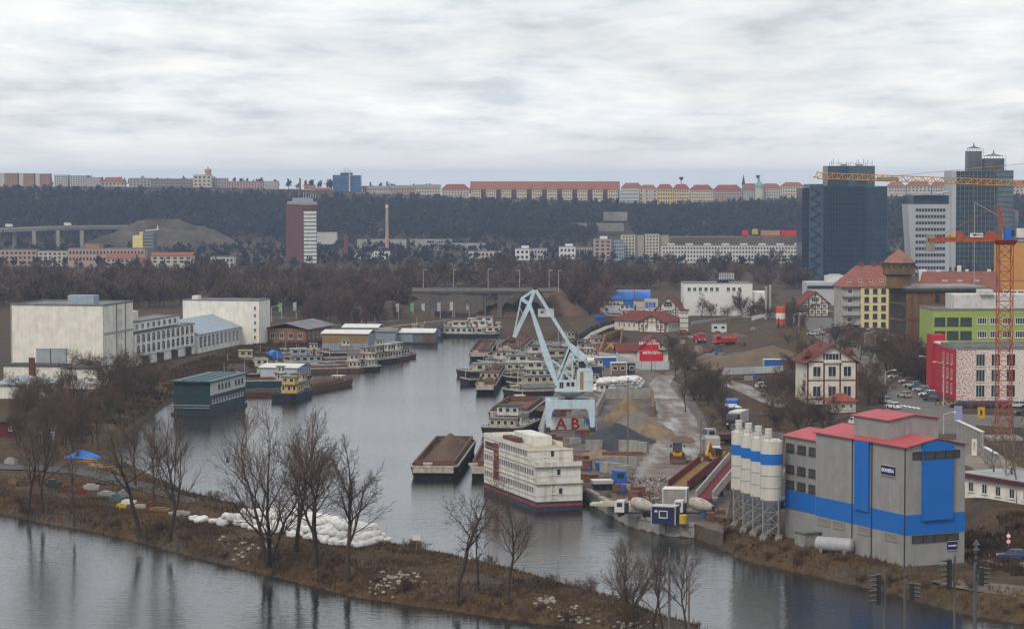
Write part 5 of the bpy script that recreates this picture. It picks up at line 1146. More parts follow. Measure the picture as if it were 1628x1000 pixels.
for x, yt_, lab_ in ((1083, 284, 'slender water tower mast above the cream row'), (1205, 281, 'slender mast with round head above the green dome')): p = AT(x, 300, DR + 60); t = thing('mast_tower', lab_, 'mast', p); h = height(p, yt_); part('shaft', MB().tube((0, 0, -6), (0, 0, h), .7, .5), grey_metal, t); part('head', MB().lathe([(.6, h - 2), (2.2, h), (2.2, h + 1.2), (.4, h + 1.6)], 10), dark_metal, t)
p = AT(1182, 302, DR + 20); t = thing('spire', 'pointed dark church spire on the right ridge', 'spire', p); part('shaft', MB().box(-1.5, 1.5, -1.5, 1.5, -6, 5), plaster, t); part('cap', MB().lathe([(1.9, 5), (.1, 15)], 4), roof_dark, t)
for xl, xr, yt, ry, lab_ in ((1412, 1440, 297, 290, 'red-roofed house on the ridge between the two towers'), (1442, 1480, 296, 288, 'wide red roof on the ridge behind the white office tower'), (1482, 1508, 296, 289, 'pale house on the ridge left of the high-rise'), (1602, 1640, 296, 288, 'house on the ridge at the right edge')): blk('ridge_house', lab_, xl, xr, yt, 306, DR, pale, orange_tile, 'hip', ry, (6, 2))
# valley
C = AT(489, 428, 1540); C.z = 2; b = B('brick_tower', 'tall red-brown brick office tower with a white striped side', C, -14, 'tower'); XL_, Ht = b.X(456), b.Z(326)
twb = M('tower_brick', (.13, .05, .04), .9, .12, .1, streak=.2)
b.T.location = AT(482, 428, 1540); b.T.location.z = 2; b.loc = Vector(b.T.location); XL_ = b.Y(455); X1 = b.X(504); Ht = b.Z(326)
b.box('wall', twb, 0, X1, 0, XL_, 0, Ht); b.box('attic', plaster, -.2, X1 + .2, -.2, XL_ * .9, Ht, Ht + 1.8)
for k in range(14): z = b.Z(338) - k * (b.Z(338) - b.Z(416)) / 13; b.box('white_band', M('band_white', (.6, .6, .58), .7), .5, X1 - .3, -.25, 0, z - .95, z + .75); b.box('ribbon_window', glass, .5, X1 - .3, -.1, 0, z + .76, z + 1.7)
b.box('roof_hut', MATS['roof_hut_blue'], 1, X1 - 2, 2, XL_ * .7, Ht + 1.8, Ht + 4)
mb = MB()
for i in range(6): mb.tube((1 + 1.5 * i, 4, Ht + 4), (1 + 1.5 * i, 4, Ht + rng.uniform(5.5, 8)), .12, n=4)
part('aerials', mb, white_p, b.T, None, True)
p = AT(615.5, 410, 1700); p.z = 2; t = thing('factory_chimney', 'tall slim factory chimney with red and white tip', 'chimney', p); h = height(p, 322); part('shaft', MB().tube((0, 0, -1), (0, 0, h * .90), 1.35, .9, 14), pink_w, t); part('white_ring', MB().tube((0, 0, h * .9), (0, 0, h * .955), 1.0, .95, 14), white_p, t); part('red_tip', MB().tube((0, 0, h * .955), (0, 0, h), 1.02, .95, 14), brick_m, t)
p = AT(550, 418, 1640); p.z = 2; single('dark_chimney', MB().tube((0, 0, -1), (0, 0, height(p, 373)), 1.5, 1.0, 12), brick_m, 'shorter dark brick chimney left of the tall chimney', 'chimney', p)
brt = MATS['bright_white']
for xl, xr, yt, yb, D, w, wn_, lab_ in (
    (563, 592, 403, 420, 1650, brt, (3, 3), 'white house left of the factory chimney foot'), (594, 619, 400, 424, 1640, brt, (4, 4), 'taller white house at the factory chimney foot'),
    (745, 797, 400, 414, 1650, pale, (8, 2), 'long pale building left of the white houses'), (819, 842, 396, 418, 1620, brt, (3, 3), 'bright white house with roof box, left of the brick block'), (843, 870, 396, 417, 1625, panel_w, (5, 3), 'grey-white house joined to the bright white house'), (889, 915, 393, 416, 1620, brt, (4, 3), 'white house right of the middle gap'), (916, 942, 394, 416, 1628, plaster, (6, 3), 'grey balcony house beside the brick block'),
    (944, 972, 381, 421, 1580, pink_w, (3, 7), 'brown flat-fronted apartment block in the valley'), (972.5, 992, 383, 421, 1585, MATS['roof_hut_blue'], (5, 7), 'blue-grey apartment block next to the brown one'), (988, 1010, 374, 420, 1600, pale, (4, 10), 'tall pale slab block left of the gap'), (1010.5, 1024, 375, 420, 1603, plaster, None, 'plain grey end wall of the tall slab'), (1026, 1048, 373, 420, 1600, pale, (4, 10), 'tall pale slab block right of the gap'), (1048.5, 1063, 375, 420, 1603, M('olive_wall', (.32, .3, .2), .9), None, 'olive end wall of the right tall slab'),
    (108, 230, 396, 414, 1480, pink_w, (22, 2), 'long brick factory with window rows on the left'), (135, 158, 389, 397, 1500, panel_or, None, 'orange roof house on top of the brick factory'), (60, 107, 400, 416, 1500, pale, (6, 3), 'pale mixed houses left of the brick factory'), (0, 58, 398, 418, 1500, pink_w, (8, 3), 'dull brick houses at the left edge of the valley'),
    (335, 372, 409, 424, 1480, panel_w, (6, 2), 'white house with blue end in the left valley'), (120, 156, 442, 455, 1210, frame_w, None, 'small white canopy roofed hut among the left trees'), (504, 535, 370, 376, 1900, panel_w, None, 'pale shed at the foot of the hill')):
    b = blk('valley_house', lab_, xl, xr, yt, yb + 4, D, w, wins=wn_, a=0)
    if xl in (819, 889, 944): b.box('roof_box', brt, b.X(xl + 10), b.X(xl + 22), 3, 7, b.Z(yt), b.Z(yt - 5))
b = blk('long_white_block', 'very long white prefabricated apartment block in the valley', 1052, 1277, 391, 424, 1560, M('prefab_white', (.55, .53, .50), .85, .06, .1), wins=(46, 5), depth=12)
for k in range(8): x = 1062 + 29 * k; b.box('roof_box', MATS['prefab_white'], b.X(x), b.X(x + 11), 3, 8, b.Z(391), b.Z(387.5))
for xl, xr, yt, ry, yb, lab_ in ((168, 214, 411, 404, 424, 'dark red gabled houses in the left valley'), (240, 306, 407, 402, 420, 'long orange-roofed house in the left valley'), (205, 240, 416, 411, 424, 'small orange-roofed house in the left valley')): blk('red_roof_house', lab_, xl, xr, yt, yb, 1470, pale, orange_tile, 'gable', ry, (6, 2))
C = AT(211, 400, 1500); b = B('yellow_office', 'office tower with plain yellow end and dark window bands', C, 0, 'tower'); b.box('yellow_wall', M('lemon', (.62, .55, .22), .8), 0, b.X(227), 0, 14, -6, b.Z(375)); b.box('glass_wall', M('dark_band', (.09, .11, .12), .5), b.X(227) + .02, b.X(244), .5, 16, -6, b.Z(370))
b.box('yellow_step', MATS['lemon'], b.X(222), b.X(227), 0, 5, b.Z(375), b.Z(369))
for k in range(5): z = b.Z(373.5 + 5 * k); b.box('floor_band', plaster, b.X(227.5), b.X(244), .2, .5, z, z + .5)
mb = MB(); mb.bar((b.X(230), 4, b.Z(367)), (b.X(252), 4, b.Z(365)), .8, .5); mb.bar((b.X(248), 4, b.Z(366)), (b.X(250), 4, b.Z(359)), .6); part('roof_wing', mb, frame_w, b.T)
# viaduct, retaining walls, tunnel mouth
C = AT(0, 392, 1850); C.z = 2; t = thing('viaduct', 'pale motorway viaduct crossing the valley on the left', 'viaduct', C); mb = MB()
pts = [AT(x, y, 1850 + d) - C for x, y, d in ((-200, 369, -40), (0, 367, 0), (70, 364, 20), (146, 362.5, 60), (230, 362, 100))]
for a, b_ in zip(pts, pts[1:]): mb.bar(a, b_, 14, 2.2)
part('deck', mb, M('viaduct_pale', (.19, .18, .165), .9), t)
mb = MB()
for a, b_ in zip(pts, pts[1:]): mb.bar(a + Vector((0, -7, 1.6)), b_ + Vector((0, -7, 1.6)), .3, 1.0)
part('barrier', mb, M('barrier_pale', (.30, .29, .26), .9), t)
for a in (20, 52, 90, 128): q = AT(a, 366, 1850) - C; part('pier', MB().box(q.x - 1.2, q.x + 1.2, 4, 8, -2, q.z - .5), concrete, t)
for x, y, lab_ in ((14, 361.5, 'white van on the viaduct at the left'), (107, 359.5, 'white van on the right part of the viaduct')): p = AT(x, y, 1850); t = thing('white_van', lab_, 'van', p); part('body', MB().box(-2.4, 2.2, -1, 1, .4, 2.4).box(2.2, 2.9, -.95, .95, .4, 1.6), white_p, t); part('wheels', MB().box(-1.8, -1.1, -1.05, 1.05, 0, .7).box(1.3, 2, -1.05, 1.05, 0, .7), tyre_m, t)
rw = M('retaining', (.30, .29, .27), .9, .2, .1)
for x0, x1, y, lab_ in ((568, 646, 383, 'pale retaining wall strip left of the tunnel mouths'), (652, 720, 383, 'pale retaining wall strip above the tunnel mouths')):
    a = AT(x0, y, 1900); b_ = AT(x1, y, 1900); mb = MB().box(0, b_.x - a.x, 0, 2, -8, 1.2); single('retaining_wall', mb, rw, lab_, 'wall', a)
C = AT(678, 396, 1850); b = B('tunnel_portal', 'concrete tunnel portal with dark mouths at the foot of the hill', C, 0, 'portal'); X1 = b.X(772); Ht = b.Z(387)
b.box('wall', rw, 0, X1, 0, 6, -4, Ht)
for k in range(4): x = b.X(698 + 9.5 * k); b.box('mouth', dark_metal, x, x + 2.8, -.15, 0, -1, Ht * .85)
C = AT(965, 352, 2120); b = B('cliff_wall', 'pale rock or concrete face in the hillside wood', AT(905, 362, 2085), 0, 'wall'); b.box('face', M('rock_pale', (.20, .19, .17), .95, .3, .08), 0, b.X(992), 0, 8, -3, b.Z(355)); b.box('face', MATS['rock_pale'], b.X(962), b.X(1000), 30, 36, 5, b.Z(338))
for xl, xr, y, w, lab_ in ((1180, 1189, 374, red_p, 'red wagon on the far embankment'), (1196, 1205, 372, M('wagon_yellow', (.45, .32, .04), .7), 'yellow wagon on the far embankment'), (1210, 1240, 374, panel_or, 'orange train on the far embankment'), (1242, 1266, 374, red_p, 'red and white train on the far embankment')):
    a = AT(xl, y + 3, 1750); b_ = AT(xr, y + 3, 1750); a.z = b_.z = max(a.z, 2); t = thing('rail_wagon', lab_, 'wagon', a); part('body', MB().box(0, b_.x - a.x, 0, 3, 1, 4.6), w, t); part('bogies', MB().box(.5, 2, .3, 2.7, 0, 1).box(b_.x - a.x - 2, b_.x - a.x - .5, .3, 2.7, 0, 1), dark_metal, t)
mb = MB(); a = AT(1130, 380, 1745); b_ = AT(1290, 380, 1745)
C = AT(1150, 384, 1745); single('rail_embankment', MB().xprism([(-40, -C.z), (70, -C.z), (66, AT(1150, 377, 1745).z - C.z), (-36, AT(1150, 377, 1745).z - C.z)], -2, 30), M('bank_brown', (.11, .085, .06), .95, .3, .05), 'brown railway embankment below the hillside wood', 'embankment', C)
# ------------------------------------------------------------------ boats
def outline(Lh, Wh, bow=.18, stern=.06, blunt=.35, n=6):
    P = []
    for k in range(n + 1): t = k / n; P.append((Lh / 2 - Lh * bow * (1 - math.sin(t * math.pi / 2)) if False else Lh / 2 - Lh * bow * t, Wh / 2 * (blunt + (1 - blunt) * math.sin(t * math.pi / 2))))
    P += [(-Lh / 2 + Lh * stern, Wh / 2), (-Lh / 2, Wh / 2 * .72)]
    return [(x, -y) for x, y in P][::-1][0:0] + [(x, -y) for x, y in reversed(P)] + [(x, y) for x, y in P]
def hull_mesh(Lh, Wh, fb, sheer=.5, bow=.18, stern=.06, blunt=.3, stripe=True):
    o = outline(Lh, Wh, bow, stern, blunt); n = len(o); mb = MB()
    def zs(x): t = max(0, (x / (Lh / 2) - .45) / .55); u_ = max(0, (-x / (Lh / 2) - .7) / .3); return fb + sheer * t * t + sheer * .4 * u_ * u_
    rings = [[(x * .965, y * .86, -.8) for x, y in o], [(x * .985, y * .96, zs(x) * .55) for x, y in o], [(x, y, zs(x)) for x, y in o], [(x, y, zs(x) + .35) for x, y in o], [(x * .985, y * .955, zs(x) + .35) for x, y in o], [(x * .985, y * .955, zs(x) - .05) for x, y in o]]
    for r in rings: mb.v += r
    for j in range(len(rings) - 1):
        mb.k = 1 if (stripe and j in (2, 3)) else 0
        for k in range(n): b = (k + 1) % n; mb.f.append((j * n + k, j * n + b, (j + 1) * n + b, (j + 1) * n + k)); mb.mi.append(mb.k)
    mb.k = 2; mb.f.append(tuple((len(rings) - 1) * n + k for k in range(n))); mb.mi.append(2)
    return mb, zs
hull_black = M('hull_black', (.022, .022, .026), .6, .3, .8, streak=.3, scol=(.10, .05, .03))
hull_red = M('hull_rust', (.11, .035, .025), .75, .3, .8, streak=.3)
hull_brown = M('hull_brown', (.12, .065, .04), .85, .3, .7, streak=.3)
hull_teal = M('hull_teal', (.018, .06, .07), .5, .2, .5)
hull_blue = M('hull_blue', (.02, .05, .13), .5, .2, .5)
deck_m = M('deck_grey', (.13, .12, .11), .85, .35, .8)
deck_rust = M('deck_rust', (.14, .06, .04), .85, .35, .8)
stripe_w = M('stripe_white', (.36, .33, .28), .6, .3, 1.0, streak=.5)
cabin_w = M('cabin_white', (.52, .49, .42), .6, .25, 1.2, streak=.45)
cabin_b = M('cabin_cream', (.42, .34, .22), .7, .15, .8, streak=.2)
cabin_y = M('cabin_yellow', (.52, .34, .04), .6, .12, .8, streak=.2)
hatch_m = M('hatch_grey', (.15, .145, .135), .8, .3, .7, streak=.3)
hold_dark = M('hold_dark', (.03, .026, .024), .9)
soil = M('soil', (.10, .06, .04), .95, .25, .5, bump=.5)
green_tarp = M('tarp_green', (.05, .12, .09), .8, .2)
blue_tarp = M('tarp_blue', (.03, .15, .45), .7, .2, 1.0)
ROOFS = [hatch_m, roof_dark, deck_m, cabin_w, M('roof_sage', (.16, .2, .17), .7, .2), cabin_b, deck_rust, hatch_m]
def cabin(T, x0, x1, w, z, h, mat, roof=None, nwin=3, name='cabin', wm=None, over=.25):
    c = part(name, MB().prism([(x0, -w / 2), (x1, -w / 2), (x1, w / 2), (x0, w / 2)], z, z + h, [(x0 + .1, -w / 2 + .08), (x1 - .12, -w / 2 + .08), (x1 - .12, w / 2 - .08), (x0 + .1, w / 2 - .08)]), mat, T)
    part('cabin_roof', MB().box(x0 - over, x1 + over, -w / 2 - over, w / 2 + over, z + h, z + h + .12), roof or ROOFS[int(abs(x0 * 7 + w * 13 + T.location.x * 3)) % len(ROOFS)], T)
    ww = (x1 - x0) / nwin * .66; hh = min(1.05, h * .5); zc_ = z + h * .6
    me = window_mesh(ww, hh, wm or frame_w, glass, 0, 0, .07, False)
    for k in range(nwin):
        x = x0 + (x1 - x0) * (k + .5) / nwin
        for s_, r_ in ((-1, 0), (1, math.pi)): link('window', me, c, (x, s_ * (w / 2 - .02), zc_), r_)
    nf = max(2, int(w / 1.3)); me = window_mesh(w / nf * .6, hh, wm or frame_w, glass, 0, 0, .07, False)
    for k in range(nf):
        y = -w / 2 + w * (k + .5) / nf; link('window', me, c, (x1 - .03, y, zc_), math.pi / 2); link('window', me, c, (x0 + .03, y, zc_), -math.pi / 2)
    return c
def boat(label, p, head, Lh=34, Wh=6.4, fb=1.3, hull=None, kind='cargo', cab=None, deck=None, stripe=None, cargo=None, group=None, seed=0, name='barge', bow=.16, blunt=.3, cab_at=-1):
    g = random.Random(seed); hull = hull or hull_black; cab = cab or cabin_w
    t = thing(name, label, 'barge' if name == 'barge' else 'boat', (p[0], p[1], 0), R(head), group)
    mb, zs = hull_mesh(Lh, Wh, fb, .55 if blunt < .6 else .15, bow, .06, blunt); part('hull', mb, [hull, stripe or stripe_w, deck or deck_m], t)
    h0, h1 = -Lh * .30, Lh * .32
    if kind in ('cargo', 'open', 'sand'):
        a, b = h0, h1; w = Wh * .76
        if kind == 'sand' and cab is None: a = -Lh * .44
        mb = MB()
        for bx_ in ((a, b, -w / 2, -w / 2 + .18), (a, b, w / 2 - .18, w / 2), (a, a + .18, -w / 2 + .18, w / 2 - .18), (b - .18, b, -w / 2 + .18, w / 2 - .18)): mb.box(*bx_, fb - .1, fb + .85)
        part('coaming', mb, hull_brown if hull is not hull_black else hatch_m, t)
        if kind == 'cargo':
            n = 8; mb0 = None
            for k in range(n):
                x0 = a + (b - a) * k / n; mb = MB(); ww = w / 2 + .08; d = (b - a) / n * .94; mb.xprism([(-ww, fb + .86), (ww, fb + .86), (ww * .5, fb + 1.35), (-ww * .5, fb + 1.35)], x0, x0 + d); mb.v = [(y, x, z) for x, y, z in mb.v]; mb.f = [f[::-1] for f in mb.f]
                part('hatch_cover', mb, g.choice([hatch_m, hatch_m, deck_rust, deck_m]) if seed % 2 else hatch_m, t)
        elif kind == 'open': part('hold', MB().box(a + .2, b - .2, -w / 2 + .2, w / 2 - .2, fb - .04, fb - .02), hold_dark, t)
        else:
            V = MB(); nx_, ny_ = 14, 7; i0 = 0
            for i in range(nx_ + 1):
                for j in range(ny_ + 1):
                    x = a + .2 + (b - a - .4) * i / nx_; y = (w - .4) * (j / ny_ - .5); e_ = 1 - (2 * j / ny_ - 1) ** 2; f_ = min(1, 4 * min(i / nx_, 1 - i / nx_)); V.v.append((x, y, fb + .15 + 1.5 * e_ * f_ * (1 + .4 * mnoise.noise((x * .4 + seed, y * .6, seed)))))
            for i in range(nx_):
                for j in range(ny_): q = i * (ny_ + 1) + j; V.f.append((q, q + ny_ + 1, q + ny_ + 2, q + 1)); V.mi.append(0)
            part('cargo', V, cargo or soil, t, None, False, True)
    zc_ = fb - .04
    if kind == 'tug':
        cabin(t, -Lh * .28, Lh * .12, Wh * .62, zc_, 2.0, cab, nwin=4); cabin(t, -Lh * .06, Lh * .16, Wh * .5, zc_ + 2.12, 1.9, cab, nwin=2, name='wheelhouse'); part('funnel', MB().tube((-Lh * .18, 0, zc_ + 2.1), (-Lh * .18, 0, zc_ + 4.0), .38, .3), rust, t)
    elif kind == 'house':
        cabin(t, -Lh * .40, Lh * .30, Wh * .78, zc_, 2.2, cab, nwin=8); cabin(t, -Lh * .3, -Lh * .08, Wh * .6, zc_ + 2.33, 1.9, cab, nwin=2, name='wheelhouse')
    elif kind != 'dumb':
        s_ = cab_at; x0 = s_ * Lh * .45 if s_ < 0 else Lh * .33; x1 = x0 + Lh * .13
        cabin(t, x0, x1, Wh * .72, zc_, 1.9, cab, nwin=3); cabin(t, x0 + Lh * .02, x1 - Lh * .015, Wh * .5, zc_ + 2.03, 1.7, cab, nwin=2, name='wheelhouse')
        cabin(t, Lh * .35, Lh * .42, Wh * .42, fb + .1, 1.2, cab, nwin=2, name='fore_cabin')
    mb = MB(); mx_ = Lh * .36; mb.tube((mx_, 0, fb), (mx_, 0, fb + g.uniform(3, 5)), .07, .04, 6); part('mast', mb, cabin_w, t)
    mb = MB()
    for x in (-Lh * .47, Lh * .44): 
        for y in (-.9, .9): mb.tube((x * .98, y, fb), (x * .98, y, fb + .55), .13, n=6)
    part('bollards', mb, dark_metal, t)
    mb = MB()
    for k in range(12):                            # ropes, crates and gear on deck
        x, y, q = g.uniform(-Lh * .4, Lh * .4), g.choice((-1, 1)) * Wh * .41, g.uniform(.2, .45); mb.box(x - q, x + q, y - q * .5, y + q * .5, fb - .02, fb + q * 1.4)
    part('deck_gear', mb, g.choice([green_tarp, deck_rust, hatch_m, wood, cabin_w]), t, None, True)
    return t
GRB = 'moored barges right of the open water'
def bpx(x, y): p = G(x, y, 0); return (p.x, p.y)
# hotel ship
SA = -18.0; C = G(853, 813.5, 0); b = B('hotel_ship', 'derelict white three-deck hotel ship with red and blue hull', C, SA, 'ship')
Wd, Ln = b.X(926), b.Y(769.5); sw = M('ship_white', (.63, .615, .565), .65, .1, .6, streak=.45, scol=(.20, .12, .07)); sd = M('ship_deck', (.36, .30, .22), .85, .35, .5)
b.box('hull', M('ship_navy', (.03, .035, .06), .6, .25, .6, streak=.4, scol=(.15, .12, .1)), 0, Wd, 0, Ln, -.8, .75); b.box('red_strake', M('ship_red', (.26, .045, .03), .65, .25, .6, streak=.3), -.06, Wd + .06, -.06, Ln + .06, .752, 1.15); b.box('upper_strake', MATS['ship_navy'], -.03, Wd + .03, -.03, Ln + .03, 1.152, 1.55)
d1 = 1.55; b.box('lower_deck', sw, 0, Wd, 0, Ln, d1, d1 + 2.75); b.box('walkway', sd, -.15, Wd + .15, -.35, Ln + .1, d1 + 2.752, d1 + 2.85)
b.box('middle_deck', sw, 0, Wd, .9, Ln, d1 + 2.852, d1 + 5.4); b.box('deck_plate', sd, -.12, Wd + .12, .4, Ln + .1, d1 + 5.402, d1 + 5.5)
b.box('upper_deck', sw, 0, Wd - .2, 4.0, Ln, d1 + 5.502, d1 + 7.6); b.box('roof_deck', sd, -.1, Wd - .1, 3.9, Ln + .05, d1 + 7.602, d1 + 7.68)
zt_ = d1 + 7.68
b.boxes('bulwark', sw, [(-.1, 0, 3.95, Ln, zt_, zt_ + .7), (Wd - .3, Wd - .2, 9, Ln, zt_, zt_ + .7), (-.1, Wd - .2, Ln - .1, Ln, zt_, zt_ + .7), (0, Wd - .2, 3.95, 4.05, zt_, zt_ + .25)])
b.boxes('bulwark', sw, [(-.1, Wd + .1, .42, .52, d1 + 5.5, d1 + 6.2), (0, Wd, -.33, -.25, d1 + 2.86, d1 + 3.3)])
b.box('roof_house', sw, Wd * .45, Wd * .85, Ln * .42, Ln * .8, zt_, zt_ + 1.5); b.box('roof_house', rust, Wd * .2, Wd * .4, Ln * .6, Ln * .8, zt_, zt_ + .8)
bay = Ln * .58
for j, (y0, y1) in enumerate(((1.3, Ln * .70), (1.3, Ln * .70), (4.6, Ln * .70))):
    z = d1 + 1.75 + j * 2.75; n = int((y1 - y0) / 1.15)
    b.wins('l', 0, y0, y1, z - .7, z + .7, n, 1, .78, .95, fm=M('frame_grey', (.3, .3, .3), .6), mull=1, sill=False)
    if j < 2: b.wins('l', 0, Ln * .82, Ln - .3, z - .7, z + .7, 4, 1, .78, .95, fm=MATS['frame_grey'], mull=1, sill=False)
for j in range(3): b.box('side_rail', stripe_w, -.08, -.001, 0, Ln, d1 + .75 + 2.75 * j, d1 + .83 + 2.75 * j)
wr = M('wine_panel', (.17, .045, .04), .8, .25); b.box('stair_recess', wr, -.07, -.002, Ln * .705, Ln * .80, d1 + 1.2, d1 + 7.3); b.box('dark_door', dark_metal, -.09, -.071, Ln * .73, Ln * .775, d1 + 1.5, d1 + 4.0); b.box('broken_window', rust, -.05, -.002, Ln * .805, Ln * .97, d1 + 5.9, d1 + 7.1); b.boxes('recess_frame', red_p, [(-.12, -.08, Ln * .70, Ln * .71, d1 + .9, d1 + 4.4), (-.12, -.08, Ln * .795, Ln * .805, d1 + .9, d1 + 4.4)])
for z, y in ((d1 + .5, 0), (d1 + 3.4, .9), (d1 + 6.0, 4.0)):
    link('door', window_mesh(.7, 1.1, frame_w, dark_metal, 0, 0, .06, False), b.T, (Wd * .52, y - .02, z + 1.1)); part('ladder', MB().box(Wd * .3, Wd * .33, y - .14, y - .06, z - .4, z + 2).box(Wd * .4, Wd * .43, y - .14, y - .06, z - .4, z + 2).box(Wd * .33, Wd * .4, y - .13, y - .08, z, z + .05).box(Wd * .33, Wd * .4, y - .13, y - .08, z + .6, z + .65).box(Wd * .33, Wd * .4, y - .13, y - .08, z + 1.2, z + 1.25), frame_w, b.T)
    part('rail', MB().box(.2, Wd - .2, y - .3, y - .25, z + .65, z + .7), frame_w, b.T)
# open barge with soil, by the hotel ship
p = bpx(702, 740)
def open_barge(label, near_l, near_r, py, far_l, far_r, fy, cargo, seed, hp=1.0):
    A, B_, Cc, Dd = G(near_l, py, 0), G(near_r, py, 0), G(far_r, fy, 0), G(far_l, fy, 0)
    mid = (A + B_) / 2; ax = ((Cc + Dd) / 2 - mid); Lh = ax.length; Wh = (B_ - A).length * .98; c = mid + ax / 2
    t = thing('barge', label, 'barge', (c.x, c.y, 0), math.atan2(ax.y, ax.x) + math.pi, GRB)
    mb, zs = hull_mesh(Lh, Wh, 1.9, .1, .07, .04, .82); part('hull', mb, [hull_black, stripe_w, deck_rust], t)
    w = Wh * .84; a, b = -Lh * .47, Lh * .43; mb = MB()
    for bx_ in ((a, b, -w / 2, -w / 2 + .3), (a, b, w / 2 - .3, w / 2), (a, a + .3, -w / 2 + .3, w / 2 - .3), (b - .3, b, -w / 2 + .3, w / 2 - .3)): mb.box(*bx_, 1.8, 3.0)
    part('coaming', mb, hull_brown, t); V = MB(); n, m = 22, 12
    for i in range(n + 1):
        for j in range(m + 1):
            x = a + .3 + (b - a - .6) * i / n; y = (w - .6) * (j / m - .5); e_ = math.exp(-((2 * j / m - 1.1) / .62) ** 2) * math.exp(-((i / n - .38) / .36) ** 2); V.v.append((x, y, 1.75 + 2.9 * hp * e_ * (1 + .3 * mnoise.noise((x * .3 + seed, y * .4, seed))) + .3 * mnoise.noise((x * .8, y * .8, seed))))
    for i in range(n):
        for j in range(m): q = i * (m + 1) + j; V.f.append((q, q + m + 1, q + m + 2, q + 1)); V.mi.append(0)
    part('cargo', V, cargo, t, None, False, True)
    part('winch', MB().box(Lh * .45, Lh * .47, -1.6, -.6, 1.85, 2.7).tube((Lh * .46, -1.9, 2.5), (Lh * .46, -.3, 2.5), .3), stripe_w, t)
    part('bow_panel', MB().box(Lh * .495, Lh * .503, -Wh * .42, Wh * .42, 1.15, 1.95), stripe_w, t)
    return t
open_barge('wide open barge heaped with brown soil beside the hotel ship', 649, 728, 762, 690, 757, 716, soil, 3)
open_barge('narrow rusty barge wedged between the soil barge and hotel ship', 747, 775, 763, 772, 795, 712, deck_rust, 8, .1)
# cluster on the right
cl = [      # bow pixel, heading, length, beam
 (806, 646, 12, 26, 6.0, 'open', hull_black, cabin_w, 'long dark barge with small windows moored against the crane quay'),
 (800, 630, 16, 26, 5.6, 'cargo', hull_black, cabin_b, 'hatched barge with two cream cabins in the front of the cluster'),
 (806, 619, 18, 22, 5.0, 'house', hull_black, cabin_b, 'cream cabin boat with dark hull left of the crane boom foot'),
 (733, 612, 34, 10, 4.2, 'dumb', hull_black, cabin_b, 'small low dark lighter in front of the white passenger boat'),
 (726, 598, 14, 24, 5.6, 'house', hull_black, cabin_w, 'white passenger boat with round bow at the left of the cluster'),
 (796, 608, 18, 20, 5.0, 'tug', hull_black, cabin_w, 'white motor barge with tall wheelhouse in mid cluster'),
 (818, 603, 16, 26, 5.0, 'cargo', hull_red, cabin_w, 'barge with rusty red hatch covers in mid cluster'),
 (770, 594, 16, 30, 5.2, 'cargo', hull_black, cabin_w, 'grey-hatched barge behind the white passenger boat'),
 (784, 589, 16, 26, 5.2, 'house', hull_black, cabin_b, 'cream cabin boat in the middle rows of the cluster'),
 (760, 584, 16, 30, 5.2, 'cargo', hull_black, cabin_w, 'grey barge in the rear middle of the cluster'),
 (790, 580, 16, 28, 5.2, 'tug', hull_black, cabin_w, 'white-housed tug in the rear middle of the cluster'),
 (772, 575, 16, 34, 5.4, 'cargo', hull_brown, cabin_b, 'brown barge in the second row from the back'),
 (806, 571, 16, 30, 5.4, 'house', hull_black, cabin_w, 'grey-roofed cabin boat below the crane boom'),
 (800, 566, 18, 34, 5.4, 'cargo', hull_black, cabin_b, 'rear barge with slatted pale hatches below the crane boom'),
 (836, 561, 20, 26, 5.6, 'cargo', hull_brown, cabin_w, 'last barge with white striped covers at the back of the cluster'),
 (762, 602, 20, 18, 4.6, 'open', hull_black, cabin_b, 'empty dark lighter between the passenger boat and the rust-loaded barge'),
 (826, 612, 14, 22, 4.8, 'cargo', hull_black, cabin_w, 'dark hatched barge right beside the crane boom'),
 (812, 597, 15, 26, 4.6, 'open', hull_black, cabin_b, 'open dark barge in the right of the middle rows'),
 (828, 590, 15, 22, 4.6, 'cargo', hull_brown, cabin_w, 'short brown barge behind the boom in the middle rows'),
 (822, 583, 15, 24, 4.6, 'open', hull_black, cabin_w, 'open black barge in the upper right of the cluster'),
 (838, 576, 15, 22, 4.6, 'cargo', hull_red, cabin_b, 'rust-red barge in the upper right of the cluster'),
 (756, 589, 16, 16, 4.4, 'tug', hull_black, cabin_w, 'little white tug tucked behind the passenger boat'),
 (880, 555, 40, 14, 4.6, 'tug', hull_blue, cabin_w, 'white wheelhouse boat at the quay behind the crane tie'),
]
for i, (x, y, hd, Lh, Wh, kind, hl, cb, lab_) in enumerate(cl):
    q = G(x, y, 0); q = q + Vector((math.cos(R(hd)), math.sin(R(hd)), 0)) * (Lh / 2)
    boat(lab_, (q.x, q.y), 180 + hd, Lh, Wh, 1.2, hl, kind, cb, deck_rust if i % 3 == 0 else deck_m, cargo=rust if kind == 'sand' else None, group=GRB, seed=i, name='barge' if kind not in ('house', 'tug') else 'motor_boat', cab_at=-1)
open_barge('rusty empty deck barge below the left crane leg', 773, 843, 671, 806, 866, 650, deck_rust, 11, .15)
open_barge('dark barge with white transom at the back left of the cluster', 744, 779, 573, 758, 791, 553, hold_dark, 12, .1)
open_barge('broad barge heaped with rust-brown load at the back of the cluster', 787, 832, 565, 806, 850, 549, rust, 13)
t = open_barge('rust-loaded barge whose stern cabin faces the open water', 754, 788, 627, 777, 805, 594, rust, 14); cabin(t, 9.5, 13, 4.6, 1.9, 2.0, cabin_b)
t = boat('dark pushboat with white wheelhouse and litter on deck just behind the hotel ship', bpx(812, 686), 258, 20, 9.0, 1.6, hull_black, 'tug', cabin_w, deck_m, seed=33, name='motor_boat', blunt=.75, bow=.08)
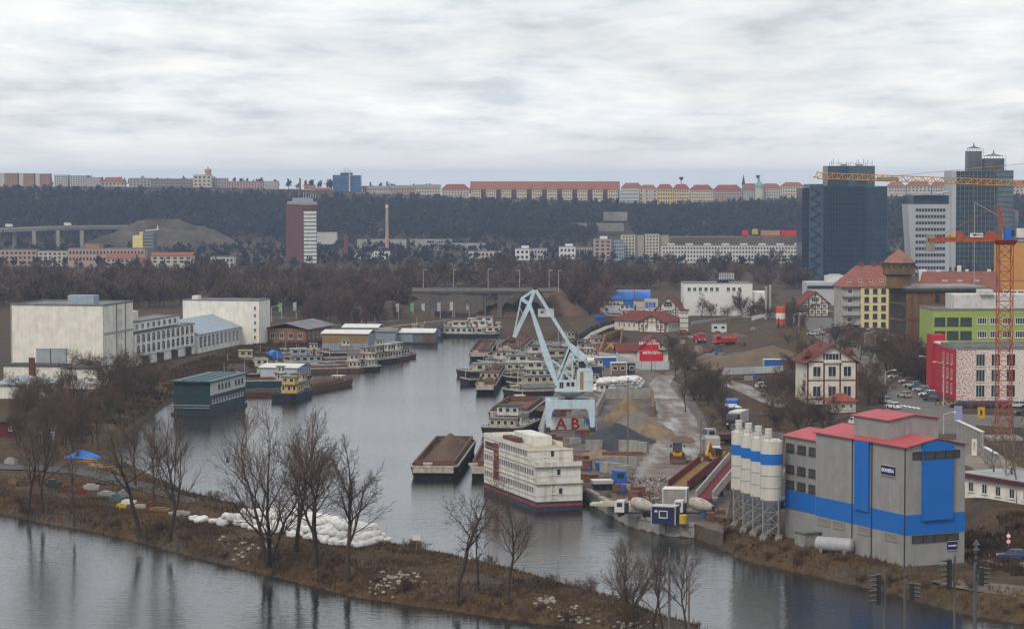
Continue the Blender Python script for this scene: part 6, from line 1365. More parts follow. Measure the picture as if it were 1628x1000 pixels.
part('deck_litter', MB().box(2, 3.6, -3.6, -2, 1.5, 2.1), blue_tarp, t); part('deck_litter', MB().box(3.8, 4.6, 1.5, 2.6, 1.5, 2.3), red_p, t); part('deck_litter', MB().box(5, 7, -1.5, .4, 1.5, 2.0), green_tarp, t); part('deck_litter', MB().box(4, 6.5, 2.2, 3.6, 1.5, 1.9), hatch_m, t)
cabin(t, 5.8, 8.6, 5.5, 1.55, 1.9, cabin_b, name='fore_cabin')
# far end of the basin
for i, (x, y, hd, Lh, kind, hl, cb, lab_) in enumerate([(768, 533, 168, 22, 'tug', hull_red, cabin_w, 'white tug with red waterline at the far bank'), (738, 535, 170, 24, 'tug', hull_black, cabin_b, 'dark tug left of the red-bottomed tug'), (712, 535, 172, 22, 'house', hull_black, cabin_w, 'white cabin boat at the far left of the far bank group'), (748, 527, 172, 26, 'house', hull_black, cabin_w, 'cabin boat behind the far bank tugs'), (705, 527, 175, 26, 'cargo', hull_black, cabin_w, 'dark barge tucked against the far bank')]):
    boat(lab_, bpx(x, y), hd, Lh, 5.4, 1.0, hl, kind, cb, group='boats at the far bank', seed=40 + i, name='motor_boat')
# left side
C = G(334, 661, 0); b = B('teal_houseboat', 'two storey dark teal houseboat with white upper side at the left', C, 11, 'houseboat'); XL_, Ln = b.X(276), b.Y(390)
teal = M('teal_wall', (.012, .034, .04), .5, .2, .5, streak=.2); b.box('pontoon', hull_black, XL_ - .4, .4, -.6, Ln + .5, -.5, .6); b.box('lower_wall', teal, XL_, 0, 0, Ln, .6, 4.4); b.box('upper_wall', teal, XL_, 0, .3, Ln, 4.402, 7.4); b.box('white_side', M('side_white', (.5, .49, .46), .7, .1, .4), 0, .06, .3, Ln, 4.5, 7.35); b.box('roof', M('teal_roof', (.018, .055, .068), .45, .2), XL_ - .5, .7, -.6, Ln + .6, 7.402, 7.75)
for k in range(3): b.box('roof_seam', M('seam', (.09, .16, .18), .5), XL_ * (.25 + .25 * k) - .15, XL_ * (.25 + .25 * k) + .15, 0, Ln, 7.752, 7.95)
b.wins('r', .06, Ln * .1, Ln * .95, 5.2, 6.8, 9, 1, Ln * .045, 1.1, fm=dark_metal, skip=((0, 0), (5, 0))); b.wins('r', 0, .8, Ln - .8, 2.4, 3.6, 12, 1, Ln * .035, .9, fm=frame_w); b.box('front_rail', stripe_w, XL_, 0, -.55, -.45, 1.7, 1.8); b.box('door', dark_metal, XL_ * .55, XL_ * .45, .24, .3, 4.5, 6.5); b.box('band', stripe_w, XL_, 0, -.04, -.001, 2.2, 2.35)
# white and blue houseboat
C = G(473, 605, 0); b = B('flat_houseboat', 'flat white houseboat with blue striped end wall', C, 12, 'houseboat'); XL_, Ln = b.X(414), 12
b.box('pontoon', hull_black, XL_ - .3, .3, -.4, Ln, -.4, .5); b.box('wall', M('pale_blue_wall', (.40, .42, .46), .7, .08), XL_, 0, 0, Ln, .5, 3.3); b.gable(M('roof_white', (.6, .6, .57), .7, .1), XL_, 0, 0, Ln, 3.3, .6, .4, 'x')
for k in range(6): b.box('blue_strip', blue_p, 0, .06, .4 + k * 2, 1.2 + k * 2, .7, 3.1)
# yellow pusher with sand barge
t = boat('yellow pusher tug at the head of a loaded brown barge', bpx(463, 634), 258, 15, 6.4, 1.5, hull_black, 'tug', cabin_y, deck_rust, hull_blue, seed=60, name='motor_boat', blunt=.7, bow=.1)
boat('brown barge heaped with soil pushed by the yellow tug', bpx(507, 619), 72, 34, 6.4, 1.2, hull_brown, 'sand', cabin_b, deck_rust, hull_brown, seed=61, blunt=.75, bow=.06)
boat('low rusty barge left of the yellow tug', bpx(425, 629), 12, 22, 5, .9, hull_red, 'dumb', cabin_b, deck_rust, hull_brown, seed=62)
ll = [(400, 612, 15, 24, 'open', hull_teal, cabin_w, 'low teal barge alongside the teal houseboat'), (420, 600, 15, 18, 'tug', hull_black, cabin_w, 'white motor yacht behind the teal houseboat'), (395, 585, 15, 20, 'tug', hull_black, cabin_b, 'cream cabin cruiser on the bank side of the teal houseboat'),
      (505, 592, 20, 32, 'cargo', hull_brown, cabin_w, 'long brown barge right of the flat white houseboat'), (545, 590, 25, 26, 'open', hull_black, cabin_w, 'dark pointed barge nearest the open water on the left'), (525, 580, 22, 34, 'cargo', hull_brown, cabin_b, 'second brown barge in the left cluster'), (480, 582, 15, 24, 'tug', hull_blue, MATS['grey_metal'], 'pale blue cabin boat in the left cluster'), (560, 578, 28, 24, 'dumb', hull_black, cabin_b, 'dark workboat with blue tarp in the left cluster'),
      (600, 577, 62, 22, 'tug', hull_black, cabin_b, 'rusty cream tug left of the white passenger tug'), (618, 574, 62, 20, 'tug', hull_red, cabin_w, 'white tug with green deck in the left cluster'), (632, 571, 66, 22, 'tug', hull_red, cabin_w, 'bright white passenger boat with red waterline at the end of the left cluster'),
      (455, 572, 15, 26, 'cargo', hull_red, cabin_b, 'rust-red barge near the left bank'), (500, 566, 14, 30, 'cargo', hull_black, cabin_w, 'long low hatched barge near the left bank'), (560, 566, 16, 26, 'cargo', hull_black, cabin_b, 'dark barge beside the ochre floating hall')]
for i, (x, y, hd, Lh, kind, hl, cb, lab_) in enumerate(ll):
    boat(lab_, bpx(x, y), 180 + hd, Lh * .82, 4.8, 1.0, hl, kind, cb, deck_m if i % 2 else deck_rust, group='boats of the left cluster', seed=70 + i, name='barge' if kind in ('cargo', 'open', 'dumb') else 'motor_boat')
def float_hall(label, xl, xr, yb, h, depth, wall, roof, a=8):
    C = G(xl, yb, 0); b = B('floating_hall', label, C, a, 'houseboat'); X1 = b.X(xr); b.box('pontoon', hull_black, -.4, X1 + .4, -.5, depth + .4, -.4, .5); b.box('wall', wall, 0, X1, 0, depth, .5, h); b.gable(roof, 0, X1, 0, depth, h, .8, .4, 'x'); return b, X1
ochre = M('ochre_wall', (.24, .15, .07), .8, .2); gw = M('grey_wall', (.22, .25, .28), .7, .15)
rw_ = MATS['roof_white']
b, X1 = float_hall('ochre floating hall with long white roof', 512, 585, 558, 5.4, 12, ochre, rw_); b.box('grey_base', gw, -.02, X1 + .02, -.1, -.002, .5, 2.4); b.box('end_wall', gw, X1, X1 + .1, 0, 12, .5, 5.2)
b, X1 = float_hall('floating house with white roof behind the ochre hall', 545, 600, 543, 4.6, 10, gw, rw_); b.wins('f', 0, 1, X1 - 1, 2, 4, 7, 1, 1.4, 1.2)
b, X1 = float_hall('grey floating shed right of the ochre hall', 600, 628, 548, 4.2, 12, gw, roof_grey)
b, X1 = float_hall('dark floating hangar with white roof at the far left bank', 628, 690, 547, 3.8, 12, M('hangar_wall', (.11, .12, .14), .7, .2), rw_, 4); b.box('panel', gw, .5, X1 * .45, -.1, 0, .7, 3.2); b.box('door', hull_brown, X1 * .72, X1 - .3, -.1, 0, .7, 3.2); b.box('fascia', frame_w, 0, X1, -.5, -.3, 3.6, 3.9)
b, X1 = float_hall('dark low boathouse at the far bank beside the tugs', 675, 700, 537, 3.4, 9, M('hangar_wall', (.11, .12, .14)), roof_dark, 2)
for x, y, lab_ in ((437, 569, 'blue tarpaulin tent on the left bank by the boats'), (586, 566, 'blue tarpaulin cover among the left boats')): p = G(x, y, 1.2); single('tarpaulin', MB().xprism([(-2.2, 0), (2.2, 0), (1.5, 1.7), (-.2, 2.3), (-1.7, 1.5)], -2, 2), blue_tarp, lab_, 'tarpaulin', p, .4)

# ------------------------------------------------------------------ portal crane
CB = G(906, 684, ZL + .04); D0 = CB.y; S = pxm(CB)
cr = thing('portal_crane', 'pale blue harbour portal crane with luffing jib over the quay', 'crane', CB)
cb_ = M('crane_blue', (.44, .56, .62), .55, .14, 1.0, streak=.35, scol=(.22, .17, .13)); cg_ = M('crane_grey', (.36, .38, .38), .55, .12, .8, streak=.3)
def cpx(x, y, d=0.0): q = AT(x, y, D0 + d) - CB; return q
z0, z1 = cpx(0, 649).z, cpx(0, 634).z
xl, xr = cpx(872, 640).x, cpx(940, 640).x
for d in (-2.6, 3.2):
    mb = MB(); mb.xprism([(xl - .6, z0 - .2), (xl - .6, z1), (xr + .6, z1), (xr + .6, z0 - .2), (xr - .9, z0 - .2), (xr - 1.2, z0 + .15), (xl + 1.2, z0 + .15), (xl + .9, z0 - .2)], d - .5, d + .5); part('portal_beam', mb, cb_, cr)
    for x, sg in ((xl, -1), (xr, 1)):
        mb = MB(); mb.xprism([(x - .75, z0 - .21), (x + .75, z0 - .21), (x + sg * .15 + .32, .9), (x + sg * .15 - .32, .9)], d - .45, d + .45); part('leg', mb, cb_, cr)
        part('bogie', MB().box(x + sg * .15 - .5, x + sg * .15 + .5, d - 1.3, d + 1.3, .05, .9), dark_metal, cr)
for x in (xl, xr): part('side_beam', MB().box(x - .4, x + .4, -2.1, 2.7, z0 + .2, z1 - .15), cb_, cr)
xc = cpx(905, 0).x
part('column', MB().tube((xc, .3, z0 + .3), (xc, .3, z1 + .35), .75, .75, 12), rust, cr); part('cross_beam', MB().box(xl + .4, xr - .4, -.4, 1.0, z0 + .4, z1 - .3), cb_, cr)
zs0 = z1 + .3; zs1 = cpx(0, 621).z
part('slew_bowl', MB().lathe([(1.1, zs0), (2.0, zs0 + .5), (3.3, zs1 - .25), (3.4, zs1)], 20, (cpx(908, 0).x, .3, 0)), cg_, cr); xa, xb = cpx(883, 0).x, cpx(943, 0).x
part('platform', MB().box(xa, xb, -2.4, 3.0, zs1, zs1 + .35), cb_, cr)
zp = zs1 + .35
part('machine_house', MB().box(cpx(918, 0).x, xb, -2.2, 2.8, zp, cpx(0, 589).z), M('crane_house', (.50, .57, .58), .6, .1, .6, streak=.25), cr)
part('house_shutter', MB().box(cpx(922.5, 0).x, cpx(928, 0).x, -2.26, -2.201, zp, cpx(0, 590).z), M('shutter_ochre', (.24, .19, .10), .8, .2), cr); part('house_seam', MB().box(cpx(928.5, 0).x, xb, -2.25, -2.201, cpx(0, 605.5).z, cpx(0, 604.8).z), cg_, cr)
part('upper_house', MB().box(cpx(920, 0).x, cpx(941, 0).x, -1.6, 2.4, cpx(0, 588.5).z, cpx(0, 572).z), MATS['crane_house'], cr); link('window', window_mesh(1.4, 1.3, dark_metal, glass, 2, 2, .07, False), cr, (cpx(926, 0).x, -1.62, cpx(0, 578.5).z))
part('front_house', MB().box(cpx(886, 0).x, cpx(917.5, 0).x, -2.0, 2.4, zp, cpx(0, 605).z), MATS['crane_house'], cr)
for x in (903.5, 911): link('window', window_mesh(.62, .8, dark_metal, glass, 0, 0, .07, False), cr, (cpx(x, 0).x, -2.02, cpx(0, 609.5).z))
link('window', window_mesh(.9, 1.3, cg_, dark_metal, 1, 0, .08, False), cr, (cpx(893, 0).x, -2.02, cpx(0, 611).z))
# boom: two tapering box girders joined
for d in (-1.0, 1.2):
    mb = MB(); A, B_, Cc = cpx(886, 612), cpx(871.5, 573), cpx(842.5, 485); 
    for a, b_, w0, w1 in ((A, B_, .75, 1.35), (B_, Cc, 1.35, .6)): mb.bar(a + Vector((0, d * (1 if a is A else .85), 0)), b_ + Vector((0, d * (.85 if b_ is B_ else .5), 0)), .5, w0, .45, w1)
    part('boom_girder', mb, cb_, cr)
mb = MB()
for k in range(6): t_ = (k + .5) / 6; q = cpx(871.5, 573).lerp(cpx(842.5, 485), t_); w = .85 - .3 * t_; mb.bar(q + Vector((0, -w, 0)), q + Vector((0, w * 1.1, 0)), .25)
part('boom_ties', mb, cb_, cr)
hp = cpx(842, 484)
for d in (-.6, .7):
    V_ = Vector((0, d, 0)); mb = MB(); mb.bar(cpx(817.5, 536) + V_ * .5, cpx(840.5, 487) + V_, .3, .75, .3, .9); mb.bar(cpx(840.5, 487) + V_, cpx(850, 461) + V_, .3, .8, .3, .5); part('fly_jib', mb, cb_, cr)
    mb = MB(); mb.bar(cpx(828.5, 475) + V_, cpx(841, 483) + V_, .25, .7); mb.bar(cpx(828.5, 475) + V_, cpx(849.5, 461.5) + V_, .2, .45); mb.bar(cpx(828.5, 475) + V_, cpx(817, 533) + V_ * .5, .16, .28); mb.bar(cpx(826, 488) + V_ * .9, cpx(833, 503) + V_ * .9, .12); part('jib_strut', mb, cb_, cr)
    part('back_tie', MB().bar(cpx(851.5, 461) + V_, cpx(906.5, 549) + V_ * 1.4, .28, .62), cb_, cr)
    part('rocker_arm', MB().bar(cpx(904.5, 547) + V_ * 1.6, cpx(917, 560) + V_ * 1.8, .35, .8, .35, 1.5).bar(cpx(917, 560) + V_ * 1.8, cpx(935, 573) + V_ * 2, .35, 1.5, .35, .8), cb_, cr)
    mb = MB(); W_ = Vector((0, d * 2.6, 0)); mb.bar(cpx(889, 605) + W_, cpx(908, 561) + W_ * .7, .28, .36); mb.bar(cpx(910, 604) + W_, cpx(909.5, 561) + W_ * .7, .28, .34); mb.bar(cpx(897, 590.5) + W_ * .9, cpx(910, 590) + W_ * .9, .22, .26); mb.bar(cpx(897, 592) + W_ * .9, cpx(909, 603) + W_, .2, .24); mb.bar(cpx(909, 562) + W_ * .7, cpx(914, 575) + W_ * .8, .26); part('a_frame', mb, cb_, cr)
    mb = MB(); mb.bar(cpx(878, 573) + W_ * .4, cpx(891.5, 582.5) + W_ * .5, .22, .3); mb.bar(cpx(891.5, 582.5) + W_ * .5, cpx(885.5, 600) + W_ * .5, .2, .28); mb.bar(cpx(886, 601) + W_ * .5, cpx(905.5, 550) + W_ * .55, .18, .26); part('luffing_strut', mb, cb_, cr)
q = cpx(938, 573); mb = MB(); mb.tube(q + Vector((-.9, -2.3, .1)), q + Vector((.6, -2.3, .2)), .62, n=14); part('counterweight', MB().tube(q + Vector((-.4, -2.2, 0)), q + Vector((-.4, 2.4, 0)), .85, n=16), cg_, cr)
part('counterweight_arm', MB().tube(q + Vector((-.6, -2.35, .1)), q + Vector((.75, -2.35, .25)), .6, .55, 14), white_p, cr)
mb = MB(); q = cpx(850.5, 459); mb.tube(q + Vector((0, -.5, -.1)), q + Vector((0, .6, -.1)), .42, n=12); mb.bar(q, q + Vector((0, 0, 1.4)), .12); mb.bar(q + Vector((-.5, 0, .5)), q + Vector((.5, 0, .5)), .1); part('head_sheave', mb, dark_metal, cr)
mb = MB(); q = cpx(815, 541); mb.box(q.x - .9, q.x + .6, -.7, .8, q.z - .2, q.z + .45).lathe([(.5, q.z - .55), (.8, q.z - .2)], 10, (q.x - .1, 0, 0)); part('grab', mb, M('grab_rust', (.09, .055, .04), .8, .3), cr)
mb = MB()
for k, (dx_, dz_) in enumerate(((1.2, .5), (1.7, .9), (2.2, 1.2))): mb.tube(cpx(851.5, 459) + Vector((.2, .1 * k, .3)), cpx(906, 549) + Vector((dx_, .1 * k, dz_)), .035, n=4)
part('cables', mb, dark_metal, cr)
for k in range(2): d = (-2.6, 3.2)[k]
for d in (0.0,): pass
mb = MB(); 
for x in (xl - .15, xr + .15): mb.box(CB.x + x - .07, CB.x + x + .07, CB.y - 45, CB.y + 30, ZL + .05, ZL + .16)
struct('crane_rails', mb.mesh('crane_rails', M('rail_steel', (.12, .09, .08), .5, metal=.5)))

# ------------------------------------------------------------------ tower cranes
def lattice(mb, A, B_, w, h, n, r=.08, tri=False):            # box (or three-chord) lattice girder from A to B
    A, B_ = Vector(A), Vector(B_); d = (B_ - A).normalized(); up = Vector((0, 0, 1)) if abs(d.z) < .9 else Vector((0, 1, 0)); s_ = d.cross(up).normalized(); u_ = s_.cross(d)
    cs = [s_ * (w / 2) + u_ * (-h / 2), -s_ * (w / 2) + u_ * (-h / 2)] + ([u_ * (h / 2)] if tri else [-s_ * (w / 2) + u_ * (h / 2), s_ * (w / 2) + u_ * (h / 2)])
    for c in cs: mb.tube(A + c, B_ + c, r * 1.3, n=4)
    for k in range(n):
        p, q = A.lerp(B_, k / n), A.lerp(B_, (k + 1) / n)
        for i in range(len(cs)): a, b = cs[i], cs[(i + 1) % len(cs)]; mb.tube(p + a, q + b if k % 2 else q + b, r, n=3, cap=False) if (k + i) % 2 else mb.tube(p + b, q + a, r, n=3, cap=False); mb.tube(p + a, p + b, r * .8, n=3, cap=False)
TB = GP(1595, 698); DT = TB.y
tcn_ = thing('tower_crane', 'orange-red lattice tower crane standing before the red-flecked building', 'crane', TB)
tor = M('crane_orange', (.33, .075, .028), .6, .3, 1.2); tor2 = M('crane_orange2', (.45, .16, .02), .55, .15, .6)
def tpx(x, y): return AT(x, y, DT) - TB
zt_ = tpx(0, 384).z; wm_ = 26 / pxm(TB) * .92
mb = MB(); lattice(mb, (0, 0, -.2), (0, 0, zt_), wm_ * .92, wm_ * .92, 20, .07); part('mast', mb, tor, tcn_); part('base_block', MB().box(-3, 3, -3, 3, -.6, .5), concrete, tcn_)
part('slewing_ring', MB().prism([(-1.5, -1.5), (1.5, -1.5), (1.5, 1.5), (-1.5, 1.5)], zt_ - .6, zt_ + .3, [(-2.0, -2.0), (2.0, -2.0), (2.0, 2.0), (-2.0, 2.0)]), M('crane_red', (.26, .03, .02), .6), tcn_)
A, B_ = tpx(1476, 382), tpx(1590, 379.5); mb = MB(); mb.bar(A + Vector((0, -.8, 0)), B_ + Vector((0, -.8, 0)), .25, .75, .25, 1.0); mb.bar(A + Vector((0, .8, 0)), B_ + Vector((0, .8, 0)), .25, .75, .25, 1.0)
for k in range(12): q = A.lerp(B_, (k + .5) / 12); mb.bar(q + Vector((0, -.8, 0)), q + Vector((0, .8, 0)), .2)
part('counter_jib', mb, tor, tcn_)
for xa, xb, ya, yb in ((1524, 1533, 377, 369), (1573, 1586, 376, 369)): part('ballast_box', MB().box(tpx(xa, 0).x, tpx(xb, 0).x, -.9, .9, tpx(0, ya).z, tpx(0, yb).z), tor, tcn_)
part('ballast', MB().box(tpx(1476, 0).x, tpx(1488, 0).x, -.9, .9, tpx(0, 400).z, tpx(0, 384.5).z).box(tpx(1476, 0).x, tpx(1488, 0).x, -.9, .9, tpx(0, 379.5).z, tpx(0, 372).z), concrete, tcn_)
part('winch', MB().box(tpx(1493, 0).x, tpx(1500, 0).x, -.7, .7, tpx(0, 379).z, tpx(0, 374).z), M('crane_red', (.26, .03, .02)), tcn_)
o = part('sign_board', MB().box(tpx(1544, 0).x, tpx(1565, 0).x, -1.1, -1.0, tpx(0, 377.5).z, tpx(0, 370.5).z), frame_w, tcn_)
hm = MB(); q = tpx(1547.7, 373.5); hm.xprism([(q.x + .29 * (16 * math.sin(t_) ** 3) / 16, q.z + .29 * (13 * math.cos(t_) - 5 * math.cos(2 * t_) - 2 * math.cos(3 * t_) - math.cos(4 * t_)) / 16) for t_ in [6.2832 * k / 18 for k in range(18)]], -1.14, -1.101); part('heart_mark', hm, M('mark_red', (.22, .01, .02), .6), tcn_)
text_part('lettering', 'TAKENAKA', .36, M('letter_grey', (.12, .13, .17), .6), tcn_, (tpx(1558, 0).x, -1.12, tpx(0, 373.8).z), (math.pi / 2, 0, 0))
o = part('warning_sign', MB().box(tpx(1508.5, 0).x, tpx(1517, 0).x, -1.1, -1.0, tpx(0, 378).z, tpx(0, 371.5).z), M('sign_yellow', (.55, .28, .02), .6), tcn_); part('warning_mark', MB().box(tpx(1511.6, 0).x, tpx(1513.4, 0).x, -1.13, -1.101, tpx(0, 377).z, tpx(0, 375).z), dark_metal, tcn_)
part('cab', MB().box(tpx(1600, 0).x, tpx(1614, 0).x, -1.6, .6, tpx(0, 382).z, tpx(0, 362).z), blue_p, tcn_); part('cab_window', MB().box(tpx(1609, 0).x, tpx(1614.2, 0).x, -1.65, -.2, tpx(0, 376).z, tpx(0, 366).z), glass, tcn_)
mb = MB(); lattice(mb, tpx(1600, 372), tpx(1860, 369), 1.5, 1.8, 30, .07, True); part('jib', mb, tor, tcn_)
mb = MB(); mb.bar(tpx(1592, 380), tpx(1586, 326), .3); mb.bar(tpx(1600, 380), tpx(1588, 326), .3); mb.tube(tpx(1587, 327), tpx(1490, 378), .04, n=4); mb.tube(tpx(1587, 327), tpx(1700, 368), .04, n=4); part('apex_frame', mb, tor, tcn_)
part('slogan_board', MB().box(tpx(1618, 0).x, tpx(1640, 0).x, -1.2, -1.1, tpx(0, 378).z, tpx(0, 363).z), frame_w, tcn_)
# second crane: its yellow jib reaches in from the right
DY = 600.0; YB = AT(1790, 640, DY); YB.z = zt(YB.x, YB.y)
yc = thing('tower_crane', 'yellow tower crane whose long lattice jib crosses before the glass towers', 'crane', YB)
def ypx(x, y): return AT(x, y, DY) - YB
yel = M('crane_yellow', (.46, .24, .04), .55, .15, .6); zj = ypx(0, 290).z
mb = MB(); lattice(mb, (0, 0, -.3), (0, 0, zj + 1), 2, 2, 30, .09); part('mast', mb, yel, yc); mb = MB(); lattice(mb, ypx(1300, 279.5), ypx(1790, 298), 1.2, 1.35, 62, .085, True); part('jib', mb, yel, yc)
mb = MB(); lattice(mb, ypx(1790, 298), ypx(1920, 302), 1.4, 1.3, 14, .07); part('counter_jib', mb, yel, yc); part('ballast', MB().box(ypx(1900, 0).x, ypx(1920, 0).x, -1, 1, zj - 4, zj), concrete, yc)
mb = MB(); mb.bar(ypx(1790, 296), ypx(1790, 245), .8); mb.tube(ypx(1790, 246), ypx(1640, 290), .05, n=4); mb.tube(ypx(1790, 246), ypx(1430, 279), .05, n=4); mb.tube(ypx(1790, 246), ypx(1910, 296), .05, n=4); part('apex_tie', mb, yel, yc)
part('jib_tip', MB().box(ypx(1295, 0).x, ypx(1300, 0).x, -.7, .7, ypx(0, 283).z, ypx(0, 281).z).bar(ypx(1296, 282), ypx(1300, 272), .15), yel, yc)
part('name_panel', MB().box(ypx(1395, 0).x, ypx(1430, 0).x, -.9, -.8, ypx(0, 287.5).z, ypx(0, 281.5).z), M('panel_dull', (.3, .2, .09), .7), yc)
lampm0 = M('mast_grey', (.36, .38, .40), .6)
C = AT(1549, 400, 700); C.z = 5; t = thing('derrick_mast', 'slim pale mast with a diagonal stay before the high-rise', 'mast', C); mb = MB(); h = height(C, 322); mb.tube((0, 0, 0), (0, 0, h), .09, n=5); mb.tube((0, 0, h), AT(1585, 342, 700) - C, .07, n=4); part('pole', mb, lampm0, t)
# ------------------------------------------------------------------ vehicles
def paint(name, c): return M('paint_' + name, c, .3, .05, .5, spec=.5)
PAINT = {'silver': paint('silver', (.42, .43, .45)), 'white': paint('white', (.68, .68, .67)), 'red': paint('red', (.32, .02, .02)), 'maroon': paint('maroon', (.11, .015, .02)), 'dark': paint('dark', (.03, .032, .04)), 'blue': paint('blue', (.03, .06, .16)), 'green': paint('green', (.04, .07, .06)), 'grey': paint('grey', (.16, .17, .18)), 'beige': paint('beige', (.36, .33, .27))}
lamp_w = M('headlamp', (.7, .7, .68), .15, .02); lamp_r = M('tail_lamp', (.35, .01, .01), .3, .02)
_wheel = MB(); _wheel.lathe([(.2, -.1), (.3, -.11), (.32, -.07), (.32, .07), (.3, .11), (.2, .1)], 14); _wheel.v = [(x, z, y) for x, y, z in _wheel.v]; WHEEL = _wheel.mesh('wheel', tyre_m)
CARM = {}
def car_meshes(col, kind='hatch'):
    if (col, kind) in CARM: return CARM[(col, kind)]
    Lh = 4.1 if kind != 'saloon' else 4.5; x0, x1 = -Lh / 2, Lh / 2
    low = [(x0, .3), (x1, .3), (x1 + .02, .55), (x1 - .12, .72), (x1 - 1.05, .86), (x0 + .1, .88), (x0 - .02, .6)]
    mb = MB()
    for yy in ((-.83, .83),):
        n = len(low); i = len(mb.v)
        for sgn, s_ in ((-1, 1), (1, 1)): mb.v += [(x, sgn * (.83 if z < .8 else .79), z) for x, z in low]
        mb.f.append(tuple(range(n))); mb.f.append(tuple(n + a for a in reversed(range(n)))); mb.mi += [0, 0]
        for a in range(n): b = (a + 1) % n; mb.f.append((b, a, n + a, n + b)); mb.mi.append(0)
    rx = x0 + (.25 if kind != 'saloon' else .75); cab_l = [(rx - .1, .86), (x1 - 1.05, .86), (x1 - 1.75, 1.36), (rx + .35, 1.38)]
    gb = MB(); n = 4
    for sgn in (-1, 1): gb.v += [(x, sgn * (.77 if z < 1 else .6), z) for x, z in cab_l]
    gb.f += [(0, 1, 2, 3), (7, 6, 5, 4)] + [((a + 1) % 4, a, 4 + a, 4 + (a + 1) % 4) for a in range(4)]; gb.mi += [0] * 6
    rb = MB(); rb.prism([(rx + .3, -.61), (x1 - 1.72, -.61), (x1 - 1.72, .61), (rx + .3, .61)], 1.37, 1.43, [(rx + .42, -.52), (x1 - 1.85, -.52), (x1 - 1.85, .52), (rx + .42, .52)])
    for sgn in (-1, 1):
        for a, b in (((x1 - 1.05, .79 * sgn, .86), (x1 - 1.76, .62 * sgn, 1.38)), ((rx - .08, .79 * sgn, .86), (rx + .36, .62 * sgn, 1.38)), (((rx + x1 - 1.2) / 2, .79 * sgn, .86), ((rx + x1 - 1.2) / 2, .63 * sgn, 1.38))): rb.bar(a, b, .07, .07)
    hb = MB(); tb = MB()
    for s_ in (-.58, .58): hb.box(x1 - .1, x1 + .03, s_ - .17, s_ + .17, .56, .7); tb.box(x0 - .04, x0 + .06, s_ - .16, s_ + .16, .6, .82)
    CARM[(col, kind)] = (mb.mesh('body', PAINT[col]), gb.mesh('window', glass), rb.mesh('roof', PAINT[col]), hb.mesh('headlight', lamp_w), tb.mesh('tail_light', lamp_r)); return CARM[(col, kind)]
def car(label, p, head, col, kind='hatch', group=None):
    t = thing('parked_car' if group else 'car', label, 'car', p, R(head), group)
    for n, me in zip(('body', 'windows', 'roof', 'headlights', 'tail_lights'), car_meshes(col, kind)): link(n, me, t)
    for x in (-1.3, 1.32):
        for y in (-.76, .76): link('wheel', WHEEL, t, (x, y, .31))
    return t
cols = ['white', 'silver', 'red', 'white', 'maroon', 'silver', 'green', 'silver', 'blue', 'white', 'dark', 'dark']
names = ['white car at the far end of the diagonal parking row', 'silver car second from the far end of the diagonal row', 'red car third from the far end of the diagonal row', 'white car fourth in the diagonal row', 'maroon car in the middle of the diagonal row', 'silver car after the maroon one in the diagonal row', 'dark green car in the diagonal row', 'silver car just past the green one in the diagonal row', 'blue car fourth from the near end of the diagonal row', 'white car third from the near end of the diagonal row', 'dark saloon second from the near end of the diagonal row', 'nearest dark car of the diagonal row']
for i, (c, nme) in enumerate(zip(cols, names)):
    t_ = i / 11; p = GP(1427 + 58 * t_ + 3 * math.sin(i), 602 + 36 * t_ ** 1.2); p.z += .06; car(nme, p, 158 + rng.uniform(-4, 4), c, 'saloon' if i % 4 == 0 else 'hatch', 'cars parked diagonally on the street')
for x, y, hd, c, lab_ in ((1407, 641, 108, 'silver', 'silver car standing on the left kerb of the street'), (1421, 650, 105, 'white', 'pale car nearest the junction on the left kerb'), (1438, 632, 112, 'beige', 'brown boxy car driving up the street'), (1612, 890, 168, 'blue', 'dark blue saloon on the access road at the right edge'), (1214, 617, 20, 'white', 'white car on the muddy construction site'), (1630, 660, 175, 'dark', 'dark car half cut by the right edge'), (1388, 585, 115, 'grey', 'grey car further up the street'), (1352, 552, 118, 'dark', 'dark car at the bend of the street'), (1366, 675, 20, 'white', 'white car behind the plant roof by the trees'), (1088, 531, 5, 'red', 'red car in front of the station wing')):
    p = GP(x, y); p.z += .06; car(lab_, p, hd, c, 'saloon' if x == 1612 else 'hatch')
for i, (x, c) in enumerate(((1524, 'dark'), (1541, 'maroon'), (1560, 'maroon'), (1576, 'dark'), (1590, 'red'), (1616, 'silver'), (1634, 'blue'))):
    p = GP(x, 648); p.z += .06; car(('dark', 'first maroon', 'second maroon', 'black', 'bright red', 'silver', 'blue')[i] + ' car parked along the flecked building', p, 178, c, 'hatch', 'cars parked before the flecked building')
_up = []
for i in range(9):
    p = GP(1294 + i * 7.5, 533 - i * 2.0 + .3 * i * i * .3); p.z += .06; _up.append(car('small car parked along the curve of the upper street', p, 150, ['silver', 'white', 'red', 'dark', 'blue'][i % 5], 'hatch', 'cars along the upper street curve'))
ordinals(_up)
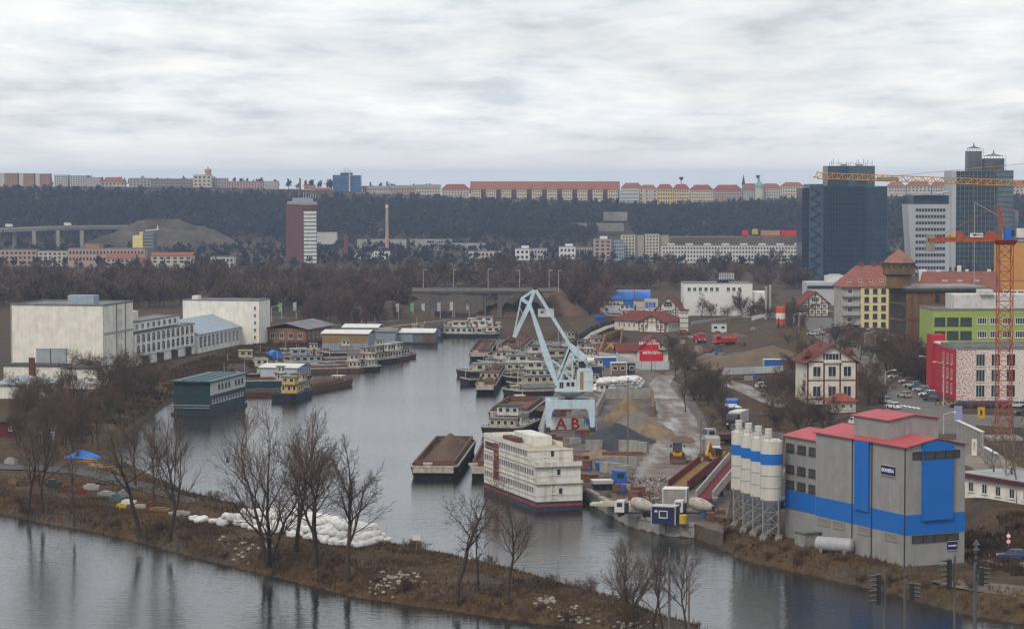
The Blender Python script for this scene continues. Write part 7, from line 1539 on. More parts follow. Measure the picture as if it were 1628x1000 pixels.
def truck(label, p, head, cabc, boxm, Lh=8.0, boxh=2.6, kind='box', name='truck'):
    t = thing(name, label, 'truck', p, R(head)); x1 = Lh / 2
    mb = MB(); mb.xprism([(x1 - 2.0, .9), (x1, .9), (x1, 1.9), (x1 - .25, 3.0), (x1 - 2.0, 3.1)], -1.2, 1.2); part('cab', mb, cabc, t); part('windscreen', MB().xprism([(x1 + .02, 1.95), (x1 - .22, 2.9), (x1 - .3, 2.9), (x1 - .08, 1.95)], -1.05, 1.05), glass, t); part('side_window', MB().box(x1 - 1.6, x1 - .5, -1.22, 1.22, 1.9, 2.7), glass, t); part('chassis', MB().box(-x1, x1 - .1, -.5, .5, .55, .95), dark_metal, t)
    if kind == 'box': part('cargo_box', MB().box(-x1, x1 - 2.2, -1.25, 1.25, 1.0, 1.0 + boxh), boxm, t)
    elif kind == 'tipper': part('tipper_body', MB().prism([(-x1, -1.1), (x1 - 2.3, -1.1), (x1 - 2.3, 1.1), (-x1, 1.1)], 1.0, 1.0 + boxh * .6, [(-x1 - .1, -1.3), (x1 - 2.2, -1.3), (x1 - 2.2, 1.3), (-x1 - .1, 1.3)]), boxm, t)
    elif kind == 'mixer':
        mb = MB(); mb.lathe([(.5, -2.9), (.62, -2.7), (1.15, -1.2), (1.25, -.2), (1.2, .9), (.85, 1.9), (.4, 2.2)], 18); T = Matrix.Rotation(R(90 - 14), 3, 'Y'); mb.v = [tuple(T @ Vector(v) + Vector((-.9, 0, 2.35))) for v in mb.v]; part('drum', mb, boxm, t, None, False, True)
        part('chute', MB().bar((-x1 + .1, 0, 2.4), (-x1 - .6, 0, 1.2), .6, .2), dark_metal, t); part('hopper', MB().prism([(-x1 + .0, -.3), (-x1 + .6, -.3), (-x1 + .6, .3), (-x1, .3)], 3.0, 3.7, [(-x1 - .3, -.6), (-x1 + .8, -.6), (-x1 + .8, .6), (-x1 - .3, .6)]), grey_metal, t); part('drum_stand', MB().box(-x1 + .3, -x1 + .8, -.9, .9, .95, 2.2), dark_metal, t); part('drum_stand', MB().box(x1 - 2.5, x1 - 2.2, -.8, .8, .95, 2.6), dark_metal, t); t.scale = (.74, .8, .8)
    for x in ((x1 - 1.1, -x1 + 1.1, -x1 + 2.3)):
        for y in (-1.0, 1.0): w = link('wheel', WHEEL, t, (x, y, .5)); w.scale = (1.6, 1.8, 1.6)
    part('headlights', MB().box(x1 - .02, x1 + .04, -1.05, -.65, 1.0, 1.25).box(x1 - .02, x1 + .04, .65, 1.05, 1.0, 1.25), lamp_w, t)
    return t
def up(px, py, dz=.06): p = GP(px, py); p.z += dz; return p
tr_w = M('truck_white', (.58, .57, .54), .5, .1, .6, streak=.2); tr_b = M('truck_blue', (.02, .10, .36), .5, .1); tr_g = M('truck_grey', (.30, .29, .28), .6, .15, .5, streak=.3)
drum_m = M('mixer_drum', (.38, .35, .31), .7, .3, 1.2, streak=.4)
truck('white concrete mixer lorry on the quay beside the blue cabin', up(1012, 822), 165, tr_w, drum_m, 8.6, kind='mixer', name='mixer_truck'); truck('concrete mixer lorry standing left of the silos', up(1105, 822), 168, tr_w, drum_m, 8.6, kind='mixer', name='mixer_truck')
truck('grey box lorry facing the camera left of the silos', up(1133, 734), 268, tr_w, tr_g, 8.5, 3.3); truck('blue lorry behind the grey box lorry', up(1163, 664), 262, tr_w, tr_b, 8, 2.8); truck('white roofed tanker coach with black front near the silo tops', up(1172, 680), 250, M('truck_black', (.03, .03, .035), .4), tr_w, 9, 2.4); truck('blue-fronted lorry partly behind the silos', up(1180, 706), 255, tr_b, rust, 7.5, 2, 'tipper'); truck('rusty flatbed lorry beside the grey lorry', up(1148, 706), 200, tr_g, rust, 7.5, 1.6, 'tipper'); truck('small blue-cabbed flatbed lorry on the yard behind the hotel ship', up(968, 778), 10, tr_b, tr_w, 5.5, 1.0, 'tipper')
truck('red tipper lorry on the construction site, left one', up(1112, 545), 280, red_p, red_p, 7, 2.2, 'tipper'); truck('red tipper lorry on the construction site, right one', up(1152, 549), 200, red_p, red_p, 7, 2.2, 'tipper'); truck('white lorry on the bank behind the crane boom', up(866, 496), 180, tr_w, tr_w, 8, 2.4)
# wheel loader
p = up(1077, 735, .09); t = thing('wheel_loader', 'yellow wheel loader driving towards the camera on the muddy lane', 'loader', p, R(268)); ly = M('loader_yellow', (.46, .25, .02), .5, .12, .8, streak=.2)
part('rear_body', MB().xprism([(-3, .9), (-.4, .9), (-.4, 1.9), (-2.8, 2.0)], -1.0, 1.0), ly, t); part('front_frame', MB().box(-.4, 1.4, -.7, .7, .8, 1.6), ly, t); part('cab', MB().prism([(-1.3, -.75), (.1, -.75), (.1, .75), (-1.3, .75)], 1.9, 3.3, [(-1.2, -.68), (-.05, -.68), (-.05, .68), (-1.2, .68)]), glass, t); part('cab_roof', MB().box(-1.4, .15, -.85, .85, 3.3, 3.45), dark_metal, t)
for x, y in ((-1.3, -.77), (.08, -.77), (-1.3, .77), (.08, .77)): part('cab_post', MB().bar((x, y, 1.9), (x * .93, y * .93, 3.3), .1), dark_metal, t)
for y in (-.6, .6): part('lift_arm', MB().bar((0, y, 1.7), (2.4, y, .7), .25, .4), ly, t)
mb = MB(); mb.xprism([(2.3, .15), (3.3, .15), (2.7, .35), (2.45, .7), (2.5, 1.35), (2.3, 1.3)], -1.4, 1.4); part('bucket', mb, rust, t)
for x in (-1.9, 1.0):
    for y in (-1.05, 1.05): w = link('wheel', WHEEL, t, (x, y, .75)); w.scale = (2.35, 2.5, 2.35)
mb = MB()
for y in (-1.2, 1.2): mb.bar((.1, y * .6, 3.0), (.35, y, 3.0), .06); mb.box(.3, .4, y - .15, y + .15, 2.7, 3.15)
part('mirrors', mb, dark_metal, t)
# yellow excavator on site
def excavator(p, head, lab_):
    t = thing('excavator', lab_, 'excavator', p, R(head))
    for y in (-1.1, 1.1): part('track', MB().xprism([(-1.8, .1), (1.8, .1), (2.1, .5), (1.8, .9), (-1.8, .9), (-2.1, .5)], y - .3, y + .3), dark_metal, t)
    part('house', MB().box(-2, 1.0, -1.2, 1.2, 1.0, 2.1), ly, t); part('cab', MB().box(.1, 1.4, .2, 1.2, 1.1, 2.9), glass, t); part('boom', MB().bar((.8, -.3, 1.6), (3.6, -.3, 4.2), .4, .5), ly, t); part('stick', MB().bar((3.6, -.3, 4.2), (5.6, -.3, 2.0), .35, .4), ly, t); part('bucket', MB().xprism([(5.3, 2.1), (6.0, 1.9), (5.8, 1.2), (5.1, 1.3)], -.8, .2), rust, t)
excavator(up(988, 572), 150, 'yellow excavator beside the excavation pit left of the red banners'); excavator(up(1139, 738), 250, 'small yellow excavator right of the grey lorry')

# ------------------------------------------------------------------ yard: heaps, bays, sacks, containers
grv = M('gravel_grey', (.15, .135, .12), .95, .25, .8, bump=.5); coal = M('gravel_dark', (.040, .042, .05), .95, .3, .8, bump=.5); sand2 = M('sand_pale', (.20, .15, .095), .95, .2, .6, bump=.4)
for x, y, w, yt, m_, lab_, sd in ((998, 668, 41, 630, sand_m, 'tall tan sand heap in the walled bay', 21), (1032, 692, 42, 665, sand_m, 'tan sand heap in front of the grey gravel', 22), (1012, 687, 58, 656, grv, 'pale grey gravel heap behind the dark gravel', 23), (975, 713, 46, 684, coal, 'slate-dark gravel heap in the front bay', 24), (978, 703, 62, 672, coal, 'broad dark gravel slope before the crane', 25), (952, 726, 34, 713, sand2, 'low pale sand heap in front of the dark gravel', 26)):
    p = up(x, y, 0); s_ = pxm(p); heap('gravel_heap' if m_ in (grv, coal) else 'sand_heap', p, w / s_, w / s_ * 1.1, height(p, yt), m_, lab_, 'heap', sd, flatness=1.05)
heap('clinker_heap', up(905, 650, 0), 7, 6, 2.6, rust, 'rusty scrap heap under the portal crane', 'heap', 29)
def cwall(px, h, lab_, th=.6, mat=None, z=None):
    P = [GP(x, y) for x, y in px]; c = P[0]; t = thing('bay_wall', lab_, 'wall', c, 0, None)
    for a, b in zip(P, P[1:]):
        d = (b - a); n = max(1, int(d.length / 1.8))
        for k in range(n): q0, q1 = a + d * ((k + .012) / n) - c, a + d * ((k + .988) / n) - c; hh = h / 2 + .04 * math.sin(k * 2.3); q0.z = q1.z = 0; part('block', MB().bar(q0 + Vector((0, 0, hh)), q1 + Vector((0, 0, hh)), th, hh * 2), mat or concrete, t)
cwall([(962, 634), (1034, 634)], 2.4, 'block wall at the back of the tan sand bay'); cwall([(960, 637), (948, 662)], 2.2, 'block wall on the left of the tan sand bay'); cwall([(1037, 634), (1038, 662)], 2.2, 'block wall on the right of the tan sand bay', mat=wood); cwall([(930, 716), (958, 716)], 2.0, 'short block wall left of the dark gravel heap'); cwall([(985, 717), (1030, 720)], 2.1, 'pale block wall right of the dark gravel heap', .8); cwall([(960, 745), (1012, 745)], 2.2, 'block wall with rusty beam above the blue skip'); cwall([(958, 750), (1000, 756)], 1.8, 'grey block row right of the blue skip', 1.4)
single('steel_beam', MB().box(-3.6, 3.6, -.4, .4, 2.3, 2.9), deck_rust, 'rusty beam lying on the block wall above the blue skip', 'beam', up(990, 744, 0))
single('skip', MB().prism([(-1.7, -.9), (1.7, -.9), (1.7, .9), (-1.7, .9)], 0, 1.5, [(-2.1, -1), (2.1, -1), (2.1, 1), (-2.1, 1)]), tr_b, 'blue skip at the left end of the block walls', 'skip', up(965, 748, 0), .1)
# sacks
sk = M('big_bag', (.62, .61, .59), .75, .16, 1.6, bump=.6, rnd=.08)
SACK = []
for s_ in range(4):
    bm = bmesh.new(); bmesh.ops.create_icosphere(bm, subdivisions=3, radius=1)
    for v in bm.verts:
        n = v.co.copy(); q = Vector((math.copysign(abs(n.x) ** .7, n.x) * .62, math.copysign(abs(n.y) ** .7, n.y) * .55, math.copysign(abs(n.z) ** .75, n.z) * .42)); q *= 1 + .22 * mnoise.noise(n * 1.6 + Vector((s_ * 5, 0, 0))) + .12 * mnoise.noise(n * 4 + Vector((s_, 0, 0))); v.co = q
    bm.faces.ensure_lookup_table(); me = bpy.data.meshes.new('bulk_sack'); bm.to_mesh(me); bm.free(); me.materials.append(sk); me.polygons.foreach_set('use_smooth', [True] * len(me.polygons)); SACK.append(me)
def sack(p, s_, lab_, grp): o = tag(link('bulk_sack', rng.choice(SACK), None, p), lab_, 'sack', grp); o.rotation_euler = (rng.uniform(-.2, .2), rng.uniform(-.2, .2), rng.uniform(0, 6.3)); o.scale = (s_ * rng.uniform(1, 1.35), s_, s_ * rng.uniform(.8, 1.05))
# long pile on the spit: rows narrowing upwards
A0, A1 = GP(302, 826), GP(578, 872); ax = (A1 - A0); nrm = Vector((-ax.y, ax.x, 0)).normalized(); Lp = ax.length
for row in range(7):
    off = row * 1.5; lev_n = 1 if row in (0,) else (2 if row in (1, 6) else 3)
    t0 = 0.0 if row == 0 else .10 + .035 * row; t1 = 1 - .02 * row
    n = int(Lp * (t1 - t0) / 1.8)
    for lev in range(lev_n):
        for k in range(n - lev):
            t_ = t0 + (t1 - t0) * (k + .5 + lev * .5) / n
            if lev == lev_n - 1 and rng.random() < .18: continue
            q = A0 + ax * t_ + nrm * (off + rng.uniform(-.2, .2)); z = float(gz(np.array([[q.x, q.y]]))[0]); sack((q.x, q.y, z + .42 + lev * .72), rng.uniform(1.2, 1.45), 'white bulk sack in the long pile on the grassy spit', 'white sacks piled on the spit')
for row in range(4):
    for lev in range(3 if row < 3 else 2):
        for k in range(11 - lev):
            q = GP(948 + 6.6 * k + 3 * lev + 1.5 * row, 622 - 2.2 * row - .45 * k); sack((q.x, q.y, ZL + .5 + lev * .85), rng.uniform(1.25, 1.5), 'white bulk sack in the pile right of the portal crane', 'white sacks piled by the crane')
# board with letters under the crane
p = up(900, 683, 0); t = thing('letter_board', 'white boards with red letters A and B under the crane', 'sign', p); part('board', MB().box(-3.4, 3.6, 0, .15, 0, 2.3), white_p, t); part('board_end', MB().xprism([(3.65, 0), (4.1, 0), (3.9, 2.2)], -.3, .1), white_p, t)
for x, s_ in ((-1.0, 'A'), (1.8, 'B')): text_part('letter', s_, 3.2, M('letter_red', (.50, .012, .015), .5, .08), t, (x, -.03, 1.12), (math.pi / 2, 0, 0), .03)
def hutbox(label, px, py, w, d, h, mat, roof, head=0, name='site_cabin', win=1, cat='cabin'):
    p = up(px, py, 0); t = thing(name, label, cat, p, R(head)); part('wall', MB().box(-w / 2, w / 2, -d / 2, d / 2, .1, h), mat, t); part('roof', MB().box(-w / 2 - .08, w / 2 + .08, -d / 2 - .08, d / 2 + .08, h, h + .12), roof, t)
    mb = MB()
    for x in (-w / 2, w / 2):
        for y in (-d / 2, d / 2): mb.box(x - .07, x + .07, y - .07, y + .07, 0, h + .02)
    part('corner_posts', mb, roof, t)
    for k in range(win): link('window', window_mesh(min(1.3, w * .4), 1.1, frame_w, glass, 0, 0, .12, False), t, (-w / 2 + w * (k + .5) / win, -d / 2 - .01, h * .58))
    return t
tb_ = hutbox('white and blue portable toilet by the right crane leg', 943, 684, 1.25, 1.25, 2.2, white_p, frame_w, 0, 'portable_toilet', 0, 'toilet'); part('door', MB().box(-.4, .4, -.68, -.626, .2, 1.9), MATS['sign_white'], tb_); part('blue_edge', MB().box(.45, .66, -.67, -.627, .1, 2.1), blue_p, tb_)
c_ = hutbox('dark blue site cabin with white frame on the quay corner', 1058, 832, 3.6, 2.6, 2.6, navy_p, M('cabin_trim', (.42, .41, .40), .7), -18); part('air_box', MB().box(-1.3, -.9, -1.36, -1.3, 1.8, 2.1), frame_w, c_)
single('yellow_tank', MB().lathe([(.45, 0), (.6, .1), (.6, 1.3), (.45, 1.4)], 14), cabin_y, 'yellow barrel tank right of the dark blue cabin', 'tank', up(1086, 834, .1))
hutbox('grey flat-roofed booth between the two mixer lorries', 1074, 806, 3.6, 3.2, 2.9, concrete, frame_w, -10, 'booth', 0); 
for i, (x, y, w, d, h, m_, hd, lab_) in enumerate([(935, 600, 7, 2.6, 2.8, navy_p, 4, 'dark blue container behind the right sacks'), (983, 596, 4, 2.6, 3.2, wood, 4, 'brown site hut behind the white sacks'), (998, 594, 3.6, 2.6, 2.8, roof_dark, 4, 'dark site hut right of the brown hut'), (962, 584, 6, 2.5, 2.7, tr_b, 8, 'blue container beside the pale fence'), (1155, 583, 6, 2.5, 2.6, tr_b, 0, 'left blue container on the construction site'), (1190, 582, 6, 2.5, 2.6, tr_w, 0, 'white container on the construction site'), (1214, 578, 10, 2.5, 2.6, M('cont_orange', (.45, .1, .03), .6), -3, 'orange container on the construction site'), (1232, 586, 6, 2.5, 2.4, tr_b, 0, 'right blue container on the construction site'), (1200, 590, 4, 2.5, 2.4, green_tarp, 10, 'green-tarped box before the white container'), (1165, 668, 6, 2.5, 2.9, tr_b, 95, 'blue container behind the lorries'), (1143, 528, 5, 2.6, 2.8, tr_w, 0, 'white site hut near the red lorries'), (895, 488, 12, 3, 4.4, M('billboard_ochre', (.27, .17, .05), .8, .15), 0, 'long ochre billboard hut on the far bank'), (868, 504, 6, 3, 3.2, tr_w, 0, 'white and red hut behind the crane boom'), (975, 498, 10, 3, 2.6, M('pale_roof', (.5, .52, .54), .6), 0, 'long pale shed behind the red boat'), (1015, 500, 8, 3, 2.4, MATS['pale_roof'], 0, 'short pale shed left of the timbered station')]):
    hutbox(lab_, x, y, w, d, h, m_, frame_w if i % 2 else roof_grey, hd, 'container' if 'container' in lab_ else 'site_cabin', 0 if 'container' in lab_ or 'board' in lab_ else 2, 'container' if 'container' in lab_ else 'cabin')
boat('red and black boat standing on the shore beside the timbered station', (GP(997, 513).x, GP(997, 513).y), 175, 16, 4.5, 1.6, hull_red, 'tug', cabin_w, seed=95, name='motor_boat').location.z = 2.8
single('upturned_boat', MB().prism([(-2.4, -.9), (2.4, -.9), (3.2, 0), (2.4, .9), (-2.4, .9)], .4, 1.8, [(-2.6, -1.3), (2.4, -1.3), (3.6, 0), (2.4, 1.3), (-2.6, 1.3)]).box(-2.4, 2.2, -1, 1, 1.81, 2.3), tr_b, 'small blue boat with white cover on the far bank', 'boat', up(957, 512, 0))
# pale hoarding and site fences
def fence(px, h, lab_, mat, step=2.5):
    P = [GP(x, y) for x, y in px]; c = P[0]; t = thing('site_fence', lab_, 'fence', c)
    for a, b in zip(P, P[1:]):
        d = b - a; n = max(1, int(d.length / step))
        for k in range(n): q0, q1 = a + d * ((k + .02) / n) - c, a + d * ((k + .98) / n) - c; part('panel', MB().bar(q0 + Vector((0, 0, h / 2)), q1 + Vector((0, 0, h / 2)), .08, h), mat, t); part('post', MB().bar(a + d * (k / n) - c, a + d * (k / n) - c + Vector((0, 0, h + .1)), .12), grey_metal, t)
hoard = M('hoarding', (.42, .44, .45), .7, .1, .4)
fence([(952, 572), (978, 576), (1000, 583), (1020, 588), (1064, 588), (1072, 584)], 2.3, 'pale grey hoarding in front of the red banner house', hoard); fence([(1148, 596), (1200, 594), (1245, 592)], 1.8, 'grey hoarding round the site containers', hoard); fence([(1195, 510), (1222, 505), (1245, 504)], 1.6, 'pale fence by the red and white silo', hoard)
cwall([(1100, 516), (1180, 505), (1250, 507)], 1.0, 'low pale kerb wall before the white flat building', .4, plaster)
# excavation pit walls with sheet piles and props
P = [GP(x, y) for x, y in [(898, 588), (910, 566), (922, 550), (938, 538), (960, 528), (985, 521), (1008, 519)]]; c = P[0]; t = thing('sheet_pile_wall', 'curved wall of dark piles with pale heads along the dock edge', 'wall', c)
for a, b in zip(P, P[1:]):
    d = b - a; n = max(2, int(d.length / 3.4))
    for k in range(n): q = a + d * (k / n) - c; part('pile', MB().tube(q - Vector((0, 0, 2)), q + Vector((0, 0, 3.2 + .5 * math.sin(k * 1.7))), .55, n=8), hull_black, t); part('pile_head', MB().box(q.x + .3, q.x + 1.5, q.y - 1.0, q.y + .8, 1.2, 2.0), pale, t)
for i, (px, h, m_, lab_) in enumerate([([(928, 580), (950, 545)], 1.3, wood, 'left timber-lined trench edge of the excavation'), ([(950, 548), (990, 534)], 2.4, M('ochre_boards', (.24, .13, .06), .9, .3, 1.0), 'back timber wall of the excavation'), ([(955, 572), (962, 548)], 3.2, MATS['ochre_boards'], 'middle ochre board wall of the excavation'), ([(985, 568), (990, 536)], 3.0, wood, 'right timber wall of the excavation'), ([(948, 575), (958, 546)], 1.1, red_p, 'red railing along the excavation trench')]): cwall(px, h, lab_, .4, m_)
strip_px('excavation_floor', [(935, 578), (945, 560), (965, 545)], [4, 6, 6], M('plank_floor', (.19, .12, .085), .9, .3, .8), .1); strip_px('excavation_pit', [(965, 574), (975, 558), (990, 545)], [5, 8, 8], M('pit_brown', (.10, .06, .035), .95, .3, .5), .09)
# red and white silo, twin pipes
p = up(1241, 520, 0); t = thing('site_silo', 'red and white striped silo on the construction site', 'silo', p); r_ = 1.5
h = height(p, 487); orr = M('silo_orange', (.52, .07, .02), .6, .08)
for k, m_ in enumerate((orr, white_p, orr)): part('drum', MB().lathe([(r_, h * (.12 + .28 * k)), (r_, h * (.12 + .28 * (k + 1)) - .02)] + ([(r_ * .8, h * .99), (.3, h)] if k == 2 else []), 18), m_, t)
for x in (-1, 1):
    for y in (-1, 1): part('leg', MB().tube((x, y, 0), (x, y, h * .14), .12), dark_metal, t)
p = up(1221, 508, 0); t = thing('twin_pipes', 'pair of tall rusty pipes beside the white building', 'pipe', p); h = height(p, 454)
for x in (-.7, .7): part('pipe', MB().tube((x, 0, 0), (x, 0, h + x * .4), .42, n=10), plaster, t)
# conveyor troughs left of the silos
def trough(a, b, w, lab_, mat, edge, h0=0, h1=0):
    A, B_ = GP(*a), GP(*b); A.z += h0; B_.z += h1; c = GP(*a); t = thing('ramp_trough', lab_, 'conveyor', c); d = (B_ - A); s_ = Vector((d.y, -d.x, 0)).normalized() * (w / 2)
    part('floor', MB().bar(A - c, B_ - c, w, .3), mat, t)
    for sg in (-1, 1): part('side_wall', MB().bar(A - c + s_ * sg + Vector((0, 0, .6)), B_ - c + s_ * sg + Vector((0, 0, .6)), .25, 1.4), edge, t)
    for k in range(3): q = A.lerp(B_, k / 2) - c; part('support', MB().box(q.x - .2, q.x + .2, q.y - w * .4, q.y + w * .4, -.2, max(.1, q.z - .1)), dark_metal, t)
trough((1078, 782), (1128, 750), 3.2, 'ochre and maroon sloping trough left of the silos', M('trough_ochre', (.2, .12, .03), .85, .3), M('trough_maroon', (.13, .015, .02), .7, .2), .6, 1.6)
trough((1120, 806), (1172, 772), 2.6, 'maroon roofed conveyor leading into the silos', MATS['trough_maroon'], plaster, 1.2, 4.2)
single('concrete_slabs', MB().box(-4, 3.5, -1.2, 1.2, 0, .35).box(-3, 2.8, 1.4, 3.2, 0, .3).box(-2, 3, -.6, 1, .352, .6), M('slab_pale2', (.40, .36, .29), .9, .2), 'stack of pale concrete slabs behind the quay edge', 'slabs', up(980, 804, .05), R(-12))
# wooden poles
def pole(px, py, yt, lab_, r=.13, mat=None, name='wooden_pole'): p = up(px, py, 0); single(name, MB().tube((0, 0, -.3), (0, 0, height(p, yt)), r, r * .7, 8), mat or M('pole_grey', (.13, .11, .095), .9), lab_, 'pole', p)
pole(998, 754, 600, 'tall thin pole in front of the gravel heaps'); pole(1036, 593, 532, 'thin pole in front of the red banners'); pole(1114, 752, 664, 'pole at the edge of the muddy lane'); pole(1238, 522, 505, 'dark pipe stub before the red and white silo', .3, dark_metal)
pole(1064, 1012, 870, 'wooden post among the trees on the tip of the spit', .16); pole(1095, 1030, 905, 'short wooden pole at the tip of the spit', .14)

# clutter lying about the yards
def clutter(n, poly, lab_, grp, seed):
    g = random.Random(seed); kinds = []
    mb = MB()
    for k in range(3): mb.box(-.6, .6, -.5, .5, .16 * k, .16 * k + .1)
    kinds.append(('pallet_stack', mb.mesh('pallet_stack', wood))); mb = MB()
    for k in range(5): mb.tube((-1.8, -.5 + .25 * k, .15), (1.8, -.5 + .25 * k, .15), .12, n=6)
    for k in range(3): mb.tube((-1.7, -.3 + .25 * k, .37), (1.8, -.3 + .25 * k, .37), .12, n=6)
    kinds.append(('pipe_stack', mb.mesh('pipe_stack', rust))); mb = MB().lathe([(.3, 0), (.32, .05), (.32, .85), (.3, .9)], 12); kinds.append(('barrel', mb.mesh('barrel', tr_b)))
    mb = MB().prism([(-.9, -.5), (.9, -.5), (.9, .5), (-.9, .5)], 0, .9, [(-.8, -.45), (.8, -.45), (.8, .45), (-.8, .45)]); kinds.append(('concrete_block', mb.mesh('concrete_block', concrete))); mb = MB().box(-1, 1, -.7, .7, .1, 1.2).box(-1.05, 1.05, -.75, .75, 1.2, 1.3).box(-.9, -.6, -.8, .8, 0, .1).box(.6, .9, -.8, .8, 0, .1); kinds.append(('tool_box', mb.mesh('tool_box', deck_rust)))
    for k in range(n):
        x, y = g.choice(poly); p = up(x + g.uniform(-12, 12), y + g.uniform(-6, 6), .05); nm, me = g.choice(kinds); o = tag(link(nm, me, None, p, g.uniform(0, 3)), nm.replace('_', ' ') + ' ' + lab_, nm.split('_')[-1], grp + ', ' + nm.replace('_', ' ')); o.scale = [g.uniform(.8, 1.3)] * 3
clutter(34, [(880, 705), (900, 720), (915, 735), (930, 745), (945, 765), (990, 780), (1010, 790), (925, 700), (925, 668), (885, 660), (915, 655)], 'lying on the dirt quay behind the hotel ship', 'clutter on the quay', 71)
clutter(26, [(1100, 735), (1120, 760), (1145, 775), (1150, 755), (1120, 720), (1150, 815), (1130, 830)], 'lying beside the muddy lane left of the silos', 'clutter left of the silos', 72)
clutter(44, [(1110, 560), (1140, 560), (1170, 588), (1190, 600), (1230, 600), (1100, 540), (1150, 530), (1200, 525), (1080, 550), (1185, 545), (1250, 580)], 'lying on the brown construction site', 'clutter on the construction site', 73)
for x, y, rx, ry, h, lab_, sd in ((1105, 560, 5, 4, 1.2, 'low dirt mound behind the banner house', 81), (1140, 575, 8, 5, 1.6, 'long dirt mound left of the site containers', 82), (1085, 700, 3, 8, .7, 'muddy ridge along the right of the lane', 83), (945, 775, 6, 3, .9, 'dirt mound on the quay behind the hotel ship', 84), (1165, 535, 7, 5, 1.3, 'dirt mound right of the red lorries', 85)): heap('dirt_mound', up(x, y, -.1), rx, ry, h, earth, lab_, 'mound', sd, flatness=1.6)
# ------------------------------------------------------------------ lamps, banners, signals
lampm = M('lamp_post', (.38, .39, .40), .5)
def lamp(px, py, yt, lab_, grp, arm=1.6, side=1, r=.09):
    p = up(px, py, 0); h = height(p, yt); t = thing('street_lamp', lab_, 'lamp', p, 0, grp); part('post', MB().tube((0, 0, -.2), (0, 0, h - .5), r * 1.3, r * .8, 8), lampm, t)
    mb = MB(); A_ = Vector((0, 0, h - .5)); 
    for k in range(4): b = Vector((side * arm * (k + 1) / 4, 0, h - .5 + .5 * math.sin((k + 1) / 4 * math.pi / 2))); mb.tube(A_, b, r * .7, n=6); A_ = b
    part('arm', mb, lampm, t); part('lamp_head', MB().box(side * arm - .35, side * arm + .35, -.15, .15, h - .1, h + .08), M('lamp_head', (.6, .6, .6), .4), t)
GL = 'street lamps along the river road and bridge'
for x, y, yt, sd in ((673, 461, 429, 1), (721, 461, 429, 1), (776, 461, 428, 1), (826, 461, 430, -1), (873, 462, 430, 1), (888, 462, 430, 1)):
    p = AT(x, y, Yb_ + 12); h = height(p, yt); t = thing('street_lamp', 'slim lamp post standing on the arched bridge, ' + ORD[(673, 721, 776, 826, 873, 888).index(x)] + ' from the left', 'lamp', p, 0, 'lamps on the arched bridge'); part('post', MB().tube((0, 0, -.5), (0, 0, h), .12, .08, 6), lampm, t); part('lamp_head', MB().box(-.1, 1.4 * sd if sd > 0 else .1, -.15, .15, h - .1, h + .1) if sd > 0 else MB().box(-1.4, .1, -.15, .15, h - .1, h + .1), lampm, t)
for x, y, yt, sd, lab_ in ((432, 512, 486, 1, 'lamp post behind the brown brick shed'), (575, 515, 489, -1, 'lamp post on the river road behind the trees'), (723, 504, 472, 1, 'lamp post with long arm before the bridge arch'), (748, 503, 478, -1, 'lamp post right of the bridge arch on the river road'), (768, 502, 466, 1, 'lamp post before the big earth heap')): lamp(x, y, yt, lab_, GL, 2.2, sd, .12)
for x, y, yt, sd, lab_ in ((1407, 640, 588, 1, 'tall lamp with bent arm beside the two cars on the left kerb'), (1391, 568, 523, -1, 'lamp in front of the yellow apartments'), (1420, 596, 540, -1, 'lamp before the granary trees'), (1477, 620, 566, -1, 'lamp behind the diagonal cars, right'), (1462, 606, 557, -1, 'lamp behind the diagonal cars, left'), (1500, 645, 575, -1, 'lamp at the red wall corner'), (1375, 548, 528, 1, 'short lamp at the street bend'), (1262, 522, 498, 1, 'lamp left of the upper street'), (1270, 528, 498, 1, 'second lamp left of the upper street'), (1328, 520, 494, -1, 'lamp before the small timbered house'), (1500, 690, 655, 1, 'thin lamp behind the plant roof')): lamp(x, y, yt, lab_, 'lamps of the right street', 2.0, sd, .1)
GF = 'banner masts along the river road'
for x, y, yt, c, lab_ in ((448, 508, 481, (.12, .35, .08), 'green banner mast behind the brick shed'), (471, 507, 480, (.4, .4, .4), 'pale banner mast right of the first green banner'), (596, 513, 484, (.55, .13, .05), 'orange-red banner mast on the river road'), (634, 510, 482, (.42, .36, .33), 'pale pink banner mast on the river road'), (657, 508, 481, (.1, .34, .09), 'green banner mast left of the bridge arch'), (675, 507, 482, (.4, .4, .4), 'white banner mast left of the bridge arch'), (700, 506, 480, (.33, .33, .33), 'grey striped banner mast under the bridge arch'), (720, 505, 479, (.4, .4, .4), 'white banner mast in the bridge arch'), (746, 504, 478, (.42, .42, .42), 'white banner mast at the right springing of the arch')):
    p = up(x, y, 0); h = height(p, yt); t = thing('banner_mast', lab_, 'banner', p, 0, GF); part('mast', MB().tube((0, 0, -.2), (0, 0, h), .13, .1, 6), lampm, t); part('banner', MB().box(-1.15, -.12, -.04, .04, h - 3.4, h - .2), M('banner_%d' % (x), c, .8, .1, 1.5), t)
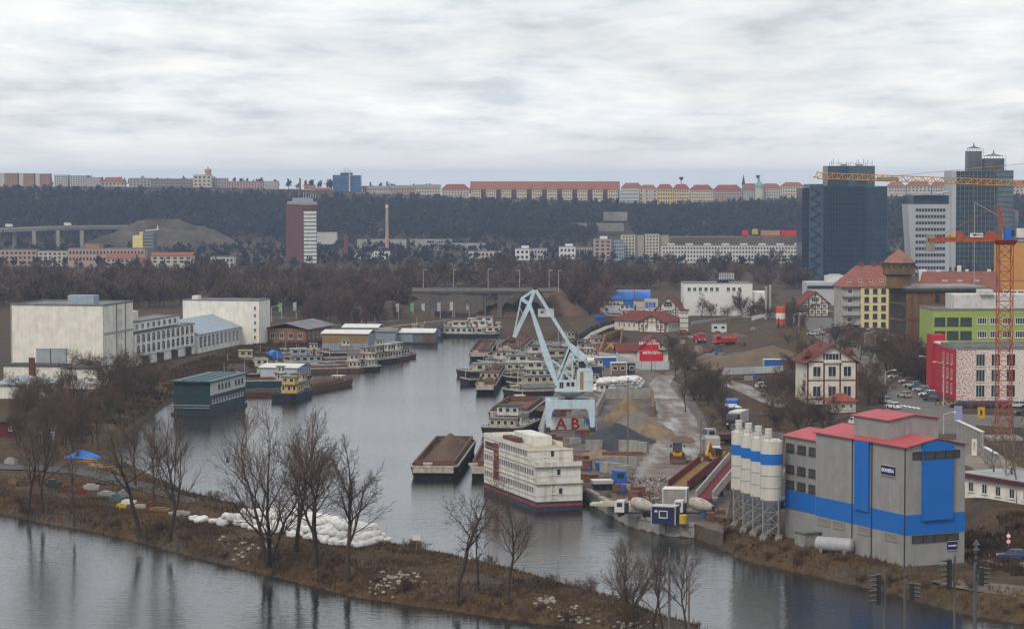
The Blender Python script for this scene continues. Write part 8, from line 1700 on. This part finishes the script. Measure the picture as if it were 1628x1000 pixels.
# road signs by the junction and access road
p = up(1560, 668, 0); t = thing('sign_banner', 'yellow advertising board at the junction', 'sign', p); part('post', MB().tube((0, .1, 0), (0, .1, 2.6), .08), lampm, t); part('board', MB().box(-.7, .7, 0, .06, .4, 2.6), M('sign_yellow', (.55, .28, .02)), t); part('mark', MB().box(-.2, .2, -.02, 0, 1.0, 2.0), dark_metal, t)
p = up(1524, 672, 0); t = thing('sign_banner', 'pale blue flag banner at the junction', 'sign', p); part('post', MB().tube((-.75, .05, 0), (-.75, .05, 3.4), .07), lampm, t); part('board', MB().box(-.7, .7, 0, .04, .2, 3.3), M('flag_blue', (.24, .27, .45), .8), t)
p = up(1548, 725, 0); t = thing('notice_board', 'white notice board with yellow mark in the concrete wall', 'sign', p); part('board', MB().box(-.45, .45, -.5, -.4, .2, 3), frame_w, t); part('mark', MB().box(-.12, .12, -.53, -.501, 1.2, 2.4), M('sign_yellow', (.55, .28, .02)), t); part('post', MB().box(-.05, .05, -.4, -.3, 0, 3), lampm, t)
p = up(1500, 644, 0); t = thing('striped_barrier', 'yellow and black striped barrier at the street corner', 'barrier', p, R(-8))
for k in range(8): part('stripe', MB().box(-1.8 + k * .45, -1.8 + (k + 1) * .45 - .004, -.15, .15, .2, .6), M('stripe_yellow', (.5, .25, .02), .6) if k % 2 else dark_metal, t)
p = up(1603, 884, 0); t = thing('road_sign', 'pole with two round speed signs beside the dark blue saloon', 'sign', p); part('post', MB().tube((0, .1, -.2), (0, .1, 3.2), .05), lampm, t)
for z in (2.0, 2.75): o = MB().tube((0, 0, z), (0, -.04, z), .33, n=20); part('rim', o, red_p, t); part('disc', MB().tube((0, -.041, z), (0, -.06, z), .25, n=20), MATS['sign_white'], t)
part('digits', MB().box(-.11, -.05, -.075, -.062, 1.9, 2.12).box(.04, .1, -.075, -.062, 1.9, 2.12), dark_metal, t)
p = up(662, 876, 0); t = thing('shore_sign', 'small white square sign on a post at the basin edge of the spit', 'sign', p); part('post', MB().box(-.06, .06, 0, .1, -.2, 2.1), wood, t); part('board', MB().box(-.55, .55, -.06, 0, 1.5, 2.3), frame_w, t)
for i, (x, y) in enumerate(((613, 872), (776, 906), (886, 930))): p = up(x, y, 0); t = thing('sapling_stake', ('left', 'middle', 'right')[i] + ' of three young saplings tied to stakes along the basin edge', 'sapling', p); part('stakes', MB().box(-.3, -.22, 0, .08, -.2, 1.3).box(.22, .3, 0, .08, -.2, 1.3).box(-.3, .3, .02, .06, 1.0, 1.1), wood, t); part('stem', MB().tube((0, .1, 0), (.1, .1, 3.2), .03, .015, 5), bark, t)
# traffic signals on tall masts on the near slope, lamps under hoods
def signal(px, ytop, ybot, nl, side, D, lab_):
    A = AT(px, ytop, D); Bq = AT(px, ybot, D); zg_ = float(gz(np.array([[A.x, A.y]]))[0]); t = thing('traffic_signal', lab_, 'traffic light', (A.x, A.y, zg_), 0, 'traffic signals on the near slope'); zt2, zb2 = A.z - zg_, Bq.z - zg_; hh = zt2 - zb2
    part('mast', MB().tube((side * -.22, .15, -.3), (side * -.22, .15, zt2 + .1), .055, .05, 8), M('signal_grey', (.10, .105, .11), .6), t); part('back_board', MB().box(-.06, .06, -.16, .16, zb2, zt2), dark_metal, t)
    for k in range(nl):
        z = zb2 + hh * (k + .5) / nl; part('hood', MB().xprism([(side * .06, z - .02), (side * .36, z + hh / nl * .10), (side * .36, z + hh / nl * .17), (side * .06, z + hh / nl * .34)], -.13, .13), dark_metal, t); part('lens', MB().tube((side * .06, 0, z), (side * .09, 0, z), .1, n=12), M('lens_dark', (.06, .02, .02), .2), t)
for x, yt, yb, n, s_, lab_ in ((1398, 912, 960, 6, -1, 'leftmost near traffic signal with six dark hoods facing left'), (1449, 926, 952, 4, 1, 'small near traffic signal with four hoods facing right'), (1510, 888, 935, 6, -1, 'tall near traffic signal with six hoods beside the plant corner'), (1560, 901, 930, 4, 1, 'rightmost near traffic signal facing right')): signal(x, yt, yb, n, s_, 95.0, lab_)
A = AT(1552, 858, 96.0); zg_ = float(gz(np.array([[A.x, A.y]]))[0]); t = thing('signal_post', 'tall post with triangular sign tops between the near signals', 'post', (A.x, A.y, zg_)); h = A.z - zg_; part('post', MB().tube((0, 0, -.3), (0, 0, h), .05, n=8), MATS['signal_grey'], t); part('sign', MB().xprism([(-.16, h - .2), (.16, h - .2), (0, h + .05)], -.08, -.05), MATS['signal_grey'], t); part('sign', MB().xprism([(-.14, h - .4), (.14, h - .4), (0, h - .2)], -.08, -.05), MATS['signal_grey'], t)
for k in range(5): part('band', MB().tube((0, 0, h - .6 - .24 * k), (0, 0, h - .48 - .24 * k), .06, n=8), dark_metal, t)
# overhead wires crossing low in the view
for i, y in enumerate((895, 912, 927)): A, B_ = AT(600, y, 120), AT(1700, y + 22, 135); mb = MB(); mb.tube((0, 0, 0), B_ - A, .006, n=3); 
# birds in the trees and over the water
def bird(p, lab_): 
    t = thing('cormorant', lab_, 'bird', p, 1.2); mb = MB(); mb.lathe([(.02, -.32), (.10, -.18), (.14, 0), (.10, .2), (.05, .3), (.05, .42), (.06, .48), (.01, .56)], 10); T = Matrix.Rotation(.3, 3, 'Y'); mb.v = [tuple(T @ Vector(v)) for v in mb.v]; part('body', mb, dark_metal, t, None, False, True); part('wing', MB().prism([(-.1, -.16), (.1, -.16), (.06, .16), (-.06, .16)], -.3, .15, [(-.05, -.13), (.05, -.13), (.05, .13), (-.05, .13)]), dark_metal, t)
fan = next(o for o in COL.objects if o.name.startswith('bare_tree') and o['label'].startswith('tallest bare tree on the spit'))
_mw = Matrix.Translation(fan.location) @ fan.rotation_euler.to_matrix().to_4x4() @ Matrix.Diagonal((*fan.scale, 1)); _vs = np.array([v.co for v in TREES['fan'][1].vertices]); _w = _vs @ np.array(_mw.to_3x3()).T + np.array(_mw.translation)
_dp = _w[:, 1] * cp + (HC - _w[:, 2]) * sp; _px = CX + F * _w[:, 0] / _dp; _py = CY + F * ((HC - _w[:, 2]) * cp - _w[:, 1] * sp) / _dp
for tx, ty, lab_ in ((378, 668, 'dark cormorant perched on the upper left branch tips of the tallest tree'), (362, 735, 'dark cormorant perched on a lower left branch of the tallest tree')):
    k = int(np.argmin((_px - tx) ** 2 + (_py - ty) ** 2)); bird(Vector(_w[k]) + Vector((0, 0, .3)), lab_)
# ------------------------------------------------------------------ things lying about on the spit, left
for i, (x, y, w, d, h, m_, lab_) in enumerate([(18, 737, 2.2, 1.2, .8, plaster, 'pale crate at the left edge of the spit'), (22, 770, 1.6, 1.2, .7, wood, 'brown crate near the left edge of the spit'), (62, 765, 1.8, 1.4, .9, MATS['hull_rust'], 'rusty crate behind the thick dark tree'), (85, 775, 2.4, 1.6, 1.0, dark_metal, 'dark crate on the work track'), (108, 778, 2.2, 1.0, .6, MATS['hull_rust'], 'rusty crate beside the dark crate'), (128, 785, 1.8, 1.2, .8, M('scrap_red', (.17, .03, .02), .8), 'red crate in the middle of the debris'), (145, 779, 2.6, 1.4, .7, plaster, 'grey pallet load right of the red crate'), (155, 772, 2.4, .9, .6, dark_metal, 'dark beam bundle on the work track'), (170, 790, 2.8, 1.4, .7, grey_metal, 'grey steel frame pile on the spit'), (185, 796, 2.2, 1.3, .8, M('scrap_teal', (.08, .13, .15), .7), 'teal scrap frame beside the grey pile'), (198, 790, 2.0, 1.2, .9, grey_metal, 'stack of steel frames behind the teal scrap'), (205, 800, 2.2, 1.4, .5, frame_w, 'white board pile left of the yellow bundle'), (193, 806, 1.6, .8, .5, cabin_y, 'yellow bundle on the edge of the debris'), (225, 806, 3.0, 1.2, .4, plaster, 'pale plank stack right of the yellow bundle'), (255, 812, 3.4, 1.2, .5, wood, 'brown plank stack near the white sacks'), (285, 818, 3.2, 1.0, .5, plaster, 'pale pallet row leading to the white sacks'), (240, 808, 1.4, 1.0, .8, MATS['hull_rust'], 'small rusty box near the plank stacks')]):
    p = up(x, y, 0); p.z = float(gz(np.array([[p.x, p.y]]))[0]); mb = MB(); n = 4
    for k in range(n): mb.box(-w / 2 + .06 * (k % 2), w / 2 - .05 * ((k + 1) % 2), -d / 2, d / 2, h * k / n, h * (k + .82) / n)
    mb.box(-w * .3, w * .25, -d * .35, d * .3, h, h * 1.35); single('debris_stack', mb, m_, lab_, 'debris', p, R(rng.uniform(-30, 20)))
for x, y, lab_ in ((108, 737, 'bright blue tarpaulin heap at the left of the spit'),): p = up(x + 24, y - 10, .1); heap('tarpaulin_heap', p, 3.6, 1.6, 1.3, blue_tarp, lab_, 'tarpaulin', 33)
p = up(150, 737, .1)
for k in range(16): q = GP(135 + 3.2 * k + rng.uniform(-3, 3), 731 + 1.3 * k + rng.uniform(-3, 3)); q.z = float(gz(np.array([[q.x, q.y]]))[0]) + .12; a = rng.uniform(-.6, .6); single('timber_plank', MB().box(-1.3, 1.3, -.12, .12, -.06, .06), M('plank_tan', (.30, .21, .11), .9, .3), 'loose tan timber plank beside the blue tarpaulin heap', 'plank', q, a, 'loose planks by the blue tarpaulin')
for k in range(4): p = up(68 + 4.2 * k, 708, .0); hutbox(('first', 'second', 'third', 'fourth')[k] + ' blue portable toilet from the left behind the dark tree', 68 + 4.4 * k, 706, 1.05, 1.05, 2.2, blue_p, frame_w, 0, 'portable_toilet', 0, 'toilet')
# stones at the water edge
st = M('stone', (.26, .235, .20), .95, .3, 1.2, bump=.3); mb = MB(); g = random.Random(3)
for (x, y, n, sx_, sy_) in ((625, 921, 90, 40, 9), (915, 972, 80, 45, 8), (985, 985, 80, 45, 8), (870, 955, 40, 20, 5), (380, 870, 40, 60, 12)):
    for k in range(n):
        q = GP(g.gauss(x, sx_ * .5), g.gauss(y, sy_ * .5))
        if land_dist([(q.x, q.y)])[0] < .3: continue
        z = float(gz(np.array([[q.x, q.y]]))[0]); r_ = g.uniform(.12, .38); mb.lathe([(r_ * .6, z - .1), (r_, z + r_ * .2), (r_ * .55, z + r_ * .7)], 6, (q.x, q.y, 0))
o = link('rubble_stones', mb.mesh('rubble_stones', st)); o['kind'] = 'stuff'; o['label'] = 'pale rubble stones along the river edge of the spit'; o['category'] = 'stones'
# ------------------------------------------------------------------ haze
hb = MB().box(-1750, 1750, -70, 9100, float(Zg.min()) - 1, 92)
ho = link('haze', hb.mesh('haze', [])); hm_ = bpy.data.materials.new('haze'); hm_.use_nodes = True; n_ = hm_.node_tree.nodes; n_.clear()
o_ = n_.new('ShaderNodeOutputMaterial'); v_ = n_.new('ShaderNodeVolumePrincipled'); v_.inputs['Color'].default_value = (.55, .72, 1, 1); v_.inputs['Density'].default_value = .000105; v_.inputs['Anisotropy'].default_value = 0.0
hm_.node_tree.links.new(v_.outputs[0], o_.inputs['Volume']); ho.data.materials.append(hm_); ho['kind'] = 'stuff'; ho['label'] = 'thin pale blue haze in the air over the valley'; ho['category'] = 'haze'
